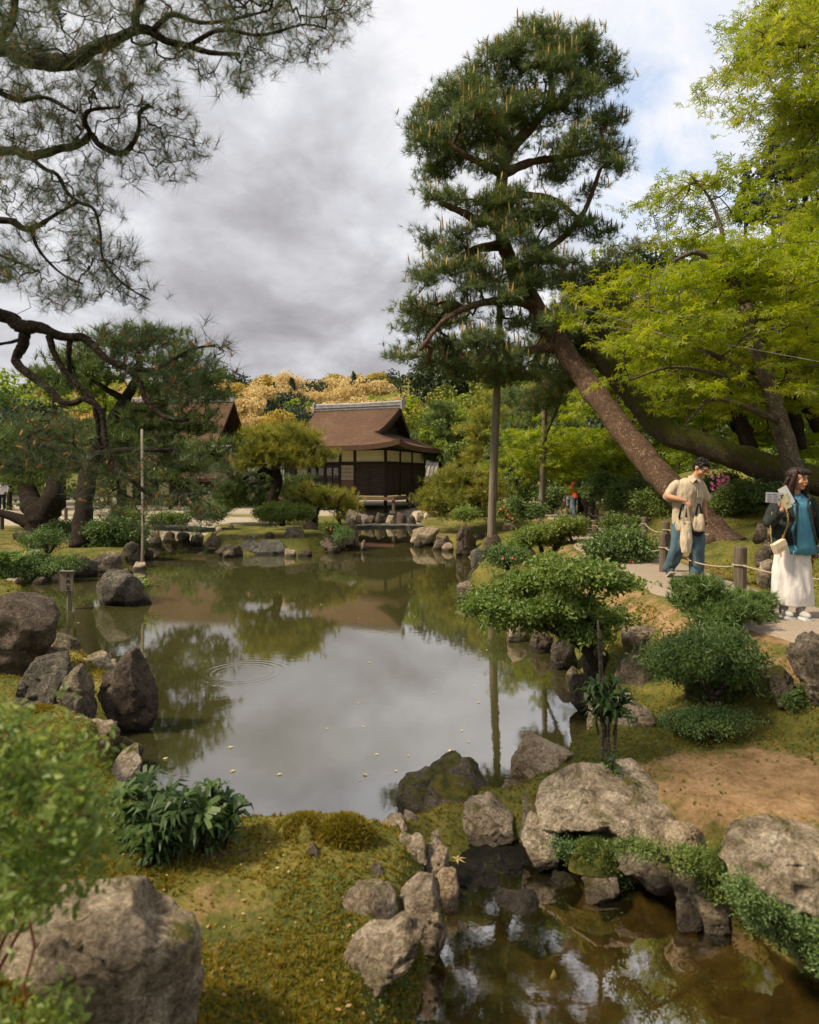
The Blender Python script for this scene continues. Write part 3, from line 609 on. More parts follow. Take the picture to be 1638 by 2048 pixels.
# ---------------------------------------------------------------- vegetation tools
def frames(D,rng,spin=True):
    """one rotation matrix per direction row in D (its local +Z looks along D)"""
    D=D/np.linalg.norm(D,axis=1,keepdims=True); ref=np.where(np.abs(D[:,2:3])<.9,np.array([[0,0,1.]]),np.array([[1.,0,0]]))
    A=np.cross(ref,D); A/=np.linalg.norm(A,axis=1,keepdims=True); B=np.cross(D,A)
    if spin:
        t=rng.uniform(0,2*math.pi,len(D)); c,s=np.cos(t)[:,None],np.sin(t)[:,None]; A,B=A*c+B*s,-A*s+B*c
    return np.stack([A,B,D],-1)
def scatter(parts,P,Dr,S,rng,tints=None,spin=True):
    """parts: list of (verts, tris, material index, tint spread, tint base); several variants allowed as list of such lists"""
    P=np.asarray(P,float); n=len(P); R=frames(np.asarray(Dr,float),rng,spin); S=np.broadcast_to(np.asarray(S,float),(n,))
    if tints is None: tints=rng.uniform(0,1,n)
    var=parts if isinstance(parts[0],list) else [parts]; pick=rng.integers(0,len(var),n); VV=[];TT=[];MI=[];TI=[];off=0
    for k,pv in enumerate(var):
        ix=np.where(pick==k)[0]
        if len(ix)==0: continue
        for tv,tt,mi,vt in pv:
            V=np.einsum('nij,kj->nki',R[ix],tv)*S[ix][:,None,None]+P[ix][:,None,:]; m=len(tv)
            T=(tt[None]+(np.arange(len(ix))*m)[:,None,None]+off).reshape(-1,3); VV.append(V.reshape(-1,3)); TT.append(T); MI.append(np.full(len(T),mi)); 
            TI.append(np.clip(tints[ix][:,None]*.7+.3*vt[None]*1.0,0,1).ravel()); off+=len(ix)*m
    return np.concatenate(VV),np.concatenate(TT),np.concatenate(MI),np.concatenate(TI)
def T_needles(n,w,seed,spread=1.25,zmin=.15,candle=0,cw=.05,droop=0,ch=1.0):
    r=np.random.default_rng(seed); V=[];T=[];tv=[]
    for i in range(n):
        a=r.uniform(0,6.28); el=r.uniform(0,spread); d=np.array((math.sin(el)*math.cos(a),math.sin(el)*math.sin(a),math.cos(el))); s=np.cross(d,r.normal(size=3)); s/=np.linalg.norm(s)
        b=np.array((0,0,r.uniform(-.25,.25))); l=r.uniform(.7,1.0); k=len(V)
        V+= [b-s*w/2,b+s*w/2,b+d*l+np.array((0,0,-droop*l))]; T.append((k,k+1,k+2)); u=r.uniform(0,1); tv+=[u,u,u]
    out=[(np.array(V),np.array(T),0,np.array(tv))]
    if candle:
        V=[];T=[];tv=[]
        for c in range(candle):
            a=r.uniform(0,6.28); o=np.array((math.cos(a),math.sin(a),0))*.10*(candle>1); h=r.uniform(.65,1.15)*ch; q=[(math.cos(t)*cw,math.sin(t)*cw,0) for t in (0,2.1,4.2)]; k=len(V)
            V+=[np.array(x)+o for x in q]+[np.array(x)*.8+o+np.array((0,0,h*.6)) for x in q]+[o*1.3+np.array((0,0,h))]
            for j in range(3): T+=[(k+j,k+(j+1)%3,k+3+(j+1)%3),(k+j,k+3+(j+1)%3,k+3+j),(k+3+j,k+3+(j+1)%3,k+6)]
            tv+=[r.uniform()]*7
        out.append((np.array(V),np.array(T),1,np.array(tv)))
    return out
def T_star(lobes=5,width=.20,seed=0,curl=.12):      # palmate maple leaf in the XY plane, slightly folded
    V=[(0,-.1,0)];T=[]
    for i in range(lobes):
        a=(i-(lobes-1)/2)*(math.radians(235)/(lobes-1))*.92; l=1-.09*abs(i-(lobes-1)/2)**1.3; d=np.array((math.sin(a),math.cos(a)));s=np.array((d[1],-d[0])); k=len(V)
        V+=[(*(d*.42*l+s*width*.5),curl*.2),(*(d*l),-curl),(*(d*.42*l-s*width*.5),curl*.2)]; T+=[(0,k,k+2),(k,k+1,k+2)]
    return [(np.array(V,float),np.array(T),0,np.zeros(len(V)))]
def T_leaf(w=.45,fold=.12):
    V=np.array([(0,0,0),(w/2,.45,fold),(0,1,0),(-w/2,.45,fold)]); return (V,np.array([(0,1,2),(0,2,3)]),0,np.zeros(4))
def T_spray(n,size,seed,flat=.5,kind='leaf',w=.45,rad=1.0):
    """a spray of n little leaves in a flattened ball of radius rad"""
    r=np.random.default_rng(seed); base=T_star()[0] if kind=='star' else T_leaf(w); V=[];T=[];tv=[];k=0
    P=r.normal(size=(n,3)); P/=np.linalg.norm(P,axis=1,keepdims=True); P*=(r.uniform(0,1,(n,1))**.45)*rad; P[:,2]*=flat
    D=r.normal(size=(n,3))*.55+np.array((0,0,1.)); R=frames(D,r)
    for i in range(n):
        V.append(base[0]@R[i].T*size*r.uniform(.7,1.2)+P[i]); T.append(base[1]+k); k+=len(base[0]); tv.append(np.full(len(base[0]),r.uniform()))
    return [(np.concatenate(V),np.concatenate(T),0,np.concatenate(tv))]
def T_rosette(n,seed,w=.16,up=.5):                   # long blades arching out of one point
    r=np.random.default_rng(seed); V=[];T=[];tv=[]
    for i in range(n):
        a=i*2.4+r.uniform(-.3,.3); e=r.uniform(.15,1.2)*up+.2; l=r.uniform(.7,1.05); k=len(V); d=np.array((math.cos(a),math.sin(a))); s=np.array((-d[1],d[0]))
        pr=[(0,0,.35),(.35,.38*math.sin(e)*1.1,1),(.72,.55*math.sin(e),.8),(1,.35*math.sin(e)-.12,0)]
        for (q,z,ww) in pr:
            c=d*q*l*math.cos(e*.6); V+=[(*(c+s*w*ww/2),z*l+.03*ww),(*(c-s*w*ww/2),z*l+.03*ww)]
        for j in range(3): b=k+2*j; T+=[(b,b+1,b+3),(b,b+3,b+2)]
        tv+=[r.uniform()]*8
    return [(np.array(V),np.array(T),0,np.array(tv))]
def prisms(P0,P1,R0,R1,k=5):
    P0,P1=np.asarray(P0),np.asarray(P1); n=len(P0); D=P1-P0; D=D+1e-6; Fm=frames(D,np.random.default_rng(1),False)
    a=np.arange(k)*2*math.pi/k; c=np.stack([np.cos(a),np.sin(a),np.zeros(k)],1)
    ring=np.einsum('nij,kj->nki',Fm,c); A=P0[:,None]+ring*np.asarray(R0)[:,None,None]; B=P1[:,None]+ring*np.asarray(R1)[:,None,None]
    V=np.concatenate([A,B],1).reshape(-1,3); o=(np.arange(n)*2*k)[:,None,None]; q=[]
    for j in range(k): q+= [(j,(j+1)%k,k+(j+1)%k),(j,k+(j+1)%k,k+j)]
    return V,(np.array(q)[None]+o).reshape(-1,3)
def grow(nodes,radii,targets,rng,jit=.12,rtip=.012,pathw=.35,step=3,rmax=.09,sag=0):
    """join every target to the growing branch network by the cheapest short limb"""
    nodes=[np.array(p,float) for p in nodes]; n0=len(nodes); par=[-1]*n0; cost=[0.]*n0
    T=np.asarray(targets,float); Nn=np.array(nodes); d=np.min(np.linalg.norm(T[:,None]-Nn[None],axis=2),axis=1); order=np.argsort(d)
    buf=np.zeros((n0+len(T)*step+5,3)); buf[:n0]=Nn; cs=np.zeros(len(buf)); cnt=n0
    for t in order:
        dd=np.linalg.norm(buf[:cnt]-T[t],axis=1); j=int(np.argmin(dd+pathw*cs[:cnt])); L0=dd[j]; prev=j; a=buf[j].copy()
        for s in range(1,step+1):
            p=a+(T[t]-a)*s/step
            if s<step: p=p+rng.normal(size=3)*jit*L0*.5+np.array((0,0,-sag*L0*math.sin(math.pi*s/step)))
            buf[cnt]=p; cs[cnt]=cs[prev]+L0/step; par.append(prev); prev=cnt; cnt+=1
    w=np.zeros(cnt); ch=np.zeros(cnt)
    leafs=np.ones(cnt,bool)
    for i in range(n0,cnt): leafs[par[i]]=False
    w[leafs]=1
    for i in range(cnt-1,n0-1,-1): w[par[i]]+=w[i]
    r=np.minimum(rtip*np.sqrt(np.maximum(w,1)),rmax)
    idx=np.arange(n0,cnt); pr=np.array(par)[idx]
    r0=np.where(pr<n0,r[idx],r[pr]); return buf[pr],buf[idx],np.minimum(r0,r[idx]*1.6),r[idx]
def limb(b,pts,k=9,n=6,rough=.25,seed=0):
    s=smoothline(pts,n); b.tube([tuple(x[:3]) for x in s],[max(x[3],.004) for x in s],k,rough=rough,seed=seed); return s
def plant(name,label,cat,loc,limbs,targets,tuft,mats,bark,rng,per=12,spread=(.3,.3,.15),size=.2,dirn=(0,0,1),dvar=.6,group=None,rtip=.012,rmax=.09,k=4,crown='crown',step=3,jit=.12,trunkname='trunk',pathw=.35,upbias=0,smooth_=True,sag=0,outward=0,szvar=.25,core=None,candles=None):
    """a whole tree or shrub: trunk and traced limbs, grown branches, crown of tufts or leaves"""
    root=empty(name,tuple(loc),label,cat,group); nodes=[]
    b=Buf(); 
    for i,l in enumerate(limbs): s=limb(b,l,seed=i); nodes+= [x[:3] for x in s]
    b.obj(trunkname,MT[bark],root,smooth=True)
    targets=np.asarray(targets,float)
    A,B_,r0,r1=grow(nodes,None,targets,rng,rtip=rtip,rmax=rmax,step=step,jit=jit,pathw=pathw,sag=sag)
    V,T=prisms(A,B_,r0,r1,k); link('branches',trimesh('branches',V,T,MT[bark]),root)
    n=len(targets)*per; P=np.repeat(targets,per,0)+rng.normal(size=(n,3))*np.array(spread)*.6
    if upbias: P[:,2]+=np.abs(rng.normal(size=n))*spread[2]*upbias
    D=np.array(dirn,float)+rng.normal(size=(n,3))*dvar
    if outward:
        c=np.repeat(targets,per,0); o=P-c; D+=o/(np.linalg.norm(o,axis=1,keepdims=True)+1e-6)*outward
    ct=np.repeat(rng.uniform(0,1,len(targets)),per); tint=np.clip(.55*ct+.45*rng.uniform(0,1,n),0,1)
    V,T,mi,ti=scatter(tuft,P,D,size*(1+rng.uniform(-szvar,szvar,n)),rng,tint)
    link(crown,trimesh(crown,V,T,[MT[m] for m in mats],mi,ti),root)
    if candles:
        frac,cs,cm=candles; c=np.repeat(targets,per,0); up=(P[:,2]-c[:,2])>-.02*size; Q=P[up&(rng.uniform(0,1,n)<frac)]
        V,T,mi,ti=scatter(CAND,Q,np.array((0,0,1))+rng.normal(size=Q.shape)*.13,cs*(1+rng.uniform(-.45,.35,len(Q))),rng); o=link('candles',trimesh('candles',V,T,MT[cm],None,ti),root); o['kind']='stuff'
    return root
def padpts(pads,D,dens,rng,dvar=.6,thick=1.0):
    """points in flattened cushions: pads=(px,py,rx,ry[,D]) in photo pixels at depth D"""
    out=[]
    for p in pads:
        px,py,rx,ry=p[:4]; d=p[4] if len(p)>4 else D+rng.uniform(-dvar,dvar); s=d/F; c=PD(px,py,d); rx_,rz=rx*s,ry*s*thick; ryy=rx_*.9
        n=max(3,int(dens*rx*ry/1000.0)); q=rng.normal(size=(n,3)); q/=np.linalg.norm(q,axis=1,keepdims=True); q*=rng.uniform(.25,1,(n,1))**.5; q[:,2]=np.where(q[:,2]<0,q[:,2]*.7,q[:,2])
        out.append(c+q*np.array((rx_,ryy,rz)))
    return np.concatenate(out)
def polypts(poly,n,D0,D1,rng):
    poly=np.array(poly,float); lo,hi=poly.min(0),poly.max(0); out=[]
    while len(out)<n:
        q=rng.uniform(lo,hi,(n*3,2)); ins=sdist(q[:,0],q[:,1],poly)<0; out+=list(q[ins])
    out=np.array(out[:n]); d=rng.uniform(D0,D1,n); return np.stack([(out[:,0]-CX)/F*d,d,EYE+(HY-out[:,1])/F*d],1)
def LP(lst,D=None):      # limb in pixels: (px,py,D,r_px) -> metres
    return [(*PD(a,b_,d),r*d/F) for a,b_,d,r in lst]
R_=lambda s:np.random.default_rng(s)
NT_BIG=[T_needles(24,.036,i,1.45) for i in range(6)]
NT_MID=[T_needles(18,.065,20+i,1.4) for i in range(5)]
CAND=[[T_needles(1,.01,90+i,.2,candle=1,cw=.06)[1]] for i in range(4)]
NT_SH=[T_needles(12,.12,40+i,1.25) for i in range(5)]

# ---------------------------------------------------------------- far hillside trees
def crown_mesh(name,seed,mat,kind):
    r=R_(seed); parts=[]
    if kind=='round':
        nb=22; c=r.normal(size=(nb,3)); c/=np.linalg.norm(c,axis=1,keepdims=True); c[:,2]=np.abs(c[:,2])*.9; c*=np.array((1,1,.85))*r.uniform(.55,1,(nb,1)); rad=r.uniform(.28,.5,nb)
        P=[];N_=[]
        for i in range(nb):
            q=r.normal(size=(95,3)); q/=np.linalg.norm(q,axis=1,keepdims=True); P.append(c[i]+q*rad[i]*r.uniform(.85,1.08,(95,1))); N_.append(q)
        P=np.concatenate(P); N_=np.concatenate(N_)+r.normal(size=(len(P),3))*.5; tint=np.repeat(r.uniform(0,1,nb),95)*.6+.4*r.uniform(0,1,len(P)); size=.13
    elif kind=='cone':
        n=1600; t=r.uniform(0,1,n)**.7; lay=np.floor(t*11)/11; a=r.uniform(0,6.28,n); rr=(t*1.0+.03)*(.55+.45*((t*11)%1)); rr*=1+.25*np.sin(a*5+lay*40)
        P=np.stack([np.cos(a)*rr*.75,np.sin(a)*rr*.75,1.6-2.2*t],1); N_=np.stack([np.cos(a),np.sin(a),np.full(n,.4)],1)+r.normal(size=(n,3))*.4; tint=r.uniform(0,1,n); size=.15
    else:
        nb=26; c=r.normal(size=(nb,3))*np.array((.55,.55,.5)); rad=r.uniform(.2,.42,nb); P=[];N_=[]
        for i in range(nb):
            q=r.normal(size=(90,3)); q/=np.linalg.norm(q,axis=1,keepdims=True); P.append(c[i]+q*rad[i]*np.array((1,1,.6))); N_.append(q)
        P=np.concatenate(P); N_=np.concatenate(N_)+np.array((0,0,.6))+r.normal(size=(len(P),3))*.6; tint=np.repeat(r.uniform(0,1,nb),90)*.5+.5*r.uniform(0,1,len(P)); size=.11
    V,T,mi,ti=scatter([T_leaf(.8,.2)],P,N_,size*r.uniform(.7,1.3,len(P)),r,tint)
    me=trimesh(name,V,T,MT[mat],None,ti); return me
def bushy(mat,kind,seeds): return [crown_mesh('crown',s,mat,kind) for s in seeds]
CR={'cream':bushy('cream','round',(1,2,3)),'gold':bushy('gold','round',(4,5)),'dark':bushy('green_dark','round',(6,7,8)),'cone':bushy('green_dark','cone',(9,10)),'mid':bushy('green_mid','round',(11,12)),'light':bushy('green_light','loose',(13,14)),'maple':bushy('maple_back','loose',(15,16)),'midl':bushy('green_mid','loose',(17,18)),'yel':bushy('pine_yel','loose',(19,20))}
b=Buf(); b.tube([(0,0,-2.6),(.05,0,-1.2),(0,.03,.2)],[.10,.08,.05],7,rough=.3); TRUNKM=b.mesh('trunk',MT['bark_dark'],True)
USED={}
def bgtree(name,label,kind,pos,s,group,seed,sz=1.0,cat='tree'):
    """pos = crown centre, s = crown radius"""
    if label in USED: label=('larger ' if s>USED[label] else 'smaller ')+label
    label=' '.join(label.split()[:16]); USED[label]=s
    root=empty(name,(pos[0],pos[1],pos[2]-2.2*s),label,cat,group)
    for me,nm in ((CR[kind][seed%len(CR[kind])],'crown'),(TRUNKM,'trunk')):
        o=bpy.data.objects.new(nm,me); C.objects.link(o); o.parent=root; o.location=(0,0,2.2*s); o.scale=(s,s,s*sz); o.rotation_euler=(0,0,seed*1.7)
    return root
rg=R_(5)
LAB={'cream':('flowering_tree','cream flowering tree in the wooded hillside behind the halls','cream flowering trees on the far hillside'),
'gold':('golden_tree','yellow-gold tree in the wooded hillside','golden trees on the far hillside'),
'dark':('broadleaf_tree','dark green rounded tree in the wooded hillside','dark rounded trees on the far hillside'),
'cone':('cedar_tree','dark pointed cedar in the wooded hillside','pointed cedars on the far hillside'),
'mid':('broadleaf_tree','mid green rounded tree in the wooded hillside','green rounded trees on the far hillside'),
'light':('broadleaf_tree','light green fresh-leaved tree in the wooded hillside','light green trees on the far hillside')}
cnt=0
for row,(D,y0) in enumerate([(96,858),(106,842),(118,824),(130,806),(142,790),(152,778)]):
    x=60+rg.uniform(0,30)
    while x<1120:
        py=y0+rg.uniform(-9,9)+(10 if x<430 else 0)
        u=rg.uniform()
        if x>840: kind='dark' if u<.55 else 'cone' if u<.85 else 'mid'
        elif row>=4: kind='gold' if u<.40 else 'dark' if u<.60 else 'cream' if u<.85 else 'cone'
        else: kind='cream' if u<.58 else 'dark' if u<.76 else 'gold' if u<.87 else 'light' if u<.91 else 'cone' if u<.95 else 'mid'
        if 700<x<800 and row in(1,2) and u<.5: kind='light'
        p=PD(x,py,D+rg.uniform(-3,3)); s=rg.uniform(2.6,4.2)*(D/120)*(.62 if kind=='cone' else .9); s=min(s,4.2); nm,lb,gr=LAB[kind]
        zone=[(240,'above the big left pine'),(330,'above the temple hall left end'),(430,'above the temple hall ridge'),(500,'just right of the temple hall'),(560,'above the golden pine'),(620,'left of the pavilion ridge'),(680,'above the left pavilion ridge'),(740,'above the pavilion ridge middle'),(800,'above the right pavilion ridge end'),(860,'right of the pavilion ridge end'),(930,'above the layered pine'),(1010,'behind the tall support pole'),(9999,'behind the second support pole')]
        zn=[t for m,t in zone if x<m][0]; rw=['low on the hill','in the second hill row','at mid hill','high up the hill','under the skyline','on the skyline'][row]
        lb2=' '.join((lb.split(' in the ')[0]+' '+rw+' '+zn).split()[:15])
        bgtree(nm,lb2,kind,p,s,gr,cnt,rg.uniform(.85,1.1)); cnt+=1; x+=rg.uniform(34,52)
t_=PD(800,812,90); bgtree('flowering_tree','pale cream flowering tree rising directly behind the pavilion ridge end','cream',t_,1.5,None,cnt)
# woodland behind the garden: right side, nearer rows
rows=[(78,880,1080,900,('dark','mid','dark','cone'),3.4),(66,900,1700,860,('dark','maple','mid','light'),3.2),(54,880,1700,850,('maple','midl','light','dark','yel'),2.4),(46,930,1700,860,('maple','light','midl','maple'),2.0),(38,960,1700,900,('maple','midl','light','dark'),1.5),(32,1020,1750,935,('midl','maple','dark'),1.1),(60,1150,1750,790,('maple','mid','gold','light'),3.0),(60,1240,1750,660,('light','maple','mid'),3.0),(44,1240,1720,740,('maple','light','yel'),2.2),(40,1330,1720,640,('maple','light','midl'),2.0),(75,1240,1760,560,('mid','dark','light'),3.6),(70,1500,1760,430,('dark','cone','dark'),2.6)]
WL={'dark':'dark leafy tree','mid':'mid green leafy tree','cone':'dark cedar','maple':'fresh green maple','midl':'loose green tree','light':'pale green leafy tree','yel':'yellow green pine','gold':'golden tree'}
for k,(D,x0,x1,py,kinds,s0) in enumerate(rows):
    x=x0+rg.uniform(-10,10)
    while x<x1:
        kd=kinds[rg.integers(0,len(kinds))]; d=D+rg.uniform(-3,3); s=s0*rg.uniform(.8,1.2)
        nm={'cone':'cedar_tree','maple':'maple_tree','yel':'pine_tree'}.get(kd,'broadleaf_tree')
        wz=[t for m,t in [(1000,'left of the tall support pole'),(1130,'between the two support poles'),(1260,'above the walker in orange'),(1380,'above the man in the beige shirt'),(1500,'between the man and the pale maple trunk'),(1600,'behind the pale maple trunk'),(9999,'at the right edge of the picture')] if x<m][0]
        wr={78:'at the very back',66:'in the far woodland',54:'in the middle woodland',46:'in the woodland',38:'beyond the mossy slope',32:'on the mossy slope',60:'high on the back slope',44:'upper middle slope',40:'standing tall',75:'far up the hill',70:'at the hilltop'}[D]
        bgtree(nm,WL[kd]+' '+wr+', '+wz,kd,PD(x,py+rg.uniform(-25,25),d),s,WL[kd]+'s of the woodland behind the garden',cnt); cnt+=1; x+=s*F/d*rg.uniform(1.0,1.35)
# left side trees behind the yard
for (x,py,D,s,kd,lb) in [(20,800,60,3.2,'light','pale green open-crowned tree at the far left above the yard'),(110,790,56,2.6,'light','pale green tree between the far left tree and the big left pine'),(-60,850,50,3.5,'mid','green tree at the left edge behind the yard'),(60,880,48,2.6,'dark','dark tree behind the yard under the far left pale trees'),(210,790,60,2.2,'light','pale green crown peeping behind the big left pine'),(500,905,52,1.5,'mid','green crown right of the left hall'),(548,900,52,1.5,'midl','green crown behind the golden pine'),(590,905,52,1.5,'dark','small dark crown left of the pavilion roof'),(20,940,42,2.0,'midl','loose green tree at the left edge beside the yard'),(130,930,44,1.8,'midl','loose tree behind the forked pine trunks'),(240,940,42,1.7,'midl','loose green tree beyond the left pine trunk'),(340,945,42,1.6,'midl','tree between left pine trunk and temple wing'),(380,905,45,1.3,'midl','green tree covering the temple wing corner'),(250,900,46,1.8,'mid','green tree before the big left hall roof'),(-120,820,60,5,'mid','tall green tree outside the left edge')]:
    bgtree('broadleaf_tree',lb,kd,PD(x,py,D),s,None,cnt); cnt+=1
for (x,py,D,s,kd,lb) in [(910,840,58,2.6,'yel','tall yellow-green tree right of the pavilion'),(975,830,55,2.8,'yel','yellow-green tree behind the tall support pole'),(945,905,50,1.6,'midl','green tree under the yellow-green trees right of the pavilion'),(1235,700,40,2.0,'gold','golden orange tree glimpsed between pine crown and maples'),(1290,640,45,1.7,'gold','golden orange crown behind the upper maple leaves'),(1160,905,26,.9,'gold','yellow-leaved sapling above the walker in orange'),(880,780,88,4.2,'dark','large dark tree on the slope above the layered pine'),(960,770,84,4.6,'dark','large dark tree on the slope behind the tall support pole'),(1590,350,44,2.6,'dark','tall dark evergreen crown at the right edge below the overhanging maple'),(1610,290,46,2.2,'dark','topmost dark evergreen crown at the right edge')]:
    bgtree('broadleaf_tree' if kd!='yel' else 'pine_tree',lb,kd,PD(x,py,D),s,None,cnt); cnt+=1

# ---------------------------------------------------------------- the leaning pine and its neighbour
rg=R_(11)
PADS=[(1080,95,75,48),(1150,115,60,55),(1000,120,55,42),(1195,155,48,60),(1030,175,60,40),(950,165,35,35),(1110,140,50,40),(1075,70,50,25),(1165,85,40,35),
(880,215,50,42),(930,195,60,40),(965,235,60,45),(858,285,34,58),(905,325,50,42),(935,275,55,50),(870,345,35,35),
(1060,225,70,32),(1040,262,80,32),(1150,205,60,48),(1205,255,42,48),(1218,312,40,34),(1155,290,50,34),(1100,300,40,20),(1110,350,45,24),(1185,385,32,20),(1000,300,45,25),(1140,340,40,25),
(870,392,42,20),(920,402,35,14),(1010,408,60,30),(1080,430,60,32),(1140,452,45,32),(1195,462,36,30),(960,420,30,18),(850,478,38,22),(905,468,40,18),(1010,450,50,22),
(900,518,62,34),(868,555,48,30),(1000,545,85,30),(1050,562,45,30),(955,578,50,20),(1130,522,45,20),(1085,505,35,16),(940,548,50,24),
(840,618,46,30),(885,640,60,34),(830,660,34,25),(925,612,40,20),(800,712,24,24),(850,722,48,24),(905,702,50,28),(965,680,60,28),(1015,702,50,25),(1070,652,50,25),(935,745,58,28),(1000,755,56,30),(1060,742,48,32),(870,690,50,24),(990,720,50,22),(1020,640,45,18)]
PADS+=[(1010,400,45,22,16.2),(1030,480,50,22,16),(990,330,45,20,16.3),(1060,520,45,20,16),(1010,600,50,20,16.1),(1080,570,35,20,16.2),(1120,640,40,22,15.8),(1050,440,40,18,16.2),(1035,220,40,20,16.4),(975,455,35,16,16.2),(1230,330,30,25),(845,250,28,40)]
PADS=[(a,b_,c_*.92,d_*.84,*e_) for a,b_,c_,d_,*e_ in PADS]; pts=padpts(PADS,17,14,rg,1.2)
trunk=LP([(1460,1105,12.8,42),(1425,1065,13.1,34),(1375,1010,13.6,28),(1300,930,14.4,25.5),(1238,850,15.2,24),(1178,770,15.9,22),(1122,690,16.5,20),(1075,618,16.9,18),(1035,555,17,16),(1008,490,17,14),(1000,420,17,13),(1005,350,17,12),(1020,300,17,12),(1062,255,17.1,10),(1100,200,17.1,7),(1100,140,17,5)])
lim=[trunk,LP([(985,415,17,13),(960,440,16.6,10),(925,425,16.3,7),(880,405,16.2,5)]),LP([(1003,345,17,11),(970,330,16.6,8),(930,310,16.4,6),(890,280,16.4,4)]),LP([(1003,350,17,11),(1060,325,17.2,8),(1120,315,17.4,6),(1190,300,17.5,4)]),
LP([(1025,540,17,10),(1080,510,17.3,8),(1130,470,17.5,6),(1170,420,17.5,5),(1200,340,17.5,4)]),LP([(1075,610,16.9,11),(1010,600,16.5,9),(950,610,16.2,7),(890,640,16.1,5),(840,700,16,4)]),LP([(1120,690,16.5,11),(1060,700,16.3,8),(1000,700,16.1,6),(940,720,16,5)]),
LP([(1000,490,17,11),(950,500,16.7,8),(900,530,16.5,5)]),LP([(1030,290,17,9),(980,240,17,7),(940,200,17,5)]),LP([(1003,400,17,9),(1050,390,17.4,7),(1110,400,17.6,5),(1160,440,17.6,4)]),
LP([(1450,1085,12.9,24),(1475,1110,12.6,16),(1490,1140,12.4,8)]),LP([(1425,1070,13,22),(1400,1100,12.6,14),(1385,1125,12.4,8)])]
base=PD(1432,1075,13)
big=plant('leaning_pine','tall reddish-barked pine leaning left over the pond with tufted crown','pine tree',base,lim,pts,NT_BIG,['pine_mid','candle'],'bark_pine',rg,per=12,spread=(.27,.27,.085),size=.22,dirn=(0,0,.8),dvar=.6,rtip=.014,rmax=.08,outward=.7,candles=(.42,.30,'candle'))
rg=R_(12)
PADS2=[(1200,560,60,34),(1155,600,50,30),(1225,610,55,30),(1180,640,60,30),(1250,500,40,18),(1130,560,40,25),(1130,640,50,30),(1160,690,55,30),(1210,670,45,25),(1095,690,40,40),(1120,760,45,40),(1150,720,35,25),(1080,800,40,30)]
pts=padpts(PADS2,19.5,15,rg,1.2)
lim=[LP([(1760,1000,14.50,37.6),(1660,968,14.90,33.2),(1560,945,15.30,30.4),(1480,915,15.80,27.4),(1400,888,16.30,26.0),(1330,862,16.90,25.3),(1285,815,17.50,22.4),(1240,762,18.20,20.2),(1190,700,18.50,18.1),(1160,640,19.30,14.4),(1150,600,19.70,10.1),(1180,560,20.00,5.8)]),
LP([(1190,700,18.50,8.7),(1230,650,19.30,5.8),(1240,590,19.70,3.6),(1250,520,20.00,2.1)]),LP([(1165,650,19.10,7.9),(1120,660,19.50,5.1),(1095,690,19.90,3.6)]),LP([(1165,680,19.00,6.5),(1135,740,19.50,5.1),(1120,800,19.80,4.3),(1100,850,19.80,2.9),(1085,890,19.80,1.8)])]
plant('mossy_pine','mossy dark pine whose low trunk arches left behind the two visitors','pine tree',PD(1760,1010,14.5),lim,pts,NT_BIG,['pine','candle_or'],'bark_mossy',rg,per=13,spread=(.36,.36,.12),size=.25,dvar=.6,rtip=.015,outward=.6,candles=(.35,.28,'candle_or'))
# twig garden pines in the middle distance
def gpine(name,label,limbs,pads,D,rng,tuft=NT_MID,mats=('pine_mid','candle'),bark='bark_dark',dens=14,per=11,size=.3,spread=(.45,.45,.16),rtip=.02,cat='pine tree',dvar=.5,group=None,loc=None,rmax=.1,dv=.55,thick=1,outward=.5,candles=None):
    pts=padpts(pads,D,dens,rng,dvar,thick); l0=limbs[0][0]
    return plant(name,label,cat,(l0[0],l0[1],l0[2]) if loc is None else loc,limbs,pts,tuft,list(mats),bark,rng,per=per,spread=spread,size=size,dvar=dv,rtip=rtip,rmax=rmax,outward=outward,group=group,candles=candles or ((.35,size*.5,'candle') if mats[-1]=='candle' else None))
rg=R_(13)
gpine('garden_pine','broad dark pine with flat spreading crown standing left of the pond',[LP([(160,1098,21.5,24),(166,1040,21.8,19),(172,980,22.2,17),(185,920,22.8,15),(215,860,23.6,13),(250,800,24.2,11),(275,755,24.5,9),(280,710,24.6,6)]),LP([(250,800,24.2,8),(200,770,24,5),(150,730,24,3)]),LP([(275,755,24.5,8),(330,740,24.6,6),(400,740,24.8,4)]),LP([(180,940,22.6,10),(120,900,22.4,7),(50,880,22.4,4)]),LP([(190,910,22.8,9),(260,900,22.6,6),(350,900,22.6,4)])],
[(290,685,75,28),(230,690,60,25),(350,720,60,28),(170,715,60,28),(400,755,55,26),(120,750,60,26),(330,770,60,20),(220,745,60,22),(150,780,50,22),(90,860,65,28),(30,880,60,28),(150,865,70,26),(230,880,70,24),(310,890,75,26),(380,930,60,26),(60,930,80,26),(150,925,60,22),(250,940,60,24),(420,790,40,24),(330,850,55,22),(20,960,50,20),(400,850,50,26),(300,820,50,22),(440,900,40,24),(250,850,50,22),(350,800,50,20)],24,rg,size=.32,spread=(.46,.46,.13),dens=11,per=11,rtip=.022,candles=(.3,.17,'candle'))
rg=R_(14)
gpine('garden_pine','dark pine with forked thick trunk at the left edge beside the yard',[LP([(85,1063,27,34),(80,1030,27,28),(60,1000,27.3,20),(52,960,27.6,14),(50,910,28,9)]),LP([(85,1040,27,26),(105,1000,27,22),(110,965,27.4,15),(130,920,28,8)]),LP([(70,1050,27,16),(30,1035,27,10),(-20,1020,27,6)])],[(20,900,60,25),(90,905,60,25),(140,930,50,20),(-20,940,50,25),(60,870,50,22)],28,rg,size=.34,spread=(.55,.55,.2))
rg=R_(15)
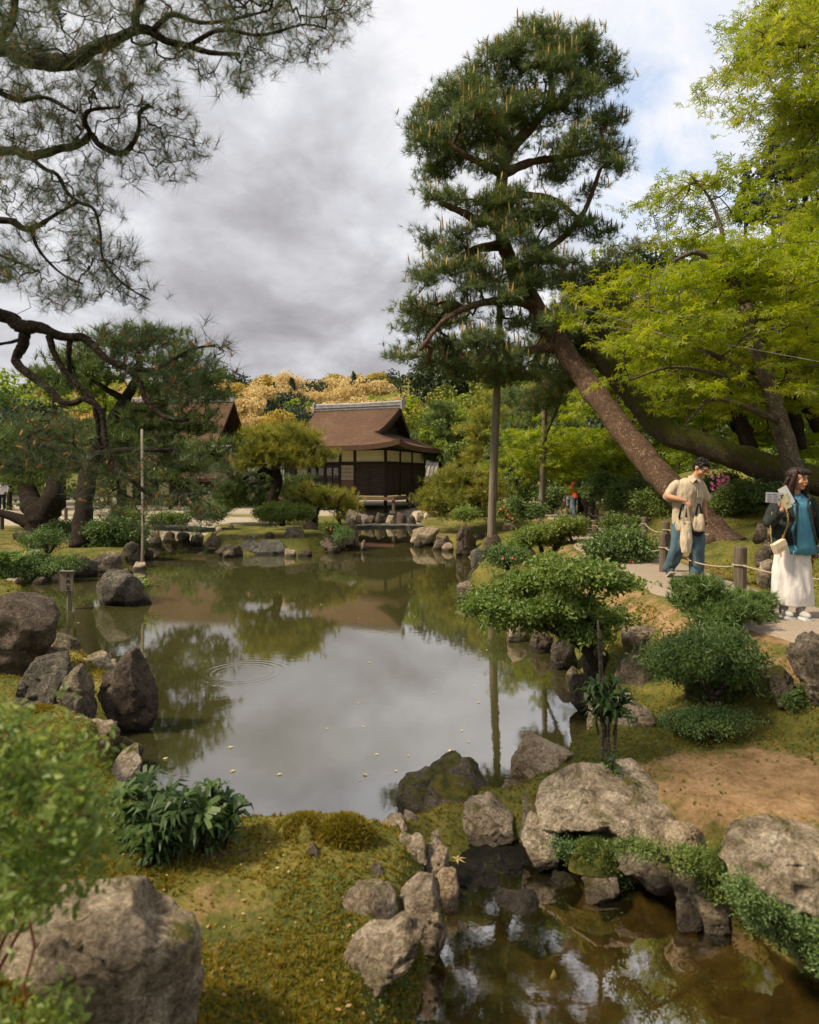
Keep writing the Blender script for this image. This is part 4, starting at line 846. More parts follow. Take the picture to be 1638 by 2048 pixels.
gpine('golden_pine','golden-green cloud pine with twisted trunk in front of the pavilion left wall',[LP([(540,1035,28,9),(545,1000,28,10),(556,960,28,10),(550,935,28,9),(565,910,28,8),(570,890,28,6)]),LP([(556,955,28,6),(530,940,28,5),(515,945,28,3)]),LP([(560,915,28,6),(610,915,27.8,4),(640,925,27.8,3)])],
[(565,868,70,22),(530,890,48,22),(605,880,48,20),(510,905,40,18),(580,905,55,18),(640,912,34,14),(560,925,60,12),(500,930,30,16),(620,925,34,10)],28,rg,mats=('pine_yel','candle'),dens=26,per=12,size=.27,spread=(.35,.35,.14),cat='cloud pine')
gpine('garden_pine','green pine with low tiers left of the golden pine, behind the island',[LP([(600,1040,30,6),(590,1000,30,6),(570,970,30,5),(540,950,30,4)])],[(520,960,45,20),(480,975,45,20),(570,975,40,18),(500,1000,50,16),(600,965,30,14),(640,985,40,16),(600,1000,45,16),(460,990,35,18),(455,940,35,16)],30,rg,dens=22,size=.26,spread=(.35,.35,.14),cat='cloud pine')
gpine('low_pine','yellow-green low pine with drooping sprays just left of the slab bridge',[LP([(628,1045,26,4),(640,1010,26,4),(660,985,26,3)]),LP([(680,1050,25.5,3.5),(675,1010,25.5,3),(690,985,25.5,2.5)])],[(620,985,42,18),(665,995,45,18),(700,1010,30,14),(640,1010,40,14),(690,1030,28,10)],26,rg,mats=('pine_yel','candle'),dens=26,size=.22,spread=(.28,.28,.12),cat='cloud pine')
gpine('mounded_pine','rounded golden-green pine mound right of the pavilion veranda',[LP([(935,1040,27,8),(925,1010,27,8),(935,985,27,7),(940,960,27,5)])],[(930,955,65,22),(880,985,45,25),(860,1005,28,18),(980,975,40,22),(920,1000,60,24),(980,1010,38,18),(880,1020,35,18),(940,1030,45,12),(905,965,40,20)],27,rg,mats=('pine_yel','candle'),dens=24,size=.24,spread=(.32,.32,.14),cat='cloud pine')
gpine('layered_pine','slim layered cloud pine with stacked flat tiers behind the pavilion roof end',[LP([(886,1000,47,8),(884,940,47,7),(884,880,47,6),(882,830,47,4),(880,812,47,2)])],[(880,815,24,7),(875,832,28,7),(895,845,30,7),(865,848,24,6),(900,868,32,8),(860,875,26,7),(875,893,32,7),(905,890,22,7),(870,915,26,7),(900,920,22,6)],47,rg,mats=('pine_mid','candle'),dens=75,size=.42,spread=(.5,.5,.12),rtip=.03,cat='cloud pine',dvar=.2)
gpine('slope_pine','dark spreading pine beyond the second support pole',[LP([(1070,1000,30,8),(1058,965,30,8),(1052,930,30,7),(1070,880,30,5),(1080,840,30,4)])],[(1040,870,55,22),(1090,900,50,20),(1020,910,45,20),(1060,830,50,22),(1110,850,45,22),(1140,920,45,16),(1030,800,40,20),(1100,790,45,25),(1175,880,40,18)],30,rg,bark='bark_red',dens=16,size=.34)
gpine('slope_pine','thin olive pine between the tall pole and the pavilion',[LP([(985,985,38,6),(980,940,38,6),(975,880,38,5),(985,830,38,3)])],[(980,835,40,16),(950,865,35,16),(1000,870,40,16),(965,900,40,14),(1000,925,30,14),(940,925,30,12),(990,800,30,14)],38,rg,mats=('pine_yel','candle'),dens=24,size=.36,spread=(.5,.5,.18))

# ---------------------------------------------------------------- maples on the right
SP=[T_spray(8,.50,s,.18,'star',rad=1.0) for s in range(6)]
SPF=[T_spray(12,.30,50+s,.25,'leaf',.55) for s in range(5)]
def maple(name,label,limbs,targets,rng,bark,mat,size=.26,per=5,tuft=SP,spread=(.35,.35,.06),rtip=.0085,cat='maple tree',group=None,rmax=.05,dvar=.22,dirn=(0,0,1)):
    l0=limbs[0][0]; return plant(name,label,cat,(l0[0],l0[1],l0[2]),limbs,targets,tuft,[mat],bark,rng,per=per,spread=spread,size=size,dvar=dvar,rtip=rtip,rmax=rmax,dirn=dirn,k=4,sag=-.05)
def layered(poly,n,D0,D1,rng,m=6,rx=.55):
    c=polypts(poly,n,D0,D1,rng); o=rng.normal(size=(n,m,3))*np.array((rx,rx,.05)); o[...,2]-=.10*(o[...,0]**2+o[...,1]**2)/rx**2*.6
    return (c[:,None]+o).reshape(-1,3)
def offtrunk(P):
    px=CX+P[:,0]/P[:,1]*F; py=HY-(P[:,2]-EYE)/P[:,1]*F; tx=np.interp(py,[600,690,750,820,880,955],[1490,1510,1530,1552,1570,1590])
    ay=np.interp(px,[1180,1240,1285,1330,1400,1480,1560,1660],[700,762,815,862,888,915,945,968]); by=np.interp(px,[1075,1122,1178,1238,1300,1375],[618,690,770,850,930,1010])
    return P[~(((np.abs(px-tx)<44)&(py>590)&(P[:,1]<13.8))|((np.abs(py-ay)<42)&(px>1230))|((np.abs(py-by)<60)&(px<1360)))]
rg=R_(21)
mainpoly=[(1325,385),(1370,360),(1430,360),(1455,395),(1465,450),(1420,470),(1440,490),(1540,460),(1660,470),(1700,800),(1560,830),(1460,800),(1400,760),(1330,800),(1270,780),(1240,800),(1280,740),(1310,690),(1260,650),(1165,580),(1210,535),(1270,520),(1340,510),(1380,460),(1330,420)]
maple('maple_tree','tall maple with pale forked trunk behind the woman in the denim jacket',[LP([(1590,955,13.12,19),(1570,880,13.25,18),(1552,820,13.38,17),(1530,750,13.50,14),(1510,690,13.62,13),(1492,610,13.75,13)]),LP([(1492,610,13.75,10),(1450,545,13.75,8),(1398,505,13.75,6),(1350,520,13.75,3)]),LP([(1490,600,13.75,9),(1455,520,14.00,5),(1440,450,14.12,4),(1415,390,14.12,2.5),(1380,350,14.12,1.5)]),LP([(1500,600,13.75,8),(1500,540,13.75,6),(1520,500,13.75,5),(1560,470,13.75,2)]),LP([(1470,560,13.75,6),(1450,520,13.62,5)]),
 LP([(1505,760,13.50,8),(1440,715,13.00,6),(1385,690,12.50,4),(1360,640,12.25,3),(1300,620,12.00,2)]),LP([(1490,770,13.25,5),(1420,745,12.50,4),(1340,735,12.12,3),(1260,760,11.88,2)]),LP([(1550,840,13.25,7),(1480,810,12.50,6),(1420,800,12.00,4),(1370,850,11.75,2)])],
 offtrunk(layered(mainpoly,70,11.5,16,rg,rx=.65)),rg,'bark_grey','maple',size=.26,per=5,spread=(.38,.38,.035))
rg=R_(22)
maple('maple_tree','overhanging maple branches with fresh yellow-green leaves in the upper right corner',[LP([(2250,1250,7,45),(2150,700,7,38),(2000,350,7,28),(1850,180,6.8,18),(1700,120,6.6,9),(1600,90,6.4,5),(1500,90,6.3,2)]),LP([(1850,180,6.8,10),(1700,240,6.5,6),(1620,250,6.4,3)]),LP([(2000,350,7,12),(1800,480,7.5,8),(1700,470,7.8,5)])],
 layered([(1440,-60),(1760,-60),(1760,560),(1680,420),(1660,330),(1620,230),(1575,225),(1590,190),(1530,160),(1480,150),(1500,120),(1440,80),(1460,50)],42,5.8,7.6,rg,rx=.24),rg,'bark_grey','maple_near',size=.12,per=6,spread=(.2,.2,.05),rtip=.004)
rg=R_(23)
maple('maple_tree','slender dark-trunked maple behind the pale forked maple at the right',[LP([(1600,900,15,14),(1585,800,15,12),(1580,700,15,10),(1582,600,15,8),(1570,520,15,5)]),LP([(1500,900,16,16),(1480,840,16,14),(1462,800,16,10),(1440,770,16,5)]),LP([(1640,860,15,13),(1600,800,15,10),(1530,770,15,7),(1500,740,15,4)])],
 layered([(1540,440),(1600,350),(1700,300),(1750,900),(1600,860),(1480,860),(1400,840),(1400,720),(1480,600)],42,16,20,rg,rx=.7),rg,'bark_dark','maple',size=.24,per=4)
rg=R_(24)
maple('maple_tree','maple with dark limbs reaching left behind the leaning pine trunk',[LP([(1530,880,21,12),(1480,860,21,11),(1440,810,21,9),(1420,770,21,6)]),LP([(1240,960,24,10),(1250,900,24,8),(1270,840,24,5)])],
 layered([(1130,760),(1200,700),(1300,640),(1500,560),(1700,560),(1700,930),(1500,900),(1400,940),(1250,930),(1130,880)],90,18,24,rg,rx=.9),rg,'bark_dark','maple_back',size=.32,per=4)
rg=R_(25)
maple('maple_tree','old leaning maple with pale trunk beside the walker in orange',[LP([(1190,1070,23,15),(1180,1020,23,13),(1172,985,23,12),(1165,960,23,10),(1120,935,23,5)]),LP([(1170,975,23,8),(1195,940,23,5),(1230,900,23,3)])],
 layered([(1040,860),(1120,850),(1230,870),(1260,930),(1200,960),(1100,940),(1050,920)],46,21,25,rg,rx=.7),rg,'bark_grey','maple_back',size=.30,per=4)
# ---------------------------------------------------------------- pine reaching in from the upper left
rg=R_(31)
NT_NEAR=[T_needles(40,.013,60+i,1.55,zmin=0,candle=(1 if i%2 else 0),cw=.035,ch=.42) for i in range(6)]
NT_LOW=[T_needles(38,.014,70+i,1.6,zmin=0,candle=(1 if i%2==0 else 0),cw=.065,ch=.45) for i in range(6)]
A=4.3;Bd=4.6;Cd=4.9
tr=[(-6.6,4.3,.9,.30),(-6.3,4.4,2.2,.26),(-5.7,4.4,3.6,.23),(-5.3,4.5,5.0,.18),(-4.8,4.4,6.3,.12)]
def lp(l,d0,d1): n=len(l); return LP([(a,b_,d0+(d1-d0)*i/(n-1),r) for i,(a,b_,r) in enumerate(l)])
up=[tr,
[(-5.3,4.5,4.9,.13)]+lp([(-300,150,22),(0,98,14),(30,112,14),(70,123,15),(115,126,16),(155,118,15),(190,95,13),(230,80,11),(272,60,9),(302,62,9),(332,82,7),(370,90,6),(420,105,5),(480,108,3)],4.4,4.0),
lp([(272,62,9),(274,20,8),(300,-20,7),(380,-60,5)],4.1,4.0), lp([(-60,120,8),(10,70,7),(28,20,7),(30,-40,6)],4.4,4.3), lp([(305,60,6),(345,30,5),(400,45,4),(460,40,3),(540,20,2)],4.0,3.8),lp([(380,90,5),(440,60,4),(520,70,3),(600,50,2)],4.0,3.8),
[(-5.6,4.45,3.9,.11)]+lp([(-300,330,14),(0,303,9),(30,300,9),(60,312,9),(110,300,8),(160,288,7),(182,270,7),(200,290,6),(240,307,6),(265,288,5),(278,255,4),(280,225,4),(300,210,3)],4.8,4.4),
lp([(182,270,5),(170,240,5),(182,220,4),(240,215,2)],4.5,4.4), lp([(-60,150,6),(0,185,6),(40,200,5),(90,195,4),(150,225,3)],4.5,4.3),
lp([(58,312,5),(90,338,4),(115,350,4),(135,385,3.5),(160,405,3.5),(187,418,3),(200,460,3),(207,520,2.5),(250,570,2),(300,600,1.5)],4.6,4.4),
[(-5.8,4.4,3.3,.09)]+lp([(-300,420,12),(0,440,7),(25,445,6),(50,458,6),(75,452,5),(110,430,3.5),(155,405,3)],4.8,4.5), lp([(62,458,4),(78,500,3),(120,545,2.5),(165,568,2)],4.7,4.5), lp([(-40,480,4),(0,510,3),(30,522,3),(80,545,2)],4.8,4.6),
[(-6.0,4.4,2.9,.15)]+lp([(-300,560,22),(0,630,13),(28,645,13),(52,655,15),(80,655,11),(120,672,9),(165,676,9),(185,690,8),(210,715,7),(250,735,7),(275,740,5),(320,735,4),(380,700,3),(430,690,2)],4.9,4.4),
lp([(52,655,11),(45,690,10),(32,722,9),(60,750,8),(100,780,7),(122,803,7),(150,806,6),(168,798,6),(200,818,6),(208,850,5),(213,890,5),(230,935,5),(260,957,4),(300,990,4),(345,992,3),(405,985,2)],4.8,4.4),
lp([(98,672,7),(110,710,6),(135,750,6),(168,780,5),(188,802,5),(200,820,5)],4.7,4.6), lp([(140,676,6),(138,710,5),(140,748,4)],4.7,4.7), lp([(190,815,6),(196,850,5),(200,890,4),(212,896,3)],4.6,4.6),lp([(232,938,4),(240,980,3),(270,1000,2.5)],4.5,4.5),
lp([(250,735,5),(278,762,5),(290,795,6),(312,822,6),(340,838,5),(376,840,4)],4.5,4.4),lp([(-60,690,4),(0,688,3),(40,680,4)],4.9,4.8)]
tg=np.concatenate([polypts([(-60,-80),(700,-80),(735,20),(700,90),(640,130),(560,160),(490,190),(420,180),(380,130),(300,150),(200,180),(100,160),(-60,170)],400,3.6,4.9,rg),
 polypts([(-30,150),(120,170),(230,150),(330,170),(400,230),(412,270),(400,330),(350,370),(290,360),(240,400),(230,460),(195,490),(150,490),(60,510),(-30,430)],250,4.2,5.0,rg),
 polypts([(-30,500),(100,520),(180,480),(280,490),(290,540),(310,590),(290,620),(200,600),(100,610),(-30,580)],90,4.3,4.9,rg)])
tg2=np.concatenate([polypts([(160,650),(240,650),(340,655),(400,650),(480,700),(470,740),(420,760),(440,800),(420,840),(370,840),(320,790),(280,740),(200,700)],66,4.2,4.8,rg),
 polypts([(0,790),(150,830),(250,880),(340,900),(450,950),(465,980),(420,1050),(400,1090),(330,1080),(280,1060),(200,1060),(180,1000),(60,950),(0,930)],112,4.1,4.8,rg)])
ov=plant('overhanging_pine','gnarled pine whose twisted limbs hang into view from the upper left','pine tree',(-6.6,4.3,.9),up,tg,NT_NEAR,['pine_near','candle_or'],'bark_dark',rg,per=3,spread=(.08,.08,.06),size=.12,dirn=(0,0,.8),dvar=.8,rtip=.0022,rmax=.02,jit=.22,step=4,outward=.3,pathw=.25,szvar=.3)
A_,B_,r0,r1=grow(np.concatenate([smoothline(l,6)[:,:3] for l in up[13:]]),None,tg2,rg,rtip=.0022,rmax=.018,step=4,jit=.2)
V,T=prisms(A_,B_,r0,r1,4); link('lower_branches',trimesh('lower_branches',V,T,MT['bark_dark']),ov)
P=np.repeat(tg2,2,0)+rg.normal(size=(len(tg2)*2,3))*.04; V,T,mi,ti=scatter(NT_LOW,P,np.array((0.2,0,.7))+rg.normal(size=P.shape)*.7,.125*(1+rg.uniform(-.3,.3,len(P))),rg)
link('lower_needles',trimesh('lower_needles',V,T,[MT['pine_near'],MT['candle_or']],mi,ti),ov)

# ---------------------------------------------------------------- rocks
def rock(label,sil,z0=None,D=None,mat='rock_grey',depth=.8,seed=0,sink=.15,facet=.6,sub=4,flat=None,group=None,name='rock',cat='rock',round_=False):
    """sil: outline in photo pixels, or a box (x0,y0,x1,y1). The outline gets real depth, facets and a buried base."""
    r=random.Random(seed*7+13)
    if len(sil)==4 and not isinstance(sil[0],tuple):
        x0,y0,x1,y1=sil; w_,h=(x1-x0)/2,(y1-y0); cx=(x0+x1)/2; n=9; sil=[]
        for i in range(n+1):
            a=math.pi*i/n; q=.86+r.uniform(-.14,.14); sil.append((cx-w_*math.copysign(abs(math.cos(a))**.65,math.cos(a))*q if 0<i<n else cx-w_*math.copysign(1,math.cos(a)),y1-h*(max(math.sin(a),0)**.6)*(q+.12 if 0<i<n else 0)-(h*.12 if i in(0,n) else 0)))
        sil+= [(cx+w_*.9,y1),(cx,y1+2),(cx-w_*.9,y1)]
    mx_=sum(p[0] for p in sil)/len(sil); my_=max(p[1] for p in sil); sil=[(mx_+(x-mx_)*1.1,my_+(y-my_)*1.08) for x,y in sil]
    yb=max(p[1] for p in sil)
    if D is None: D=DZ(yb,z0)
    s=D/F; pitch=math.atan2(max(yb-HY,1),F); kf=flat if flat is not None else (0 if name=='stone' else min(max((math.degrees(pitch)-14)/60,0),.22))
    pts=[PD(x,y,D) for x,y in sil]; cx=sum(p[0] for p in pts)/len(pts); zb=min(p[2] for p in pts)
    xs=[p[0]-cx for p in pts]; cz=(max(p[2] for p in pts)+zb)/2-(sink/2); zs=[ (p[2]-cz) - (sink if p[2]<zb+.25*(max(q[2] for q in pts)-zb) else 0) for p in pts]
    ang=[math.atan2(z,x) for x,z in zip(xs,zs)]; od=sorted(range(len(ang)),key=lambda i:ang[i]); poly=[(xs[i],zs[i]) for i in od]; pa=[ang[i] for i in od]
    def rad(t):
        n=len(poly)
        for i in range(n):
            a0=pa[i]; a1=pa[(i+1)%n]+(2*math.pi if i==n-1 else 0); tt=t+(2*math.pi if t<a0 and i==n-1 else 0)
            if a0<=tt<=a1:
                (x0,z0_),(x1,z1_)=poly[i],poly[(i+1)%n]; dx,dz=math.cos(tt),math.sin(tt); den=dx*(z1_-z0_)-dz*(x1-x0)
                if abs(den)<1e-9: return math.hypot(x0,z0_)
                return abs((x0*(z1_-z0_)-z0_*(x1-x0))/den)
        return .5*(max(xs)-min(xs))
    wd=max(xs)-min(xs); hd=max(zs)-min(zs); dep=depth*max(wd*.8,.6*hd)/2*(1-.35*kf); cb=(1-kf)/math.cos(pitch); sa=kf/math.sin(pitch)
    import bmesh
    bm=bmesh.new(); bmesh.ops.create_icosphere(bm,subdivisions=sub,radius=1)
    planes=[(Vector((r.gauss(0,1),r.gauss(0,1),r.gauss(0,.8))).normalized(),r.uniform(.62,.92)) for _ in range(int(12*facet+6))]
    cuts=[(Vector((r.gauss(0,1),r.gauss(0,1)-.5,r.gauss(0,.8)+.25)).normalized(),r.uniform(.58,.86)) for _ in range(int(6+8*facet))]
    size=max(wd,hd); off=Vector((seed*3.1,seed*1.7,0)); top=max(zs)
    for v in bm.verts:
        d=v.co.normalized(); rr=1.0
        for n_,k in planes:
            q=d.dot(n_)
            if q>k: rr=min(rr,k/q)
        d2=d*rr; rho=math.hypot(d.x,d.z); t=math.atan2(d.z,d.x); R=rad(t) if rho>1e-4 else 0
        # square the profile so the body keeps its width towards the middle depth
        f=rho**.75*rr; y=math.copysign(abs(d.y)**.8,d.y)*dep*rr
        x,z=math.cos(t)*R*f,math.sin(t)*R*f
        p=Vector((x,y,z)); q=(p/size)*3.0+off; q2=q
        nn=mnoise.fractal(q,1.0,2.1,5)*.05+mnoise.fractal(Vector((q.x*2.6,q.y*2.6,q.z*6)),.8,2.1,5)*.03-((1-abs(mnoise.noise(q*1.9+Vector((5,1,2)))))**6)*.05
        rid=abs(mnoise.noise(q*1.3))*.06
        p+=Vector((d.x*.6,d.y,d.z*.6))*(nn-rid+.015)*size
        for n_,k in cuts:
            q=n_.x*p.x/(wd/2)+n_.y*p.y/dep+n_.z*p.z/(hd/2)
            if q>k: p=p-Vector((n_.x*wd/2,n_.y*dep,n_.z*hd/2))*(q-k)*.92
        p+=Vector((d.x,d.y,d.z))*mnoise.fractal(Vector((q2.x*5,q2.y*5,q2.z*8)),.7,2.1,4)*.012*size
        v.co=Vector((p.x,p.y*(1-.4*kf)+p.z*sa,p.z*cb-(p.y*.55*kf if p.y<0 else p.y*.2*kf)))
    me=bpy.data.meshes.new('rock'); bm.to_mesh(me); bm.free(); me.materials.append(MT[mat]); me.polygons.foreach_set('use_smooth',[True]*len(me.polygons))
    o=bpy.data.objects.new(name,me); C.objects.link(o); hz=cz-zb; o.location=(cx,D+dep*.45*(1-kf)+hz*sa,zb+hz*cb-.02); tagit(o,label,cat,group)
    return o
RK=[
('large rounded reddish-brown boulder standing at the left edge above the near bank',[(-70,1200),(0,1190),(40,1187),(75,1205),(92,1250),(86,1292),(45,1335),(0,1348),(-60,1345),(-85,1270)],.25,None,'rock_brown',.9),
('low ribbed grey rock behind the left-edge boulder at the water',(88,1262,158,1318),.1,None,'rock_grey',.8),
('flat cracked rock with moss behind the pointed boulder',[(128,1300),(165,1292),(192,1308),(228,1335),(205,1350),(140,1340)],.1,None,'rock_pale',.9),
('blue-grey sloping rock below the left-edge boulder',[(5,1392),(30,1330),(60,1297),(96,1312),(122,1345),(116,1402),(60,1422),(10,1405)],.32,None,'rock_blue',.8),
('rust-streaked brown rock beside the pointed boulder on the left bank',[(106,1352),(148,1328),(180,1392),(176,1438),(130,1440),(104,1405)],.22,None,'rock_grey',.8),
('pointed brown boulder rising from the water at the left bank',[(252,1302),(262,1296),(274,1300),(290,1342),(306,1420),(292,1440),(232,1466),(185,1462),(176,1422),(200,1370),(232,1332)],.0,None,'rock_brown',.8),
('broad flat-topped rock below the pointed boulder, half under leaves',[(30,1445),(60,1420),(110,1438),(170,1440),(188,1468),(176,1492),(140,1508),(100,1530),(40,1510)],.28,None,'rock_pale',1.0),
('pale smooth slab sloping to the water behind the leafy bush',[(172,1505),(205,1488),(236,1530),(250,1582),(205,1602),(180,1545)],.12,None,'rock_pale',.9),
('small knobbly rock with reddish moss beside the pale slab',(205,1480,273,1546),.0,None,'rock_moss',.9),
('big rough light-grey rock at the bottom left corner',[(-40,1985),(60,1910),(120,1875),(198,1850),(248,1862),(266,1900),(312,1945),(345,1975),(362,2010),(356,2120),(150,2200),(-40,2200)],None,2.6,'rock_pale',.75),
('low ridge-backed rock with dark mossy face at the water beside the dam',[(776,1628),(786,1582),(842,1550),(905,1527),(946,1535),(992,1570),(1000,1592),(960,1612),(880,1628),(800,1645)],.02,None,'rock_moss',.8),
('tall glowing tan rock at the near end of the pond',[(1022,1592),(1019,1525),(1045,1490),(1090,1470),(1150,1477),(1166,1500),(1132,1542),(1095,1580),(1060,1612)],.06,None,'rock_tan',.8),
('wide flat pale boulder between pond and bare soil',[(1078,1605),(1108,1560),(1150,1532),(1222,1528),(1312,1540),(1338,1582),(1358,1652),(1300,1672),(1200,1650),(1090,1645)],.26,None,'rock_pale',.9),
('wet black rock lip between the two ponds',[(860,1668),(905,1640),(960,1628),(1050,1645),(1105,1690),(1085,1722),(1030,1728),(930,1748),(876,1728)],.0,None,'rock_wet',.5),
('small pale jagged rock above the wet rock lip',[(780,1705),(800,1663),(850,1690),(864,1722),(830,1745),(795,1735)],.16,None,'rock_pale',.8),
('left rock of the pair on the near pond bank',[(684,1808),(705,1788),(735,1783),(785,1790),(792,1832),(745,1856),(700,1836)],.22,None,'rock_pale',.9),
('rounded right rock of the pair on the near pond bank',[(786,1852),(798,1795),(838,1765),(880,1788),(893,1842),(880,1872),(830,1868)],.12,None,'rock_pale',.9),
('long low two-humped pale rock beside the small near pond',[(664,1908),(690,1898),(738,1880),(765,1892),(805,1868),(872,1880),(862,1912),(790,1932),(720,1962),(690,1972)],.17,None,'rock_pale',.9),
('small dark upright stone in the moss under the dark cushion',[(598,1712),(625,1684),(646,1700),(642,1738),(608,1745)],.34,None,'rock_brown',.8),
('large rock with moss skirt at the lower right edge over the dark water',[(1448,1748),(1530,1700),(1580,1662),(1640,1690),(1760,1720),(1770,1850),(1640,1830),(1500,1800)],None,3.55,'rock_pale',.8),
('grey block under the flat pale boulder above the small pond',[(1285,1652),(1365,1690),(1350,1765),(1300,1750),(1225,1712),(1235,1668)],.14,None,'rock_grey',.9),
('upright pink-grey rock under the round azalea at the pond edge',[(1230,1474),(1248,1412),(1275,1392),(1325,1418),(1330,1450),(1302,1472),(1250,1486)],.38,None,'rock_pale',.8),
('flat-topped block on the mossy slope below the man',[(1243,1252),(1290,1246),(1340,1252),(1336,1290),(1300,1302),(1245,1288)],.62,None,'rock_pale',.8),
('broad low rock under the flat-topped block at the bank',(1228,1308,1325,1378),.42,None,'rock_grey',.9),
('small brown rock under the round azalea',(1368,1345,1425,1392),.62,None,'rock_brown',.8),
('small flat pale stone in the moss near the flower stems',(1252,1493,1305,1507),.42,None,'rock_pale',1.0),
('dark rock in the bank shade below the leaning spindle shrub',(1098,1270,1160,1330),.05,None,'rock_dark',.9),
('mossy rock in the bank left of the broad low rock',(1165,1295,1232,1365),.18,None,'rock_dark',.9),
('tall thin stone under the spindle shrub right end',(1222,1205,1252,1262),.62,None,'rock_grey',.8),
('grey rock at the right edge above the moss ball',[(1600,1300),(1640,1275),(1720,1280),(1740,1370),(1640,1380),(1604,1340)],.95,None,'rock_grey',.8),
('small mossy stone beside the right-edge grey rock',(1545,1325,1600,1380),.88,None,'rock_moss',.9),
('blue-grey pyramid stone standing alone in the pond beside the sign',[(180,1208),(190,1178),(200,1150),(214,1137),(246,1136),(264,1156),(282,1180),(294,1205),(250,1213)],.0,None,'rock_blue',.8),
('long squared block on the island edge',[(476,1108),(474,1080),(500,1077),(566,1078),(573,1108)],.0,None,'stone_cut',.7),
('slanting lichen-grey slab stone on the island',[(571,1100),(572,1052),(582,1047),(608,1062),(622,1098)],.02,None,'rock_grey',.6),
('dark upright stone with curved top on the island',[(600,1070),(604,1035),(620,1022),(636,1030),(640,1070)],.25,None,'rock_dark',.8),
('squat rock at the island waterline between the slab stone and the pillar',(628,1066,688,1100),.0,None,'rock_grey',.8),
('tall rough pillar stone at the right tip of the island',[(680,1098),(686,1060),(688,1025),(702,1018),(712,1024),(716,1070),(722,1098)],.0,None,'rock_grey',.8),
('lumpy rock at the left tip of the island',(406,1068,445,1098),.05,None,'rock_moss',.8),
('low dark rock at the waterline left of the squared block',(428,1088,487,1112),.0,None,'rock_dark',.8),
('rough pale rock mound right of the slab bridge',(812,1052,885,1090),.0,None,'rock_pale',.8),
('rounded rock at the waterline right of the bridge mound',(858,1066,908,1098),.0,None,'rock_grey',.8),
('pitted brown rock on the right bank left of the tall pole',(905,1052,955,1110),.02,None,'rock_brown',.8),
('square brown block under the golden pine mound',(840,1026,882,1054),.3,None,'rock_brown',.8),
('little peaked stone above the pitted brown rock',(930,1026,958,1050),.45,None,'rock_grey',.7),
('flat pale ledge rock between the round rock and the pitted rock',(880,1085,912,1100),.0,None,'rock_pale',.8),
('dark squared stone pier at the foot of the tall pole',[(938,1160),(940,1106),(955,1100),(975,1104),(978,1160)],.0,None,'stone_cut',.8),
('triangular leaning rock right behind the tall pole',[(958,1125),(966,1085),(985,1056),(1004,1085),(1006,1125)],.35,None,'rock_brown',.8),
('slanting rock under the small red-flowered azalea',(1040,1088,1078,1140),.5,None,'rock_grey',.8),
('small round rock at the water left of the tall pole foot',(912,1163,952,1198),.0,None,'rock_grey',.9),
('flat grey rock at the tall pole foot',(950,1148,1006,1182),.12,None,'rock_grey',.9),
('low dark rock at the waterline below the pole pier',(930,1140,965,1170),.0,None,'rock_dark',.9),
('low rock on the left bank under the big pine roots',(138,1108,188,1152),.02,None,'rock_dark',.8),
('flat-faced pale rock on the left bank right of the dark low rock',[(180,1148),(182,1118),(205,1108),(236,1106),(242,1148)],.0,None,'rock_grey',.7),
('tall dark rock at the left bank beside the wooden prop pole',(243,1082,288,1132),.02,None,'rock_dark',.8),
('mossy rock on the far left bank under the forked pine',(20,1058,70,1080),.45,None,'rock_dark',.8),
('small pale stone behind the island squared block',(485,1066,512,1078),.38,None,'rock_grey',.8),
('brown stone on the island soil beside the slab stone',(525,1062,548,1076),.4,None,'rock_brown',.8),
('rock in the moss below the second support pole',(1078,1062,1110,1082),.75,None,'rock_brown',.8),
('pale rock beside the pink azaleas',(1005,1040,1040,1058),.55,None,'rock_pale',.8),
('low brown rock at the path corner by the dense azalea',(1150,1090,1185,1108),.85,None,'rock_brown',.8),
('slanting pale rock closing the channel left of the wet lip',(835,1640,890,1690),.1,None,'rock_pale',.9),
('angular tan rock on the dam right of the wet lip',(1060,1640,1115,1690),.12,None,'rock_tan',.9),
('mossy pale rock left of the tan rock at the pond end',(935,1585,1020,1640),.05,None,'rock_moss',.9),
('broad pale angular rock capping the right end of the wet lip',[(1040,1655),(1062,1622),(1100,1640),(1130,1668),(1120,1700),(1070,1705)],.12,None,'rock_pale',.9),
('pale rock at the left rim of the small near pond',(845,1700,905,1760),.1,None,'rock_pale',.9),
('cracked pale rock on the shore left of the wet lip',(800,1628,850,1668),.15,None,'rock_grey',.9),
('long pale rock on the pond rim between the ridge-backed and the tan rock',[(905,1650),(930,1612),(985,1598),(1030,1612),(1035,1645),(960,1660)],.1,None,'rock_pale',.9),
('angular pale rock where the near moss meets the ridge-backed rock',[(745,1668),(760,1638),(800,1632),(815,1660),(790,1680)],.2,None,'rock_pale',.9),
('craggy tan rock under the right end of the wide flat boulder',[(1330,1690),(1345,1650),(1390,1645),(1425,1670),(1415,1710),(1360,1715)],.3,None,'rock_tan',.9),
('pale rock on the right rim of the small near pond before the lower right rock',[(1385,1790),(1400,1750),(1440,1742),(1470,1770),(1460,1805),(1410,1808)],.15,None,'rock_pale',.9),
('mossy tan rock at the left corner of the wide flat boulder',[(1040,1645),(1052,1600),(1090,1590),(1105,1625),(1090,1655)],.18,None,'rock_moss',.9),
('small tan rock at the left rim of the small near pond beside the paired rocks',(870,1745,925,1800),.06,None,'rock_tan',.9),
('small pale rock at the near shore under the moss cushion',(715,1735,770,1775),.3,None,'rock_grey',.9),
('jagged rock on the right shore of the small near pond',(1165,1690,1245,1750),.1,None,'rock_pale',.9),
('squat pale rock on the near right bank beside the jagged rock',(1345,1735,1430,1800),.12,None,'rock_grey',.9),
('tan rock half buried on the slope above the spindle shrub trunk',(1235,1385,1275,1420),.4,None,'rock_pale',.8),
('grey rock in the bank between the slim stems and the pink-grey rock',(1180,1400,1232,1470),.15,None,'rock_grey',.9),
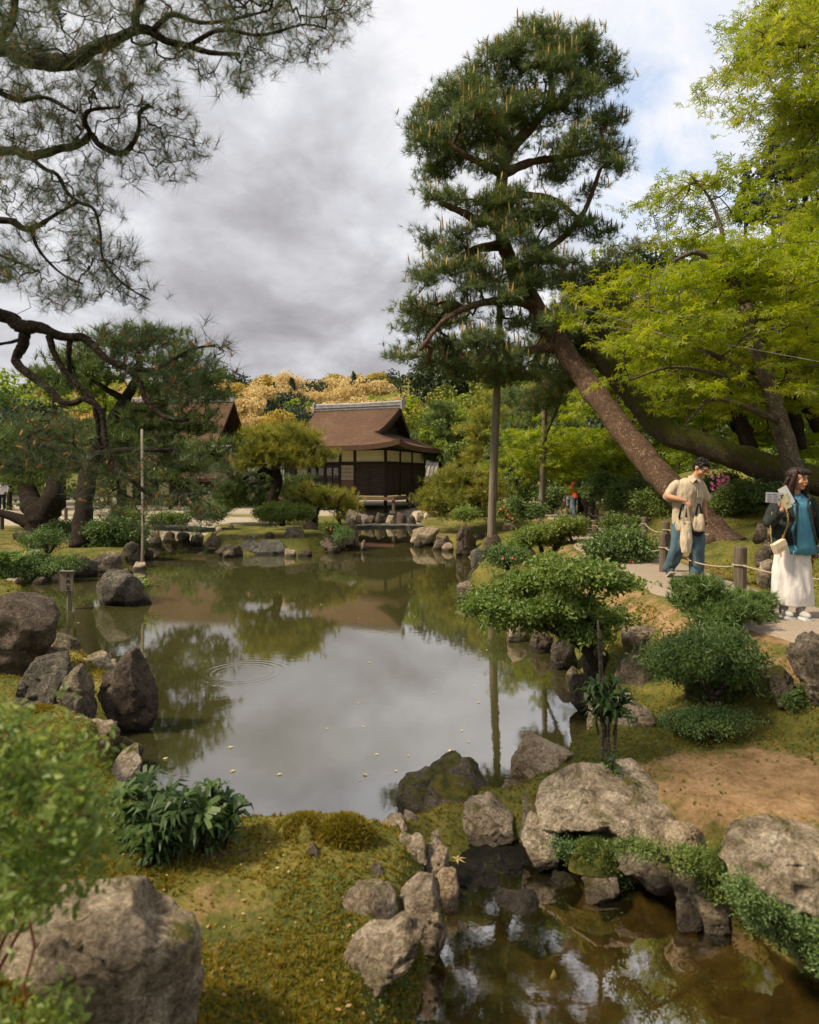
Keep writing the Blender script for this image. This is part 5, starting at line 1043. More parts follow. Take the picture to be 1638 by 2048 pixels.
('upright rock in the bank behind the slim stems',(1140,1340,1190,1410),.1,None,'rock_brown',.9),
('pale rock under the left edge of the spindle shrub',(1010,1240,1060,1275),.05,None,'rock_pale',.8),
('brown rock at the waterline under the spindle shrub',(1060,1255,1110,1300),.03,None,'rock_brown',.8),
('small rock on the bank by the path corner under the spindle shrub',(1245,1170,1290,1200),.85,None,'rock_grey',.8),
('pale boulder between the left-edge boulder and the ribbed rock',(60,1300,130,1345),.2,None,'rock_pale',.8),
('mossy rock at the near left shore under the pale slab',(215,1548,268,1600),.05,None,'rock_moss',.9),
('rock peeping from the moss behind the flat-topped left rock',(20,1400,75,1440),.3,None,'rock_grey',.8),
('small tan stone on the shore left of the tan rock',(1000,1560,1040,1600),.04,None,'rock_pale',.8),
]
FLAT={'broad flat':.6,'pale smooth':.6,'wide flat':.4,'wet black':.9,'long low':.25,'small flat':.7,'flat cracked':.4,'large rock w':.2,'big rough':.05,'pointed br':0,'large rounded r':0,'blue-grey sl':.1,'rust':.05,'grey block under':.4,'low ridge':.3,'tall glow':.1,'left rock of the pair':.12,'rounded right':.12,'small pale jag':.15,'slanting pale rock closing':.5,'angular tan':.4,'mossy pale rock left':.45,'jagged rock on':.45,'squat pale rock on':.45,'long pale rock on':.35,'angular pale rock where':.3,'craggy tan':.2,'pale rock on the right rim':.2,'mossy tan rock':.2}
for i,(lb,sil,z0,D,m,dp) in enumerate(RK): rock(lb,sil,z0,D,m,dp,seed=i+3,flat=next((v for k,v in FLAT.items() if lb.startswith(k)),None),facet=(.15 if lb.startswith(('wide','left rock','rounded right','long low','big rough')) else .6),sub=5 if (D or DZ(sil[3] if not isinstance(sil[0],tuple) else max(p[1] for p in sil),z0))<7 else 4)
# stones lining the shore in front of the pavilion and along both banks
rg=R_(41)
spot=[('stones of the island waterline',[(440,1096,470,1114),(566,1094,596,1112),(596,1098,626,1112),(720,1080,734,1100),(650,1090,684,1106)],.0),('stones of the left bank waterline',[(60,1150,92,1168),(0,1152,40,1172),(96,1146,128,1164),(262,1120,292,1138),(286,1098,306,1116),(240,1132,262,1150)],.0),('stones of the right waterline under the path bank',[(938,1190,968,1206),(968,1196,1000,1214),(1000,1206,1034,1226),(1100,1280,1134,1310),(1130,1330,1160,1362),(826,1080,850,1094)],.0),('shore stones below the pavilion veranda',[(724,1030,750,1047),(748,1027,772,1046),(770,1030,792,1046),(790,1024,815,1045),(812,1028,835,1046),(700,1024,726,1044),(830,1022,850,1042),(760,1020,782,1032)],.1),
('stones along the back edge of the island',[(425,1052,447,1068),(450,1048,470,1062),(640,1048,662,1062),(660,1052,682,1066)],.3),
('stones along the channel bank left of the island',[(292,1068,322,1088),(322,1062,352,1080),(352,1062,380,1080),(378,1064,408,1086)],.02),
('stones lining the right bank below the pink azaleas',[(946,1060,975,1085),(975,1085,1000,1108),(1000,1105,1030,1130),(1010,1140,1050,1170),(1048,1165,1090,1200),(912,1040,935,1056),(960,1040,985,1056)],.25)]
PLACE=['leftmost','second from left','third from left','fourth from left','fifth from left','sixth from left','seventh from left','last']
k=100
for g,bs,z in spot:
    bs=sorted(bs)
    for i,b_ in enumerate(bs): rock(('rightmost' if i==len(bs)-1 else PLACE[i])+' of the '+g,b_,z,None,['rock_grey','rock_pale','rock_brown','rock_dark'][k%4],.9,seed=k,sub=3,group=g); k+=1

# slab bridges
def slab(name,label,p0,p1,w_,t,mat='stone_cut'):
    a,b_=np.array(p0),np.array(p1); n=14; bb=Buf(); d=(b_-a)/np.linalg.norm(b_-a); s=np.array((-d[1],d[0],0)); V=[]
    r=random.Random(hash(label)%99 if False else 5)
    for i in range(n+1):
        c=a+(b_-a)*i/n; wl=w_/2*(1+r.uniform(-.08,.08)); 
        for sx,zz in ((-1,0),(-.6,.015),(.6,.02),(1,0),(.97,-t),(-.97,-t)): V.append(c+s*wl*sx+np.array((0,0,zz+r.uniform(-.01,.01)+.03*math.sin(math.pi*i/n))))
    bb.add(V,[(i*6+j,i*6+(j+1)%6,(i+1)*6+(j+1)%6,(i+1)*6+j) for i in range(n) for j in range(6)]+[(5,4,3,2,1,0),tuple(n*6+j for j in range(6))])
    tagit(bb.obj(name,MT[mat]),label,'bridge')
slab('stone_bridge','flat stone slab bridge spanning the channel right of the island',PD(700,1051,27),PD(846,1050,27.6),1.0,.16)
slab('stone_bridge','flat stone slab bridge across the dark channel at the left behind the prop pole',PD(268,1051,27),PD(418,1057,25.5),.8,.14)

# ---------------------------------------------------------------- support poles, fences, sign
def pole(label,lst,mat='pole',name='support_pole',bands=True):
    P=LP(lst); root=empty(name,P[0][:3],label,'pole'); b=Buf(); s=smoothline([(*p[:3],p[3]) for p in P],4); b.tube([tuple(q[:3]) for q in s],[q[3] for q in s],10,rough=.08); b.obj('shaft',MT[mat],root,smooth=True)
    if bands:
        t=s[-1]; bb=Buf()
        for i in range(4): bb.tube([(t[0]-.01,t[1],t[2]-.15+i*.05),(t[0]+.01,t[1],t[2]-.13+i*.05)],t[3]*1.35,10)
        bb.obj('rope_binding',MT['rope'],root,smooth=True)
pole('tall thick weathered pole propping the leaning pine at the pond edge',[(981,1165,18.2,9),(985,1000,18.1,8.5),(991,850,18,8),(997,700,17.7,7),(1001,575,17.4,6)])
pole('second thinner weathered pole propping the pine farther back on the moss',[(1081,1060,21.5,7),(1086,950,21.3,6.3),(1089,850,21,5.8),(1090,720,20.6,5),(1091,640,20.3,4.4)])
pole('slim pole standing in the water propping the big left pine',[(284,1142,19.5,3.2),(286,1060,19.8,3),(285,960,20.5,3),(284,860,22,2.8)],bands=False)
def fence(name,label,posts,ext=(),cat='rope fence'):
    """posts: (px, y_top, y_ground, D, r_px)"""
    P0=PD(posts[0][0],posts[0][2],posts[0][3]); root=empty(name,tuple(P0),label,cat); tops=[]
    for i,(x,yt,yb,D,r) in enumerate(posts):
        a=PD(x,yb,D); a[2]-=.15; t=PD(x,yt,D); R=.8*r*D/F; b=Buf(); ln=random.Random(i).uniform(-.02,.02)
        b.tube([tuple(a),tuple((a+t)/2+np.array((ln/2,0,0))),tuple(t-np.array((-ln,0,.02))),tuple(t+np.array((ln,0,0)))],[R*1.05,R,R,R*.86],12,rough=.10,seed=i); b.obj('post',MT['post'],root,smooth=False); tops.append(t-np.array((0,0,.30*(t[2]-a[2]-.15)))+np.array((0,-R*.95,0)))
        c=Buf(); q=tops[-1]; c.tube([(q[0]-R*1.05*math.cos(u),q[1]+R*.95-R*1.05*math.sin(u),q[2]) for u in np.linspace(0,2*math.pi,14)],.011,5); c.obj('rope_knot',MT['rope'],root)
    tops=[np.array(e) for e in ext[:1]]+tops+[np.array(e) for e in ext[1:]]
    for a,b_ in zip(tops[:-1],tops[1:]):
        n=12; L_=np.linalg.norm(b_-a); b=Buf(); b.tube([tuple(a+(b_-a)*i/n-np.array((0,0,.055*L_*(1-(2*i/n-1)**2)))) for i in range(n+1)],.0105 if L_<6 else .014,6); b.obj('rope',MT['rope'],root,smooth=True)
fence('rope_fence','rope and post fence along the pond side of the path',[(1121,1016,1036,27,4),(1151,1027,1082,17.6,6),(1167,1034,1085,17,6.5),(1191,1040,1078,15.6,8),(1253,1050,1108,13.2,9),(1327,1067,1160,10.3,10.5),(1479,1093,1215,8.4,15)],ext=(PD(1085,1012,30),PD(1850,1150,6.6)))
fence('rope_fence','rope and post fence along the slope side of the path',[(1098,1010,1024,31,3.5),(1136,1011,1034,26,4.5),(1180,1014,1056,19,5.5),(1194,1019,1058,18,5.5),(1217,1023,1070,16.2,6.5),(1252,1027,1070,15,6.5),(1288,1034,1080,13.8,7.5),(1333,1042,1100,12.2,9)],ext=(PD(1080,1008,32),PD(1420,1068,11.6)))
# yard posts far left
for i,(x,yt,yb,D) in enumerate([(4,1030,1054,27.5),(132,1016,1036,32),(102,1012,1032,34),(240,1012,1030,34)]):
    b=Buf(); a=PD(x,yb,D); t=PD(x,yt,D); b.tube([tuple(a-np.array((0,0,.1))),tuple(t)],.08,8); tagit(b.obj('low_post',MT['post']),['low wooden post at the far left edge of the yard','low wooden post in the yard right of the forked pine','low wooden post in the yard between the forked pine trunks','low wooden post in the yard right of the big left pine'][i],'post')
# low bamboo rail by the far path
root=empty('bamboo_rail',tuple(PD(1070,1012,29)),'low bamboo rail across the moss behind the second support pole','rail'); b=Buf(); b.tube([tuple(PD(1045,1005,29)),tuple(PD(1130,1005,27.5))],.035,8); b.obj('bar',MT['rope'],root)
for x in (1055,1070,1122):
    b=Buf(); b.tube([tuple(PD(x,1016,28.6)),tuple(PD(x,1002,28.6))],.035,6); b.obj('rail_post',MT['post'],root)
# sign in the pond
root=empty('sign_post',tuple(PZ(139,1218,0)),'small weathered wooden sign with three black characters standing in the pond','sign'); Ds=DZ(1218,0); s=Ds/F
b=Buf(); b.tube([tuple(PD(139,1235,Ds)),tuple(PD(138,1175,Ds))],.05,8); b.obj('stake',MT['pole'],root)
bw,bh=25*s,38*s; c=PD(136.5,1162,Ds)
b=Buf(); b.box((c[0],c[1]-.055,c[2]),(bw,.03,bh)); brd=b.obj('board',MT['pole'],root)
b=Buf(); b.box((c[0]-bw/2-.016,c[1]-.02,c[2]),(.03,.10,bh*1.01)); b.obj('side_board',MT['post'],root)
b=Buf(); b.box((c[0],c[1]-.05,c[2]+bh/2+.012),(bw*1.12,.10,.02)); b.obj('cap_board',MT['pole'],root)
def strokes(par,cx,y,cz,h,chars,mat):
    glyph={'大':[((-.45,.18),(.45,.18)),((0,.48),(-.02,.15),(-.14,-.15),(-.45,-.46)),((.0,.15),(.15,-.18),(.45,-.46))],
    '内':[((-.38,.22),(-.38,-.46)),((-.38,.22),(.38,.22),(.38,-.42),(.26,-.40)),((0,.48),(-.02,.16),(-.10,-.04),(-.24,-.20)),((0,.10),(.12,-.06),(.22,-.20))],
    '石':[((-.45,.38),(.45,.38)),((-.05,.38),(-.18,.05),(-.45,-.25)),((-.20,-.04),(-.20,-.46)),((-.20,-.04),(.34,-.04),(.34,-.46)),((-.20,-.44),(.34,-.44))]}
    for i,ch in enumerate(chars):
        b=Buf()
        for st in glyph[ch]:
            for a,e in zip(st[:-1],st[1:]):
                p=np.array((cx+a[0]*h,y,cz-i*h*1.30+a[1]*h)); q=np.array((cx+e[0]*h,y,cz-i*h*1.30+e[1]*h)); m=(p+q)/2; L_=np.linalg.norm(q-p)+.09*h; an=math.atan2(q[2]-p[2],q[0]-p[0]); cc,ss=math.cos(an),math.sin(an)
                b.box(m,(L_,.003,.105*h),rot=[(cc,0,-ss),(0,1,0),(ss,0,cc)])
        b.obj('character',MT['black'],par)
strokes(brd,c[0]+.035,c[1]-.072,c[2]+bh*.31,.092,'大内石','black')
# overhead wires through the maples
for lb,P in (('upper thin cable running down to the right through the maples',[PD(1180,648,12),PD(1400,680,11.5),PD(1700,735,11)]),('lower thin cable crossing in front of the maples from the leaning pine',[PD(1150,612,12.5),PD(1300,660,12),PD(1420,710,11.6)])):
    b=Buf(); q=smoothline([tuple(p) for p in P],6); b.tube([tuple(x) for x in q],.006,5); tagit(b.obj('overhead_cable',MT['tile']),lb,'cable')

# ---------------------------------------------------------------- shrubs and small plants
AZ=[T_spray(11,.50,80+i,.75,'leaf',.42) for i in range(5)]
SPN=[T_spray(9,.62,90+i,.5,'leaf',.55) for i in range(5)]
def shrub(label,stem,pads,D,mat,rng,tuft=AZ,size=.12,dens=30,per=7,spread=(.13,.13,.08),bark='bark_dark',name='azalea_bush',cat='bush',dv=.8,dirn=(0,0,1),thick=1,mats=None,outward=.5,dvar=.3,rtip=.004,group=None):
    return gpine(name,label,[LP(stem)] if not isinstance(stem[0],list) else [LP(s) for s in stem],pads,D,rng,tuft=tuft,mats=mats or (mat,),bark=bark,dens=dens,per=per,size=size,spread=spread,rtip=rtip,cat=cat,dvar=dvar,rmax=.03,dv=dv,thick=thick,outward=outward,group=group)
rg=R_(51)
shrub('broad light green spindle shrub leaning over the pond in front of the path bank',[[(1195,1370,7.3,9),(1188,1330,7.3,9),(1165,1295,7.3,8),(1110,1262,7.3,6),(1050,1235,7.2,4)],[(1180,1310,7.3,6),(1190,1260,7.4,5),(1160,1210,7.4,4)]],
[(1000,1195,55,13),(1080,1160,65,13),(1150,1143,60,12),(1220,1165,42,13),(1060,1222,65,12),(1135,1205,60,13),(1195,1232,45,12),(1105,1248,60,11),(975,1215,32,9),(1172,1270,38,9),(1040,1182,45,12),(1105,1128,40,8),(1000,1240,35,8)],7.5,'shrub_light',rg,tuft=SPN,size=.085,dens=40,per=10,spread=(.14,.14,.035),name='spindle_shrub',dvar=.45,dv=.5)
shrub('dense dark green azalea beside the path left of the man',[(1240,1158,11.8,8),(1240,1120,11.8,8)],[(1215,1095,36,22),(1250,1085,42,20),(1280,1105,28,20),(1235,1118,48,20),(1200,1112,26,16),(1265,1125,30,14)],11.8,'azalea',rg,size=.13,dens=60,per=7,dvar=.35)
shrub('two-tiered bright needle-leaved shrub in front of the rope fence post',[[(1490,1275,6.9,8),(1470,1240,6.9,6),(1440,1210,6.9,4)],[(1415,1270,6.9,6),(1410,1235,6.9,5),(1400,1205,6.9,4)]],[(1400,1182,46,16),(1380,1205,34,14),(1455,1215,52,17),(1500,1198,42,15),(1430,1235,42,15),(1490,1228,42,14),(1415,1172,36,10)],6.9,'shrub_light',rg,tuft=NT_SH,size=.085,dens=38,per=14,spread=(.10,.10,.05),name='dwarf_conifer',outward=.7,dvar=.3,mats=('azalea',))
shrub('rounded blue-green azalea with slender leaves above the upright pink-grey rock',[[(1432,1440,5.75,11),(1430,1400,5.75,9),(1400,1360,5.75,6)],[(1425,1400,5.75,7),(1460,1360,5.75,5)]],[(1370,1306,44,15),(1440,1300,44,15),(1410,1332,60,16),(1355,1342,36,13),(1462,1342,38,15),(1420,1362,50,16),(1395,1282,40,12),(1330,1325,25,12),(1490,1315,25,14),(1450,1278,30,10)],5.75,'azalea',rg,tuft=[T_spray(11,.62,120+i,.7,'leaf',.24) for i in range(5)],size=.085,dens=30,per=9,spread=(.13,.13,.07),dvar=.4)
shrub('low dark clipped ground shrub in the shade under the rounded azalea',[(1420,1470,5.45,5),(1420,1440,5.45,4)],[(1380,1440,48,12),(1450,1436,46,11),(1410,1455,60,9),(1345,1448,25,8),(1490,1450,25,8)],5.5,'green_dark',rg,size=.05,dens=70,per=9,spread=(.10,.10,.035),mats=('azalea',))
shrub('dark mossy ball-shaped shrub at the right edge below the grey rock',[(1600,1460,5.5,5),(1600,1420,5.5,4)],[(1590,1395,36,22),(1565,1425,30,16),(1640,1400,40,26),(1610,1440,44,12)],5.5,'green_dark',rg,size=.05,dens=45,per=9,spread=(.06,.06,.04),mats=('azalea',),dvar=.2)
shrub('small azalea with two red flowers at the pond edge right of the tall pole',[(1015,1140,14,5),(1015,1120,14,4)],[(1000,1115,24,14),(1030,1112,22,12),(1012,1105,26,10)],14,'azalea',rg,size=.12,dens=110,per=6)
shrub('flat layered shrub on crooked stems in the moss below the second pole',[[(1085,1108,15.5,5),(1078,1085,15.5,4),(1060,1068,15.5,3)],[(1100,1105,15.3,4),(1125,1075,15.3,3)],[(1148,1098,15.2,3.5),(1140,1070,15.2,3)]],[(1060,1070,34,11),(1045,1082,26,9),(1090,1060,34,10),(1125,1058,30,11),(1150,1060,24,11),(1100,1080,30,8),(1140,1045,28,9)],15.4,'azalea',rg,size=.13,dens=120,per=6,mats=('shrub_light',),spread=(.12,.12,.05))
shrub('coral-flowered azalea in two small clumps left of the second pole',[(1015,1040,21,3),(1015,1025,21,3)],[(1005,1018,20,9),(1022,1030,22,9),(1030,1018,16,7)],21,'shrub_light',rg,size=.16,dens=190,per=5)
shrub('small flat green bush beside the coral azalea',[(1062,1040,20,3),(1060,1025,20,3)],[(1050,1025,18,8),(1070,1022,20,8),(1035,1005,16,6)],20,'azalea',rg,size=.16,dens=190,per=5)
shrub('small round yellow-green bush left of the tall pole',[(930,1042,24,3),(930,1030,24,3)],[(925,1028,18,10),(940,1026,14,8)],24,'shrub_light',rg,size=.18,dens=230,per=5)
shrub('bright green low spreading juniper on the island',[(565,1052,25,6),(565,1035,25,5)],[(530,1024,26,10),(560,1018,32,10),(590,1020,30,10),(575,1032,40,9),(545,1035,30,8),(612,1026,16,8)],25,'shrub_light',rg,size=.17,dens=150,per=6,name='juniper_bush',mats=('shrub_light',))
shrub('small azalea between the island stones',[(662,1068,24,2.5),(662,1058,24,2)],[(658,1054,16,7),(672,1056,12,6)],24,'shrub_light',rg,size=.14,dens=260,per=5)
shrub('green tuft hanging on the island pillar stone',[(690,1075,22.6,2),(690,1068,22.6,2)],[(688,1066,16,7),(682,1076,10,5)],22.6,'azalea',rg,size=.13,dens=260,per=5)
shrub('dense dark shrub overhanging the water between the left pine and the prop pole',[(225,1110,21.5,6),(225,1080,21.5,5)],[(200,1060,26,16),(235,1055,32,18),(265,1065,26,18),(225,1085,36,16),(262,1090,24,14),(195,1090,24,12)],21.5,'green_mid',rg,size=.2,dens=110,per=6,mats=('azalea',))
shrub('wispy small-leaved shrub on the left bank above the ferns',[[(95,1112,18.5,4),(90,1090,18.5,3),(75,1075,18.5,2)],[(95,1112,18.5,3),(110,1090,18.5,2)]],[(65,1078,24,10),(95,1070,26,10),(80,1092,26,8),(115,1085,18,9)],18.5,'azalea',rg,size=.13,dens=100,per=5,dvar=.4)
shrub('dark ground foliage trailing into the water along the left bank',[(80,1130,17.5,3),(80,1120,17.5,3)],[(30,1145,40,12),(90,1140,40,14),(130,1128,26,12),(60,1125,40,12),(-20,1150,40,14),(110,1152,30,8)],17.3,'azalea',rg,size=.13,dens=70,per=6,spread=(.16,.16,.08))
def fern(label,c,D,r,n,rng,mat='shrub_light',name='fern'):
    root=empty(name,tuple(PD(c[0],c[1],D)),label,'plant'); base=PD(c[0],c[1],D); s=D/F; V=[];T=[];tv=[]; st=Buf(); k=0
    for i in range(n):
        a=rng.uniform(0,6.28); L_=r*s*rng.uniform(.7,1.1); h=L_*rng.uniform(.35,.95); pts=[base+np.array((math.cos(a)*L_*t,math.sin(a)*L_*t*.8,h*(1.6*t-.95*t*t))) for t in np.linspace(0,1,8)]
        st.tube([tuple(p) for p in pts],[.008*(1-.7*t) for t in np.linspace(0,1,8)],4)
        for j in range(2,8):
            for sg in (-1,1):
                d=np.array((-math.sin(a)*sg,math.cos(a)*sg,.1)); l=L_*.30*(1.1-j/9); tip=pts[j]+d*l+(pts[j]-pts[j-1])*.9; w_=(pts[j]-pts[j-1])*.42
                m=(pts[j]+tip)/2
                V+=[pts[j],m+w_,tip,m-w_]; T+=[(k,k+1,k+2),(k,k+2,k+3)]; u=rng.uniform(); tv+=[u]*4; k+=4
    st.obj('stems',MT['bark_dark'],root); link('fronds',trimesh('fronds',V,T,MT[mat],None,tv),root)
rg=R_(52)
fern('feathery nandina growing behind the pyramid stone in the pond',(268,1190),14.4,62,34,rg,name='nandina')
fern('bright fern patch overhanging the water at the left edge',(15,1140),17,70,34,rg,'azalea')
fern('second fern clump at the left bank beside the bright fern patch',(60,1128),17.6,40,18,rg,'azalea')
shrub('dark leafy growth hanging over the small pond under the lower right rock',[(1560,1900,3.35,4),(1560,1850,3.35,3)],[(1500,1800,36,26),(1550,1840,46,30),(1610,1870,46,34),(1660,1900,50,40),(1480,1780,24,18)],3.35,'azalea',R_(77),size=.045,dens=16,per=12,spread=(.05,.05,.03),dvar=.12)
shrub('bushy clover and moss edge above the small pond left of the lower right rock',[(1420,1770,3.9,4),(1420,1740,3.9,3)],[(1400,1730,44,22),(1450,1745,36,24),(1360,1720,30,16),(1440,1775,30,18),(1250,1690,30,12),(1300,1705,30,12)],3.95,'green_mid',R_(78),size=.045,dens=16,per=12,spread=(.05,.05,.03),dvar=.12)
shrub('trailing green growth below the wide flat pale boulder',[(1180,1740,4.3,4),(1180,1720,4.3,3)],[(1150,1700,30,14),(1200,1725,36,16),(1230,1750,24,14),(1120,1680,22,10)],4.3,'azalea',R_(79),size=.04,dens=18,per=12,spread=(.05,.05,.03),dvar=.12)
for lb_,p_,D_,m_ in (('low green bush at the channel edge left of the island',[(335,1038,26,10),(360,1042,20,8),(315,1045,18,8)],27,'green_mid'),('round green bush by the yard left of the island',[(402,1024,26,12),(430,1030,20,10)],28,'azalea'),('small clipped bush before the temple wing',[(455,1008,22,10),(438,1012,16,8)],31,'shrub_light'),('dark bush at the foot of the prop pole bank',[(262,1035,26,12),(240,1030,22,10)],27,'green_mid'),('low hedge-like bush between the forked pine and the big left pine',[(130,1055,24,10),(110,1060,20,8)],25,'azalea')):
    shrub(lb_,[(p_[0][0],p_[0][1]+16,D_,3),(p_[0][0],p_[0][1],D_,2.5)],p_,D_,m_,rg,size=.2,dens=130,per=6,spread=(.2,.2,.1))
# flowers
def flowers(parent_label,pts,D,size,mat,label,cat='flower'):
    r=R_(9); P=np.array([PD(x,y,D) for x,y in pts]); 
    for i,p in enumerate(P):
        a=np.arange(5)*1.2566; V=[(0,0,0)];T=[]
        for t in a: k=len(V); V+=[(math.cos(t-.5)*.6,math.sin(t-.5)*.6,.25),(math.cos(t),math.sin(t),.3),(math.cos(t+.5)*.6,math.sin(t+.5)*.6,.25)]; T+=[(0,k,k+1),(0,k+1,k+2)]
        Rm=frames(np.array([[0.2*r.normal(),-1,.6]]),r)[0]; V=np.array(V)@Rm.T*size+p; link('flower',trimesh('flower',V,T,MT[mat],None,np.full(len(V),r.uniform())),parent_label)
byl={o.get('label'):o for o in C.objects if o.get('label')}
flowers(byl['small azalea with two red flowers at the pond edge right of the tall pole'],[(1005,1117),(1024,1116)],13.4,.035,'petal','')
flowers(byl['coral-flowered azalea in two small clumps left of the second pole'],[(1000,1018),(1007,1013),(1012,1020),(1018,1034),(1024,1037),(1015,1029),(1026,1012)],20.2,.05,'petal','')
flowers(byl['dense dark green azalea beside the path left of the man'],[(1263,1124)],11.2,.05,'petal','')
flowers(byl['small azalea between the island stones'],[(653,1055),(661,1059)],23.4,.04,'petal','')
rg=R_(53)
for lb,pads,D,mat in [('fresh green bush on the moss slope right of the walker in orange',[(1250,985,30,14),(1275,975,30,14),(1262,1000,36,12),(1235,1002,20,10)],18,'azalea'),('dark spreading bush on the mossy mound behind the man',[(1480,1010,45,14),(1455,1000,30,12),(1510,1000,30,12),(1470,985,30,10)],15.5,'green_mid'),('green layered bush above the mossy mound beside the woman',[(1530,985,28,14),(1500,978,24,10)],15,'azalea'),('pink-flowering azalea under the arching mossy trunk',[(1440,965,22,9),(1420,975,18,9),(1458,958,14,8)],17,'azalea'),('low bush between the rope fences behind the path posts',[(1232,1045,24,10),(1262,1050,22,9)],14.5,'green_mid'),('round bush at the foot of the slope left of the leaning trunk',[(1300,1000,26,14),(1325,1015,22,12)],15,'green_mid'),('wide green bush on the far slope behind the rope fence',[(1210,965,30,14),(1190,985,24,12)],20,'azalea'),('low dark bush on the far moss between the poles',[(1040,990,24,10),(1065,985,22,9)],30,'green_mid'),('fresh bush beside the far path bend',[(1110,990,18,9),(1095,1000,16,7)],28,'azalea')]:
    x,y=pads[0][0],pads[0][1]; shrub(lb,[(x,y+26,D,4),(x,y+5,D,3)],pads,D,mat,rg,size=.17*D/18,dens=120,per=6,spread=(.16,.16,.08))
byl={o.get('label'):o for o in C.objects if o.get('label')}
flowers(byl['pink-flowering azalea under the arching mossy trunk'],[(1425+8*(i%5)+rg.uniform(-4,4),952+7*(i//5)+rg.uniform(-3,3)) for i in range(22)],16.0,.06,'petal_pink','')
# dark evergreen rosettes at the near shore
rg=R_(54); RO=[T_rosette(15,i,.17,.75) for i in range(5)]
def rosettes(label,heads,D,size,name='evergreen_plant',mat='evergreen',bark='bark_dark'):
    root=empty(name,tuple(PD(heads[0][0],heads[0][1]+60,D)),label,'plant'); P=[];b=Buf(); x0=np.mean([h[0] for h in heads])
    for (x,y) in heads:
        d=D+rg.uniform(-.18,.18); p=PD(x,y,d); P.append(p); q=PD(x0+(x-x0)*.55,y+75,d); b.tube([tuple(q),tuple((p+q)/2),tuple(p)],[.009,.007,.006],5)
        for k in (.72,.45): P.append(q+(p-q)*k)
    b.obj('stems',MT[bark],root); P=np.array(P)
    V,T,mi,ti=scatter(RO,P,np.array((0,-.15,1))+rg.normal(size=P.shape)*.28,size*(1+rg.uniform(-.2,.2,len(P))),rg); link('leaves',trimesh('leaves',V,T,MT[mat],None,ti),root)
rosettes('dark glossy evergreen clump at the near shore beside the leafy bush',[(245,1600),(280,1590),(300,1625),(335,1605),(355,1640),(270,1650),(320,1660),(365,1605),(240,1640),(295,1570),(345,1680),(265,1685),(310,1700)],4.05,.17)
rosettes('smaller dark glossy evergreen plant right of the evergreen clump',[(425,1585),(405,1620),(450,1605),(435,1640),(465,1625),(395,1655),(420,1670)],4.1,.16)
rosettes('tall slim stems with drooping leaf tufts at the pond edge beside the tan rock',[(1196,1375),(1228,1372),(1212,1400),(1185,1395),(1240,1395)],5.15,.15,'daphniphyllum')
b=Buf(); root=byl.get('x') or [o for o in C.objects if o.get('label','').startswith('tall slim stems')][0]
for x0,x1,y1 in ((1205,1196,1240),(1218,1212,1375),(1228,1230,1372),(1212,1200,1260)): b.tube([tuple(PD(x0,1535,5.1)),tuple(PD((x0+x1)/2+3,1450,5.1)),tuple(PD(x1,y1,5.15))],[.012,.011,.008],6)
b.obj('tall_stems',MT['bark_grey'],root)
rosettes('small leafy sprout at the base of the slim stems',[(1225,1520),(1240,1528),(1212,1530)],5.0,.09,'sprout')
# leafy bush in the bottom left corner, close to the camera
rg=R_(55)
pts=np.concatenate([polypts([(-120,1440),(20,1430),(120,1480),(190,1540),(245,1690),(200,1740),(110,1780),(20,1850),(-120,1900)],135,1.75,2.5,rg),polypts([(-80,2010),(120,1990),(160,2030),(150,2120),(-80,2120)],12,1.7,2.0,rg)])
sts=[LP([(-140+20*i,2050,2.35,4),(-90+34*i,1850+20*(i%2),2.25,3),(-30+42*i,1680+30*(i%3),2.15,2.4),(10+46*i,1530+25*i,2.05,1.6)]) for i in range(5)]
plant('leafy_bush','bright green leafy bush with red stems filling the lower left corner','bush',(-1.6,2.2,.6),sts,pts,[T_spray(7,.5,140+i,.6,'leaf',.5) for i in range(5)],['shrub_light'],'stem_red',rg,per=7,spread=(.07,.07,.06),size=.062,dvar=.7,rtip=.0016,rmax=.008,outward=.4)
# moss cushions
def cushion(label,px,py,z,rx,ry,h,mats=('moss',),seed=0,n=900,size=.028):
    p=PZ(px,py,z); s=p[1]/F; r=R_(seed); root=empty('moss_cushion',tuple(p),label,'moss'); RX,RY=rx*s,ry*s*1.6
    b=Buf(); V=[];m=24
    for i in range(9):
        t=i/8*math.pi/2
        for j in range(m): a=2*math.pi*j/m; V.append((p[0]+RX*math.cos(t)*math.cos(a)*(1+.14*math.sin(3*a+seed)),p[1]+RY*math.cos(t)*math.sin(a)*(1+.12*math.sin(2*a+seed*2)),p[2]-.05+(h+.05)*math.sin(t)*(1+.25*math.sin(5*a+seed)*math.cos(t))))
    b.add(V,[(i*m+j,i*m+(j+1)%m,(i+1)*m+(j+1)%m,(i+1)*m+j) for i in range(8) for j in range(m)]); b.obj('base',MT['ground'],root,smooth=True)
    a=r.uniform(0,6.28,n); t=r.uniform(0,1,n)**.6*math.pi/2; P=np.stack([p[0]+RX*np.cos(t)*np.cos(a),p[1]+RY*np.cos(t)*np.sin(a),p[2]-.04+(h+.045)*np.sin(t)],1); Dn=np.stack([np.cos(t)*np.cos(a),np.cos(t)*np.sin(a),np.sin(t)+.3],1)+r.normal(size=(n,3))*.3
    V,T,mi,ti=scatter([T_needles(9,.22,5,1.1),T_needles(8,.25,6,1.2)],P,Dn,size*r.uniform(.7,1.4,n),r); o=link('sprigs',trimesh('sprigs',V,T,MT[mats[0]],None,ti),root); o['kind']='stuff'
cushion('dark bristly moss cushion on the shore mound',690,1672,.42,54,22,.09,('moss',),1,1500,.045)
cushion('golden moss cushion on the left part of the shore mound',608,1672,.38,62,30,.12,('moss',),2,1500,.022)
cushion('green moss cushion on the wet rock lip between the ponds',970,1628,.12,48,16,.07,('moss_green',),3,800,.018)
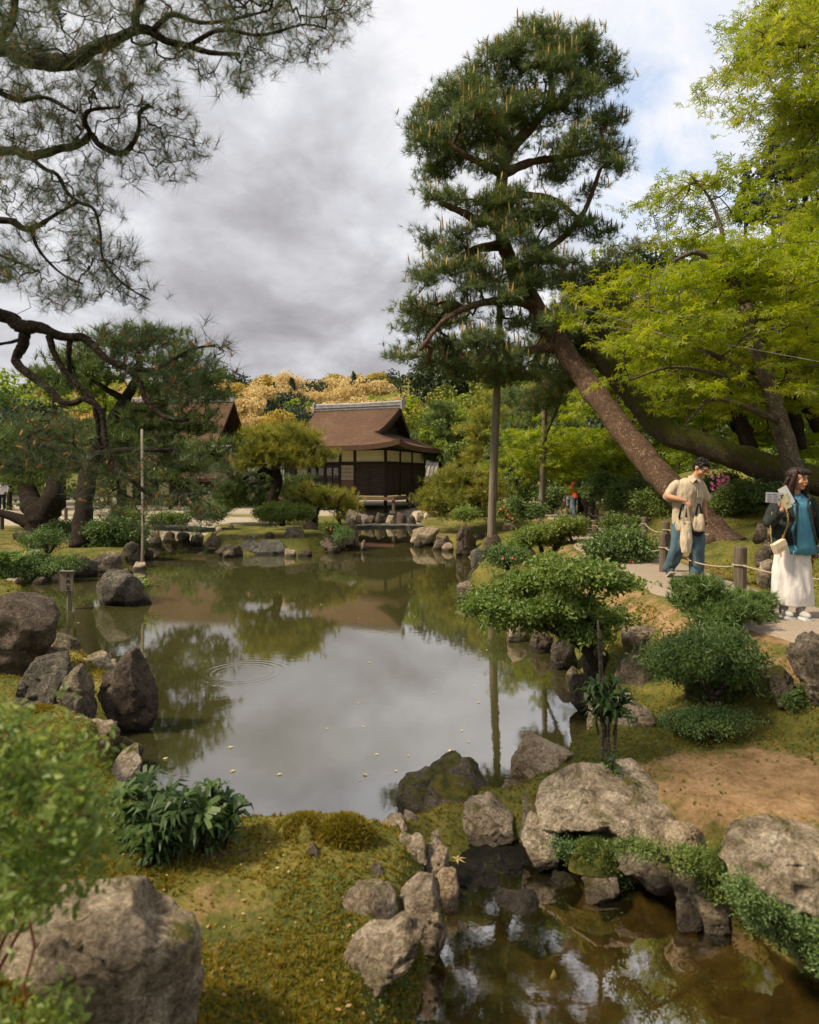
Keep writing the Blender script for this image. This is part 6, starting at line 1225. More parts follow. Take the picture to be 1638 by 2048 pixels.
cushion('yellow moss between the left bank rocks below the boulder',235,1378,.1,55,18,.08,('moss',),4,900,.03)
cushion('orange-green moss cushion under the blue-grey sloping rock',70,1435,.3,52,24,.10,('moss',),5,1000,.028)
cushion('moss clump between the paired rocks at the near pond',812,1900,.14,34,14,.07,('moss',),6,600,.016)
cushion('moss clump on the ledge left of the wide flat boulder',1075,1618,.2,26,20,.09,('moss',),7,600,.018)
cushion('thick leafy moss bank overhanging the dark pond at right',1500,1730,.42,90,26,.10,('moss_green',),8,2200,.03)
cushion('mossy ledge under the wide flat boulder over the small pond',1195,1718,.16,60,20,.12,('moss_green',),9,1400,.026)
# ---------------------------------------------------------------- ground cover
rg=R_(61)
def cover(name,n,poly,zt,sizes,mat,tuft,lab,dmax=14,keep=None):
    P=polypts_ground(poly,n); 
    if keep is not None: P=P[keep(P)]
    S=rg.uniform(*sizes,len(P)); V,T,mi,ti=scatter(tuft,P,np.array((0,0,1))+rg.normal(size=P.shape)*.35,S,rg)
    tagit(link(name,trimesh(name,V,T,MT[mat],None,ti)),kind='stuff')
def polypts_ground(rect,n):
    x0,x1,y0,y1=rect; u=rg.uniform(0,1,n*2); y=1/(1/y0+(1/y1-1/y0)*u); x=rg.uniform(-1,1,n*2)*y*.68
    m=(x>x0)&(x<x1); x,y=x[m][:n],y[m][:n]; d=np.minimum(sdist(x,y,PP),sdist(x,y,PP2)); pd,_=pathdist(x,y); k=(d>.0)&(pd>.95); x,y=x[k],y[k]
    return np.stack([x,y,terrain(x,y)-.003],1)
def patch(lo,hi,s,seed): return lambda P:(wav(P[:,0],P[:,1],s,seed)>lo)&(wav(P[:,0],P[:,1],s,seed)<hi)
def soilfree(P):
    k=np.ones(len(P),bool)
    for px,py,z,sx,sy in [(1480,1560,.5,.62,.5),(1590,1590,.5,.42,.45),(430,1830,.33,.3,.25)]:
        p=PZ(px,py,z); e=((P[:,0]-p[0])/sx)**2+((P[:,1]-p[1])/sy)**2; k&=(e>1)|(rg.uniform(0,1,len(P))<.12)
    return k
MS=[T_needles(7,.30,200+i,1.2) for i in range(4)]; CL=[T_spray(4,.8,210+i,.3,'leaf',.8,rad=.9) for i in range(4)]
cover('moss_carpet',62000,(-9,9,2.2,9),0,(.016,.034),'moss',MS,'',keep=lambda P:soilfree(P)&patch(-2,.35,1.3,11)(P))
cover('tall_moss',9000,(-2.2,1.2,2.2,6),0,(.03,.055),'moss',MS,'',keep=lambda P:soilfree(P)&patch(.12,2,1.9,17)(P))
cover('clover_carpet',26000,(-9,9,2.2,10),0,(.014,.030),'moss_green',CL,'',keep=lambda P:soilfree(P)&patch(-.08,2,1.3,11)(P))
cover('bank_moss',30000,(-20,20,8,26),0,(.03,.06),'moss',MS,'',keep=patch(-2,.3,.9,13))
cover('bank_clover',16000,(-20,20,7,26),0,(.025,.05),'moss_green',CL,'',keep=patch(.05,2,.9,13))
# fallen leaves on the moss, leaves and pollen floating on the pond
r=R_(62)
def flat(nm,label,cat,grp,x,y,z,s,mat,star=False):
    t=T_star()[0] if star else T_leaf(.6,.05); V=t[0].copy(); a=r.uniform(0,6.28); c,q=math.cos(a),math.sin(a); V=V@np.array([(c,q,0),(-q,c,0),(0,0,1)])*s; V[:,2]+=.0
    o=link(nm,trimesh(nm,V,t[1],MT[mat],None,np.full(len(V),r.uniform()))); o.location=(x,y,z); tagit(o,label,cat,grp)
for i in range(24):
    while True:
        px,py=r.uniform(380,1000),r.uniform(1180,1620); p=PZ(px,py,0)
        if sdist(np.array([p[0]]),np.array([p[1]]),PP)[0]<-.25: break
    flat('floating_leaf','small yellowish leaf floating on the still pond','leaf','yellow leaves floating on the pond',p[0],p[1],.006,r.uniform(.02,.05),'float')
for px,py in [(565,1548),(460,1545),(735,1552),(735,1325),(455,1496),(325,1520),(160,1246),(640,1210),(900,1500),(1120,1505),(1150,1300)]:
    p=PZ(px,py,0); flat('floating_leaf','small yellowish leaf floating on the still pond','leaf','yellow leaves floating on the pond',p[0],p[1],.007,.06,'float')
for i in range(170):
    px,py=r.uniform(230,1600),r.uniform(1690,2040); x,y=PZ(px,py,.35)[:2]
    d=min(sdist(np.array([x]),np.array([y]),PP)[0],sdist(np.array([x]),np.array([y]),PP2)[0])
    if d<.12: continue
    flat('fallen_leaf','small brown leaf lying on the near moss','leaf','brown leaves on the near moss',x,y,tz(x,y)+.014,r.uniform(.015,.035),'fallen')
p=PZ(912,1722,.05); flat('fallen_leaf','red maple leaf on the wet rock lip between the ponds','leaf',None,p[0],p[1]-.1,.12,.07,'fallen',True)
for i,(px,py,s_) in enumerate([(1108,1952,.022),(1045,1935,.02),(1112,1882,.02),(1062,1820,.02),(1175,1985,.018),(1310,1955,.022),(990,2028,.022),(1070,2030,.02),(1090,1910,.014),(1010,1860,.03)]):
    z=-.25; p=PZ(px,py,z); b=Buf(); b.tube([(p[0]-s_*.6,p[1],z-.02),(p[0],p[1],z+.012),(p[0]+s_*.6,p[1],z-.02)],[s_*.6,s_*1.1,s_*.6],8); 
    tagit(b.obj('pebble',MT['plaster' if i in(0,3,8) else 'rock_tan'],smooth=True),'pale pebble lying under water in the small near pond','pebble','pale pebbles under water in the small near pond')
for i,(bx,lb) in enumerate([((985,1780,1105,1850),'submerged brown rock in the middle of the small near pond'),((1090,1745,1180,1800),'dark rock breaking the surface of the small near pond'),((900,1790,960,1830),'submerged dark rock beside the paired rocks')]):
    rock(lb,bx,None,DZ(bx[3],-.08),'rock_dark' if i else 'rock_brown',1.0,seed=300+i,sink=.1)
# fallen branch, roots, stone wall behind the woman
b=Buf(); b.tube([tuple(PZ(400,1728,.36)+np.array((0,0,.02))),tuple(PZ(440,1716,.36)+np.array((0,0,.02))),tuple(PZ(500,1712,.36)+np.array((0,0,.03))),tuple(PZ(545,1718,.36)+np.array((0,0,.015)))],[.008,.013,.012,.006],7,rough=.3); tagit(b.obj('fallen_branch',MT['bark_grey'],smooth=True),'pale thin root lying on the moss below the evergreen plants','branch')
root=empty('stone_wall',tuple(PD(1560,1160,9.6)),'low rough stone retaining wall behind the woman','wall'); r=random.Random(3); n=0
for row in range(5):
    x=1508+r.uniform(0,10)
    while x<1760:
        w_=r.uniform(28,50); h=r.uniform(26,38); yb=1168-row*22+r.uniform(-3,3); D=9.5+row*.08+(x-1508)*.002
        sil=(x,yb-h,x+w_,yb+4); o=rock('',sil,None,D,['rock_grey','rock_pale','rock_brown'][n%3],.7,seed=400+n,sub=3,facet=1.2,name='stone',sink=.03)
        for k_ in ('label','category'): 
            if k_ in o: del o[k_]
        o.parent=root; o.matrix_parent_inverse=Matrix.Translation(root.location).inverted(); x+=w_*.86; n+=1
# ---------------------------------------------------------------- people
def two2(n,a,b_,sc_=12,rough=.85,bp=.4,st=None,d=.004): MT[n]=two(n,a,b_,sc_,rough,bp,d,.2,st)
two2('skin',(.42,.22,.13),(.50,.27,.17),6,.55,.1)
two2('hair_black',(.006,.005,.005),(.016,.013,.012),30,.45,.5,(1,1,.2)); two2('hair_brown',(.018,.010,.008),(.04,.022,.016),30,.45,.5,(1,1,.2))
two2('shirt_beige',(.40,.33,.24),(.55,.46,.35),9,.9,.5,(2.5,2.5,.6),.008); two2('jeans',(.04,.075,.105),(.10,.16,.20),5,.9,.5,(2,2,.5),.01)
two2('canvas',(.52,.42,.30),(.64,.54,.40),14,.9,.4); two2('navy',(.008,.010,.02),(.014,.018,.035),8,.8,.2)
two2('denim_black',(.010,.013,.014),(.04,.046,.046),9,.85,.6,(2,2,1),.008); two2('blouse_blue',(.045,.17,.27),(.085,.26,.38),5,.7,.5,(3,3,.5),.01)
two2('skirt_white',(.60,.57,.56),(.74,.71,.70),6,.85,.5,(5,5,.4),.012); two2('shoe_grey',(.32,.30,.29),(.5,.48,.46),14,.6,.3); two2('shoe_dark',(.03,.03,.032),(.08,.08,.085),10,.6,.3)
two2('bag_cream',(.62,.50,.36),(.70,.58,.43),8,.5,.1); two2('gold_metal',(.5,.32,.1),(.6,.4,.15),8,.3,0); two2('card_white',(.68,.68,.7),(.74,.74,.76),5,.7,0); two2('card_grey',(.42,.42,.47),(.50,.50,.55),5,.7,0)
two2('phone_yellow',(.60,.55,.34),(.64,.58,.38),5,.35,0); two2('jacket_orange',(.50,.055,.02),(.70,.10,.03),6,.8,.3); two2('grey_cloth',(.22,.23,.25),(.32,.33,.36),6,.85,.3); two2('lip',(.34,.10,.08),(.38,.12,.10),5,.5,0)
two2('eye_white',(.6,.58,.55),(.65,.62,.6),5,.3,0); two2('pack_black',(.012,.014,.013),(.03,.034,.03),9,.7,.3)
def ball(b,c,r,n=14,rot=None):
    r=np.array(r if hasattr(r,'__len__') else (r,r,r),float); V=[];m=n*2-4
    for i in range(n+1):
        t=math.pi*i/n
        for j in range(m): a=2*math.pi*j/m; V.append((math.sin(t)*math.cos(a),math.sin(t)*math.sin(a),math.cos(t)))
    V=np.array(V)*r
    if rot is not None: V=V@np.array(rot).T
    b.add(V+np.array(c),[(i*m+j,(i+1)*m+j,(i+1)*m+(j+1)%m,i*m+(j+1)%m) for i in range(n) for j in range(m)])
def chain(b,pts,k=12):
    """rounded limb: (x,y,z,r) stations joined by tapered tubes and balls"""
    s=smoothline(pts,5) if len(pts)>2 else np.array(pts,float)
    b.tube([tuple(p[:3]) for p in s],[p[3] for p in s],k)
    for p in (s[0],s[-1]): ball(b,p[:3],p[3],8)
def loft(b,rings,k=28,fold=0,nf=9,seed=0,cap=True):
    """elliptic cross sections (x,y,z,rx,ry); folds ripple the radius"""
    s=smoothline(rings,6); V=[]
    for i,q in enumerate(s):
        for j in range(k):
            a=2*math.pi*j/k; f=1+fold*math.sin(nf*a+seed+q[2]*4+1.2*math.sin(2*a+q[2]*9))*min(1,i/len(s)*2.2)
            V.append((q[0]+q[3]*f*math.cos(a),q[1]+q[4]*f*math.sin(a),q[2]))
    n=len(s); Fc=[(i*k+j,i*k+(j+1)%k,(i+1)*k+(j+1)%k,(i+1)*k+j) for i in range(n-1) for j in range(k)]
    if cap: Fc+= [tuple(range(k-1,-1,-1)),tuple(range((n-1)*k,n*k))]
    b.add(V,Fc)
def fuse(b,name,mat,parent,vox=.008,sm=3,wr=0,ws=14,seed=0):
    me=b.mesh('tmp',MT[mat]); o=bpy.data.objects.new('tmp',me); C.objects.link(o)
    m=o.modifiers.new('r','REMESH'); m.mode='VOXEL'; m.voxel_size=vox; m.use_smooth_shade=True
    m2=o.modifiers.new('s','SMOOTH'); m2.iterations=sm; m2.factor=.5
    dg=bpy.context.evaluated_depsgraph_get(); dg.update(); nm=bpy.data.meshes.new_from_object(o.evaluated_get(dg)); bpy.data.objects.remove(o)
    if wr:
        n=len(nm.vertices); co=np.empty(n*3); nm.vertices.foreach_get('co',co); co=co.reshape(-1,3); no=np.empty(n*3); nm.vertices.foreach_get('normal',no); no=no.reshape(-1,3)
        w_=np.array([mnoise.fractal(Vector((p[0]*ws+seed,p[1]*ws,p[2]*ws*.45)),1,2,3) for p in co]); co+=no*(w_*wr)[:,None]; nm.vertices.foreach_set('co',co.ravel()); nm.update()
    if not nm.materials: nm.materials.append(MT[mat])
    nm.polygons.foreach_set('use_smooth',[True]*len(nm.polygons)); nm.name=name
    p=bpy.data.objects.new(name,nm); C.objects.link(p); p.parent=parent; return p
def Rm(ax,an): return np.array(Matrix.Rotation(an,3,ax))
def head_parts(b,c,R,s=1.0):
    """face with brow, eye hollows, nose, lips, chin and ears; local -Y is the way it looks"""
    T=lambda p:np.array(c)+R@(np.array(p)*s)
    def bl(p,r): ball(b,T(p),np.array(r)*s,12,R)
    bl((0,.012,.035),(.074,.092,.085)); bl((0,-.02,-.025),(.060,.066,.075)); bl((0,-.052,-.082),(.026,.024,.020)); bl((0,-.01,-.06),(.052,.055,.045))
    bl((0,-.082,.038),(.046,.016,.014)); chain(b,[(*T((0,-.088,.022)),.008*s),(*T((0,-.101,-.004)),.010*s),(*T((0,-.104,-.016)),.012*s)],8)
    for sx in(-1,1): bl((sx*.011,-.096,-.018),(.009,.009,.007)); bl((sx*.040,-.062,-.022),(.020,.022,.022)); bl((sx*.076,.008,0),(.008,.018,.028))
    bl((0,-.086,-.048),(.024,.010,.012))
    return T
def hand(b,w,d,up,s=1.0,curl=.6,thumb=1):
    """palm and five separate bent fingers; w wrist, d finger direction, up = back of the hand"""
    w=np.array(w,float); d=np.array(d,float); d/=np.linalg.norm(d); up=np.array(up,float); up-=d*up.dot(d); up/=np.linalg.norm(up); sd=np.cross(d,up)*thumb
    ball(b,w+d*.045*s,np.array((.038,.045,.016))*s,10,np.stack([sd,d,up],1))
    for i,(o,l) in enumerate(((.030,.068),(.010,.078),(-.010,.073),(-.029,.058))):
        p=w+d*.078*s+sd*o*s; L_=l*s; q=[(*p,.0088*s)]; an=0
        for k in range(3): an+=curl; dd=d*math.cos(an)-up*math.sin(an); p=p+dd*L_/3*1.05; q.append((*p,(.0085-.001*k)*s))
        chain(b,q,8)
    p=w+d*.022*s+sd*.032*s; q=[(*p,.012*s)]; 
    for k in range(2): p=p+(d*.55+sd*.55*(1-k*.7)-up*.45)*.032*s; q.append((*p,(.0105-.001*k)*s))
    chain(b,q,8)
def face_details(T,R,root_body,s,glasses=False,hairm='hair_black'):
    for sx in (-1,1):
        b=Buf(); ball(b,T((sx*.031,-.079,.014)),np.array((.014,.006,.0055))*s,8,R); b.obj('eye',MT['eye_white'],root_body,True,False)
        b=Buf(); ball(b,T((sx*.031,-.0835,.014)),np.array((.0062,.0035,.0055))*s,8,R); b.obj('pupil',MT['black'],root_body,True,False)
        b=Buf(); chain(b,[(*T((sx*.014,-.094,.040)),.0026*s),(*T((sx*.032,-.093,.044)),.0032*s),(*T((sx*.050,-.080,.039)),.002*s)],6); b.obj('eyebrow',MT[hairm],root_body,True,False)
    b=Buf(); chain(b,[(*T((-.020,-.090,-.049)),.003*s),(*T((0,-.097,-.047)),.0052*s),(*T((.020,-.090,-.049)),.003*s)],8); b.obj('lips',MT['lip'],root_body,True,False)
# --- man in the beige shirt
D=9.7; base=PD(1371,1160,D); base[2]=1.14+.035
man=empty('person',tuple(base),'man in a short-sleeved beige shirt and jeans looking down, carrying tote bags on the path','person')
b=Buf(); R=Rm('Z',math.radians(28))@Rm('X',math.radians(30))@Rm('Y',math.radians(6))
hc=(.185,-.07,1.545); T=head_parts(b,hc,R,1.08)
chain(b,[(.075,.0,1.36,.062),(.13,-.02,1.43,.058),(.165,-.04,1.48,.056)]); 
loft(b,[(.03,0,.80,.15,.10),(.03,0,1.0,.16,.11),(.04,0,1.2,.16,.10),(.05,0,1.33,.12,.08),(.06,0,1.42,.07,.06)])
chain(b,[(-.12,0,1.30,.045),(-.235,-.01,1.21,.046),(-.275,-.03,1.165,.044),(-.18,-.13,1.13,.036),(-.075,-.20,1.10,.027)]); hand(b,(-.07,-.205,1.097),(.55,-.35,-.75),(.3,-.9,.2),1.05,.75,-1)
chain(b,[(.22,.02,1.33,.048),(.285,.04,1.2,.05),(.29,.05,1.08,.042),(.285,.03,.95,.034),(.29,.0,.86,.026)]); hand(b,(.29,.0,.855),(.05,-.12,-1),(1,0,0),1.05,.45,1)
for p in ([(-.05,0,.86,.10),(-.13,-.05,.48,.062),(-.19,.10,.12,.045)],[(.11,0,.86,.10),(.125,-.10,.46,.065),(.13,-.06,.10,.045)]): chain(b,p)
body=fuse(b,'body','skin',man,.0065,2)
face_details(T,R,body,1.08)
for sx in(-1,1):
    g=Buf(); g.tube([tuple(T((sx*.034+.024*math.cos(a),-.104,.012+.018*math.sin(a)))) for a in np.linspace(0,6.283,18)],.0024,6)
    g.tube([tuple(T((sx*.058,-.102,.016))),tuple(T((sx*.078,-.05,.018))),tuple(T((sx*.080,.01,.014)))],.002,6); g.obj('spectacle_rim',MT['black'],body,True,False)
b=Buf(); g=lambda p,r:ball(b,T(p),np.array(r)*1.08,12,R)
g((0,.028,.058),(.084,.088,.076)); g((0,-.028,.088),(.068,.046,.040)); g((-.03,.03,.108),(.05,.06,.04)); g((-.062,-.02,.045),(.018,.035,.03)); g((.062,-.02,.045),(.018,.035,.03)); g((0,.07,.01),(.074,.045,.07))
r=random.Random(2)
for i in range(46):
    a=r.uniform(0,6.28); e=r.uniform(.1,1.3); d=np.array((math.cos(a)*math.cos(e),math.sin(a)*math.cos(e)*.9+.1,math.sin(e))); p=np.array((0,.02,.06))+d*np.array((.085,.085,.08)); chain(b,[(*T(p),.012),(*T(p+d*.018+np.array((0,-.01,0))),.005)],6)
fuse(b,'hair','hair_black',man,.006,1,.004,60)
b=Buf(); loft(b,[(.02,0,.735,.215,.125),(.02,0,.85,.21,.13),(.025,0,1.05,.205,.13),(.04,0,1.22,.222,.135),(.055,.0,1.33,.205,.12),(.065,0,1.385,.15,.095),(.075,-.0,1.42,.082,.075)],fold=.025,nf=7)
chain(b,[(-.12,0,1.315,.078),(-.19,0,1.25,.070),(-.255,-.01,1.16,.070)]); chain(b,[(.20,.01,1.315,.078),(.262,.02,1.24,.070),(.295,.03,1.14,.08)])
sh=fuse(b,'shirt','shirt_beige',man,.008,2,.012,11)
b=Buf(); 
for sx in (-1,1): b.add([(.095,-.135,1.40),(.095+sx*.02,-.085,1.455),(.095+sx*.075,-.03,1.45),(.095+sx*.085,-.09,1.385),(.095+sx*.05,-.145,1.35)],[(0,1,2,3,4) if sx<0 else (4,3,2,1,0)])
cl=b.obj('collar',MT['shirt_beige'],man,False,False); sd_=cl.modifiers.new('s','SOLIDIFY'); sd_.thickness=.006
b=Buf(); ball(b,(.095,-.088,1.385),(.035,.03,.035),8); b.obj('undershirt',MT['black'],man,True,False)
for i in range(4): b=Buf(); ball(b,(.085-.006*i,-.152+.002*i,1.31-.11*i),(.006,.004,.006),6); b.obj('button',MT['bark_grey'],sh,True,False)
b=Buf(); b.box((.15,-.142,1.20),(.10,.008,.11),rot=Rm('Z',.25)); b.obj('pocket',MT['shirt_beige'],sh,False,False)
b=Buf(); loft(b,[(.03,0,.62,.19,.12),(.03,0,.74,.20,.125),(.02,0,.86,.18,.12),(.03,0,.90,.17,.11)])
chain(b,[(-.055,0,.80,.125),(-.10,-.05,.58,.112),(-.14,-.06,.42,.10),(-.165,.03,.26,.095),(-.195,.10,.14,.088)],16); chain(b,[(.11,0,.80,.125),(.125,-.05,.6,.115),(.13,-.08,.42,.108),(.13,-.07,.22,.10),(.13,-.06,.05,.098)],16)
fuse(b,'jeans','jeans',man,.009,2,.016,9,5)
for x,y,z,tl in ((-.20,.07,.07,.5),(.13,-.10,.035,0)):
    b=Buf(); ball(b,(x,y-.03,z),(.048,.12,.045),10,Rm('X',-tl)); ball(b,(x,y+.04,z+.02),(.042,.055,.055),10); fuse(b,'shoe','shoe_dark',man,.008,1)
    b=Buf(); b.box((x,y-.03,z-.035),(.09,.23,.022),rot=Rm('X',-tl)); b.obj('sole',MT['shoe_grey'],man,False,False)
hx,hy,hz=base+np.array((-.055,-.245,1.055))
def tote(label,c,w_,h,t,mat,strapm,strap,rz=0,mark=False,sag=.3):
    root=empty('tote_bag',tuple(c),label,'bag',rz=rz); bb=Buf(); loft(bb,[(0,0,-h,w_*.30,t*.5),(0,0,-h*.93,w_*.44,t*.95),(0.0,0,-h*.6,w_*.5,t),(0,0,-h*.25,w_*.45,t*.6),(0,0,0,w_*.40,t*.28)],k=24,fold=.06,nf=5); o=fuse(bb,'bag_body',mat,root,.007,2,.01,14)
    for sy in (-1,1):
        bb=Buf(); q=smoothline([(-w_*.27,sy*t*.3,-.02),(-w_*.12,sy*.006,strap*.7),(0,0,strap),(w_*.12,sy*.006,strap*.7),(w_*.27,sy*t*.3,-.02)],5); 
        V=[];n=len(q)
        for p in q: V+= [(p[0]-.011,p[1],p[2]),(p[0]+.011,p[1],p[2]),(p[0]+.011,p[1]+.004,p[2]),(p[0]-.011,p[1]+.004,p[2])]
        bb.add(V,[(i*4+k,i*4+(k+1)%4,(i+1)*4+(k+1)%4,(i+1)*4+k) for i in range(n-1) for k in range(4)]); bb.obj('handle',MT[strapm],root,False,False)
    return root
tote('long sagging cream canvas tote bag hanging from the hand of the man in beige',(hx-.045,hy-.03,hz-.24),.165,.44,.05,'canvas','canvas',.23,.1)
tote('smaller cream cloth tote with navy handles beside the long tote bag',(hx+.155,hy+.03,hz-.14),.15,.24,.035,'canvas','navy',.15,-.1)
tote('wide folded cream tote behind the long tote bag in the man hand',(hx-.06,hy+.05,hz-.19),.20,.19,.03,'canvas','navy',.19,0)
root=empty('dark_bag',(hx+.15,hy+.06,hz-.38),'small navy bag hanging below the smaller cloth tote','bag'); bb=Buf(); ball(bb,(0,0,0),(.085,.04,.075),10); fuse(bb,'bag_body','navy',root,.009,2)
# --- woman in the dark denim jacket
D=7.12; base=PD(1586,1236,D); base[2]=1.12+.03
wm=empty('person',tuple(base),'woman in black denim jacket, blue blouse and long white skirt holding papers and phone','person')
b=Buf(); R=Rm('Z',math.radians(20))@Rm('X',math.radians(2)); hc=(.045,-.015,1.425); T=head_parts(b,hc,R,1.0)
chain(b,[(.02,.01,1.22,.05),(.03,.01,1.30,.047),(.04,.01,1.36,.048)])
loft(b,[(.01,0,.66,.14,.10),(.01,0,.85,.13,.095),(.01,0,1.05,.14,.10),(.01,0,1.2,.15,.08),(.015,0,1.26,.06,.05)])
chain(b,[(-.14,0,1.17,.04),(-.23,-.01,1.06,.042),(-.265,-.05,.98,.04),(-.25,-.16,1.06,.032),(-.235,-.22,1.125,.025)]); hand(b,(-.235,-.225,1.13),(.10,-.25,1),(-.8,-.6,.05),.95,.55,-1)
chain(b,[(.17,.01,1.17,.04),(.238,.01,1.04,.040),(.265,-.01,.93,.04),(.27,-.08,.82,.03),(.255,-.11,.75,.025)]); hand(b,(.25,-.115,.745),(-.1,-.3,-.9),(1,-.1,0),.95,.6,1)
for sx in (-.085,.095): chain(b,[(sx,0,.7,.09),(sx,-.02,.4,.055),(sx,0,.10,.036)])
body=fuse(b,'body','skin',wm,.0062,2); face_details(T,R,body,1.0,hairm='hair_brown')
b=Buf(); g=lambda p,r:ball(b,T(p),np.array(r),12,R)
g((0,.03,.055),(.092,.092,.080)); g((0,-.045,.088),(.068,.042,.030)); g((0,.06,-.03),(.090,.055,.10))
for sx in(-1,1): chain(b,[(*T((sx*.082,-.03,.05)),.024),(*T((sx*.096,-.02,-.02)),.030),(*T((sx*.100,-.005,-.10)),.034),(*T((sx*.098,.0,-.17)),.024)],10)
for k in range(7): chain(b,[(*T((-.085+.028*k,.075-.01*abs(k-3),0)),.03),(*T((-.095+.031*k,.075,-.10)),.032),(*T((-.10+.033*k,.06,-.185)),.020)],8)
for k in range(9): chain(b,[(*T((-.06+.015*k,-.055,.105)),.013),(*T((-.068+.017*k,-.083,.085)),.011),(*T((-.070+.0175*k,-.092,.056)),.006)],6)
fuse(b,'hair','hair_brown',wm,.006,1,.005,55)
b=Buf(); loft(b,[(.03,-.01,.655,.165,.115),(.025,-.01,.75,.16,.118),(.02,-.01,.95,.15,.118),(.02,-.01,1.12,.15,.115),(.02,-.005,1.22,.09,.08),(.025,-.005,1.27,.06,.06)],fold=.04,nf=8)
bl_=fuse(b,'blouse','blouse_blue',wm,.008,2,.012,12,3)
b=Buf()
for sx in (-1,1): b.add([(.03,-.075,1.20),(.03+sx*.025,-.04,1.285),(.03+sx*.075,.0,1.28),(.03+sx*.115,-.07,1.20),(.03+sx*.075,-.125,1.15)],[(0,1,2,3,4) if sx<0 else (4,3,2,1,0)])
cl=b.obj('blouse_collar',MT['blouse_blue'],wm,False,False); q=cl.modifiers.new('s','SOLIDIFY'); q.thickness=.006
for i in range(6): b=Buf(); ball(b,(.035+.002*i,-.133-.001*i,1.12-.028*i),(.011,.005,.008),6); b.obj('button',MT['card_grey'],bl_,True,False)
b=Buf()
loft(b,[(.0,.01,.755,.215,.125),(.0,.01,.9,.21,.13),(.0,.01,1.05,.20,.13),(.01,.01,1.16,.19,.115),(.02,.02,1.235,.10,.08),(.025,.025,1.275,.075,.065)])
chain(b,[(-.155,.01,1.19,.062),(-.225,0,1.07,.062),(-.27,-.04,.985,.062),(-.262,-.12,1.02,.052),(-.245,-.19,1.09,.044)],14); chain(b,[(.18,.01,1.19,.066),(.24,.01,1.05,.068),(.268,0,.93,.062),(.272,-.07,.83,.046)],14)
jk=fuse(b,'jacket','denim_black',wm,.008,2,.010,14,7)
# the open front: blouse panel standing in the gap between the jacket edges
b=Buf(); V=[]; zs=[.66,.75,.85,.95,1.05,1.13,1.20]; 
for z in zs:
    hw=.105-.055*((z-.66)/.54)+.012; yy=-.150+.02*((z-.66)/.54)
    for k in range(7): x=.05-.03*((z-.66)/.54)+(-1+2*k/6)*hw; V.append((x,yy-.012*math.cos((k/6-.5)*3)+.006*math.sin(k*2.1+z*14),z))
b.add(V,[(i*7+k,i*7+k+1,(i+1)*7+k+1,(i+1)*7+k) for i in range(6) for k in range(6)]); pn=b.obj('blouse_front',MT['blouse_blue'],wm,True,False); q=pn.modifiers.new('s','SOLIDIFY'); q.thickness=.02
for sx in (-1,1):
    b=Buf(); q=[(.05-.03*t+sx*(.112-.055*t),-.158+.02*t,.76+.44*t) for t in np.linspace(0,1,8)]; b.tube(q,[.010]*8,6); b.obj('jacket_edge',MT['denim_black'],jk,True,False)
    b=Buf(); q=[q[-1],(.03+sx*.10,-.10,1.245),(.03+sx*.085,-.03,1.29),(.03+sx*.04,.05,1.31)]; b.tube(q,[.012,.02,.02,.016],8); b.obj('jacket_collar',MT['denim_black'],jk,True,False)
    b=Buf(); b.box((.0+sx*.145,-.105,1.07),(.085,.012,.05),rot=Rm('Z',sx*.55)); b.obj('pocket_flap',MT['denim_black'],jk,False,False)
b=Buf(); loft(b,[(-.0,0,.125,.20,.15),(-.005,0,.25,.205,.155),(-.01,0,.42,.19,.14),(-.01,0,.6,.175,.13),(0,0,.74,.155,.12),(0,0,.80,.14,.11)],k=64,fold=.075,nf=9,seed=1)
fuse(b,'skirt','skirt_white',wm,.008,2,.016,7,9)
for x,y in ((-.105,-.03),(.035,-.10)):
    b=Buf(); ball(b,(x,y-.045,.045),(.043,.105,.04),10); ball(b,(x,y+.03,.07),(.04,.05,.055),10); fuse(b,'shoe','shoe_grey',wm,.008,1)
    b=Buf(); b.box((x,y-.03,.012),(.085,.21,.022)); b.obj('sole',MT['card_white'],wm,False,False)
hp=base+np.array((-.235,-.25,1.19)); Rh=Rm('Z',.35)@Rm('Y',-.30)
root=empty('phone',tuple(hp),'pale yellow phone in the raised hand of the woman','phone'); bb=Buf(); bb.box((.015,-.01,.02),(.072,.009,.148),rot=Rm('Y',-.45)); o=bb.obj('phone_body',MT['phone_yellow'],root,False,False)
for dx,dz in ((-.028,.055),(-.012,.062),(-.026,.036)): bb=Buf(); bb.tube([(.015+dx-.02,-.0145,.02+dz),(.015+dx-.02,-.0175,.02+dz)],.0085,10); bb.obj('camera_lens',MT['black'],o,False,False)
root=empty('leaflet',tuple(hp+np.array((-.06,.015,.055))),'grey printed leaflet held behind the phone by the woman','paper'); bb=Buf(); bb.box((0,0,0),(.225,.002,.105),rot=Rm('Y',.06)); o=bb.obj('sheet',MT['card_grey'],root,False,False)
for i in range(5):
    for j in range(2+(i%2)): bb=Buf(); bb.box((-.075+j*.055,-.0022,.036-i*.018),(.045,.0008,.004),rot=Rm('Y',.06)); bb.obj('printed_line',MT['navy'],o,False,False)
root=empty('paper_slip',tuple(hp+np.array((.04,.022,.075))),'white folded slip behind the grey leaflet in the woman hand','paper'); bb=Buf(); bb.box((0,0,0),(.10,.002,.19),rot=Rm('Y',-.5)); bb.obj('sheet',MT['card_white'],root,False,False)
hb=base+np.array((-.225,-.15,.745)); root=empty('handbag',tuple(hb),'small cream handbag with gold clasp and chain hanging at the side of the woman','bag'); Rb=Rm('Y',-.42)@Rm('Z',.25)
bb=Buf(); bb.box((0,0,0),(.155,.06,.11),rot=Rb); o=bb.obj('bag_body',MT['bag_cream'],root,False,False); m=o.modifiers.new('b','BEVEL'); m.width=.01; m.segments=3
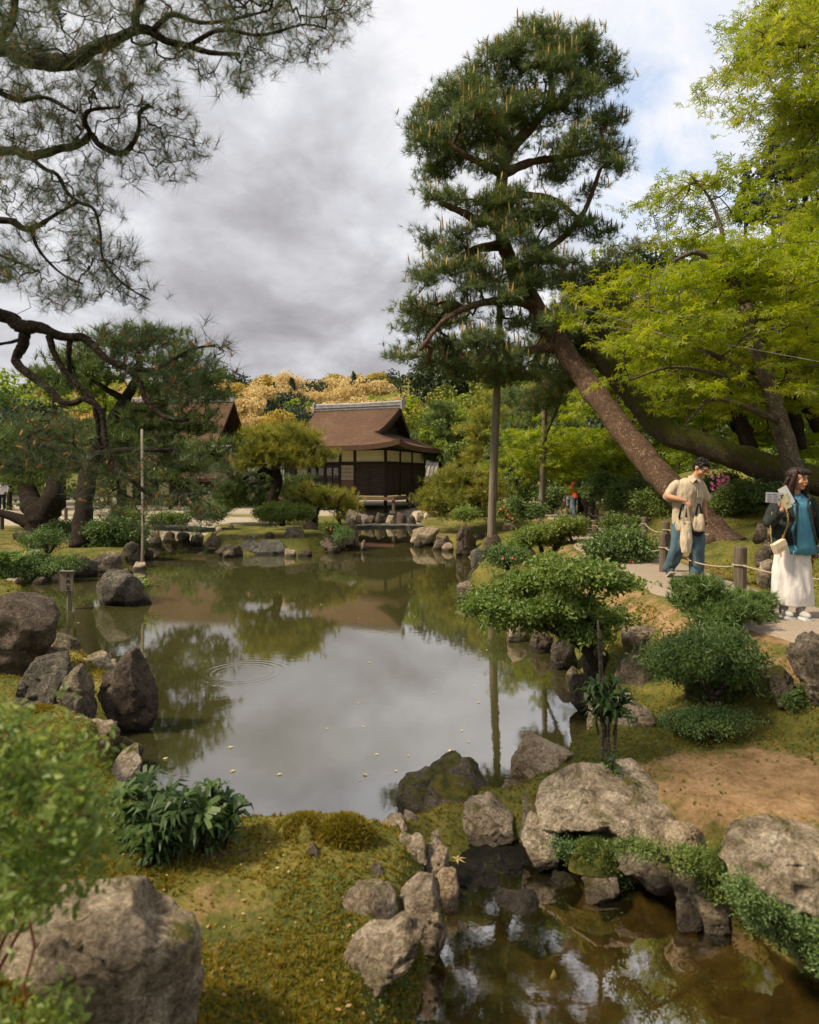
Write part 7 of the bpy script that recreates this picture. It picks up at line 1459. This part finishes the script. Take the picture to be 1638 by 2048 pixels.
bb=Buf(); bb.box(Rb@np.array((0,-.034,.02)),(.150,.008,.066),rot=Rb); fl=bb.obj('flap',MT['bag_cream'],root,False,False); m=fl.modifiers.new('b','BEVEL'); m.width=.003
bb=Buf(); bb.box(Rb@np.array((0,-.041,-.01)),(.016,.006,.034),rot=Rb); bb.obj('clasp',MT['gold_metal'],root,False,False)
q=smoothline([tuple(Rb@np.array((.072,0,.055))),(.09,.0,.25),(.10,.06,.42),(.115,.14,.53)],7); 
for i,p in enumerate(q): bb=Buf(); bb.tube([tuple(p+np.array((.008*math.cos(a)*(i%2),.008*math.cos(a)*(1-i%2),.012*math.sin(a)))) for a in np.linspace(0,6.283,9)],.0028,5); bb.obj('chain_link',MT['gold_metal'],root,True,False)
bb=Buf(); q=smoothline([tuple(Rb@np.array((-.072,0,.055))),(-.075,.03,.2),(-.02,.1,.35)],5); bb.tube([tuple(p) for p in q],.003,6); bb.obj('chain_strap',MT['gold_metal'],root,True,False)
# --- walkers farther along the path and a visitor in the yard
def walker(label,px,py,D,h,top,legs,hairm='hair_black',rz=0.,stride=.12,hood=False,z=None,sk='skin'):
    p=PD(px,py,D); 
    if z is not None: p[2]=z
    root=empty('person',tuple(p),label,'person',rz=rz); k=h/1.7; S=lambda q:tuple(v*k for v in q)
    b=Buf(); chain(b,[S(x) for x in [(0,0,1.38,.05),(0,0,1.48,.05)]]); ball(b,S((0,-.02,1.58)),S((.072,.09,.105))); ball(b,S((0,-.11,1.57)),S((.014,.014,.02)))
    loft(b,[S(x) for x in [(0,0,.85,.14,.09),(0,0,1.1,.14,.09),(0,0,1.38,.15,.08)]])
    for sx in(-1,1):
        chain(b,[S(x) for x in [(sx*.17,0,1.36,.045),(sx*.23,.03,1.12,.04),(sx*.22,-.08,.92,.028)]]); hand(b,S((sx*.22,-.085,.91)),(0,-.3,-1),(sx,0,0),k,.5,-sx)
        chain(b,[S(x) for x in [(sx*.09,0,.86,.085),(sx*.10,-.05*sx,.48,.058),(sx*.10,sx*stride,.09,.04)]])
    fuse(b,'body',sk,root,.012,2)
    b=Buf(); ball(b,S((0,.01,1.61)),S((.082,.098,.095))); fuse(b,'hair',hairm,root,.012,1)
    b=Buf(); loft(b,[S(x) for x in [(0,0,.80,.17,.12),(0,0,1.0,.17,.125),(0,0,1.25,.19,.12),(0,0,1.38,.15,.1),(0,0,1.44,.07,.07)]],fold=.03)
    for sx in(-1,1): chain(b,[S(x) for x in [(sx*.17,0,1.37,.065),(sx*.235,.03,1.12,.06),(sx*.225,-.07,.96,.05)]])
    if hood: ball(b,S((0,.06,1.43)),S((.11,.08,.06)))
    fuse(b,'jacket',top,root,.012,2,.01,12)
    b=Buf()
    for sx in(-1,1): chain(b,[S(x) for x in [(sx*.085,0,.86,.10),(sx*.10,-.05*sx,.48,.078),(sx*.10,sx*stride,.10,.068)]])
    fuse(b,'trousers',legs,root,.012,2)
    for sx in(-1,1): b=Buf(); ball(b,S((sx*.10,sx*stride-.05,.045)),S((.045,.12,.045))); b.obj('shoe',MT['shoe_dark'],root,True,False)
    return root,k
wk,k=walker('walker in an orange hooded jacket seen from behind on the far path',1153,1034,27.2,1.68,'jacket_orange','jeans',rz=math.pi*.93,hood=True,z=.99)
pp=PD(1153,1034,27.2); root=empty('backpack',(pp[0]-.02,pp[1]-.22,.99+1.02),'black backpack worn by the walker in the orange jacket','backpack'); b=Buf(); loft(b,[(0,0,-.02,.15,.09),(0,-.01,.12,.17,.12),(0,0,.34,.15,.10),(0,0,.46,.08,.05)]); fuse(b,'pack_body','pack_black',root,.012,2)
b=Buf(); b.box((0,-.12,.12),(.22,.05,.18)); o=b.obj('front_pocket',MT['pack_black'],root,False,False); m=o.modifiers.new('b','BEVEL'); m.width=.02
for sx in(-1,1): b=Buf(); b.tube([(sx*.11,.08,.42),(sx*.12,.16,.47),(sx*.12,.28,.40)],.02,6); b.obj('strap',MT['pack_black'],root,True,False)
walker('person in light grey top half hidden by the walker in the orange jacket',1140,1034,28.6,1.50,'grey_cloth','grey_cloth',rz=math.pi*.9,z=.98)
walker('distant visitor in pale patterned top standing in the yard at the left edge',4,1020,33,1.6,'skirt_white','navy',rz=.5)
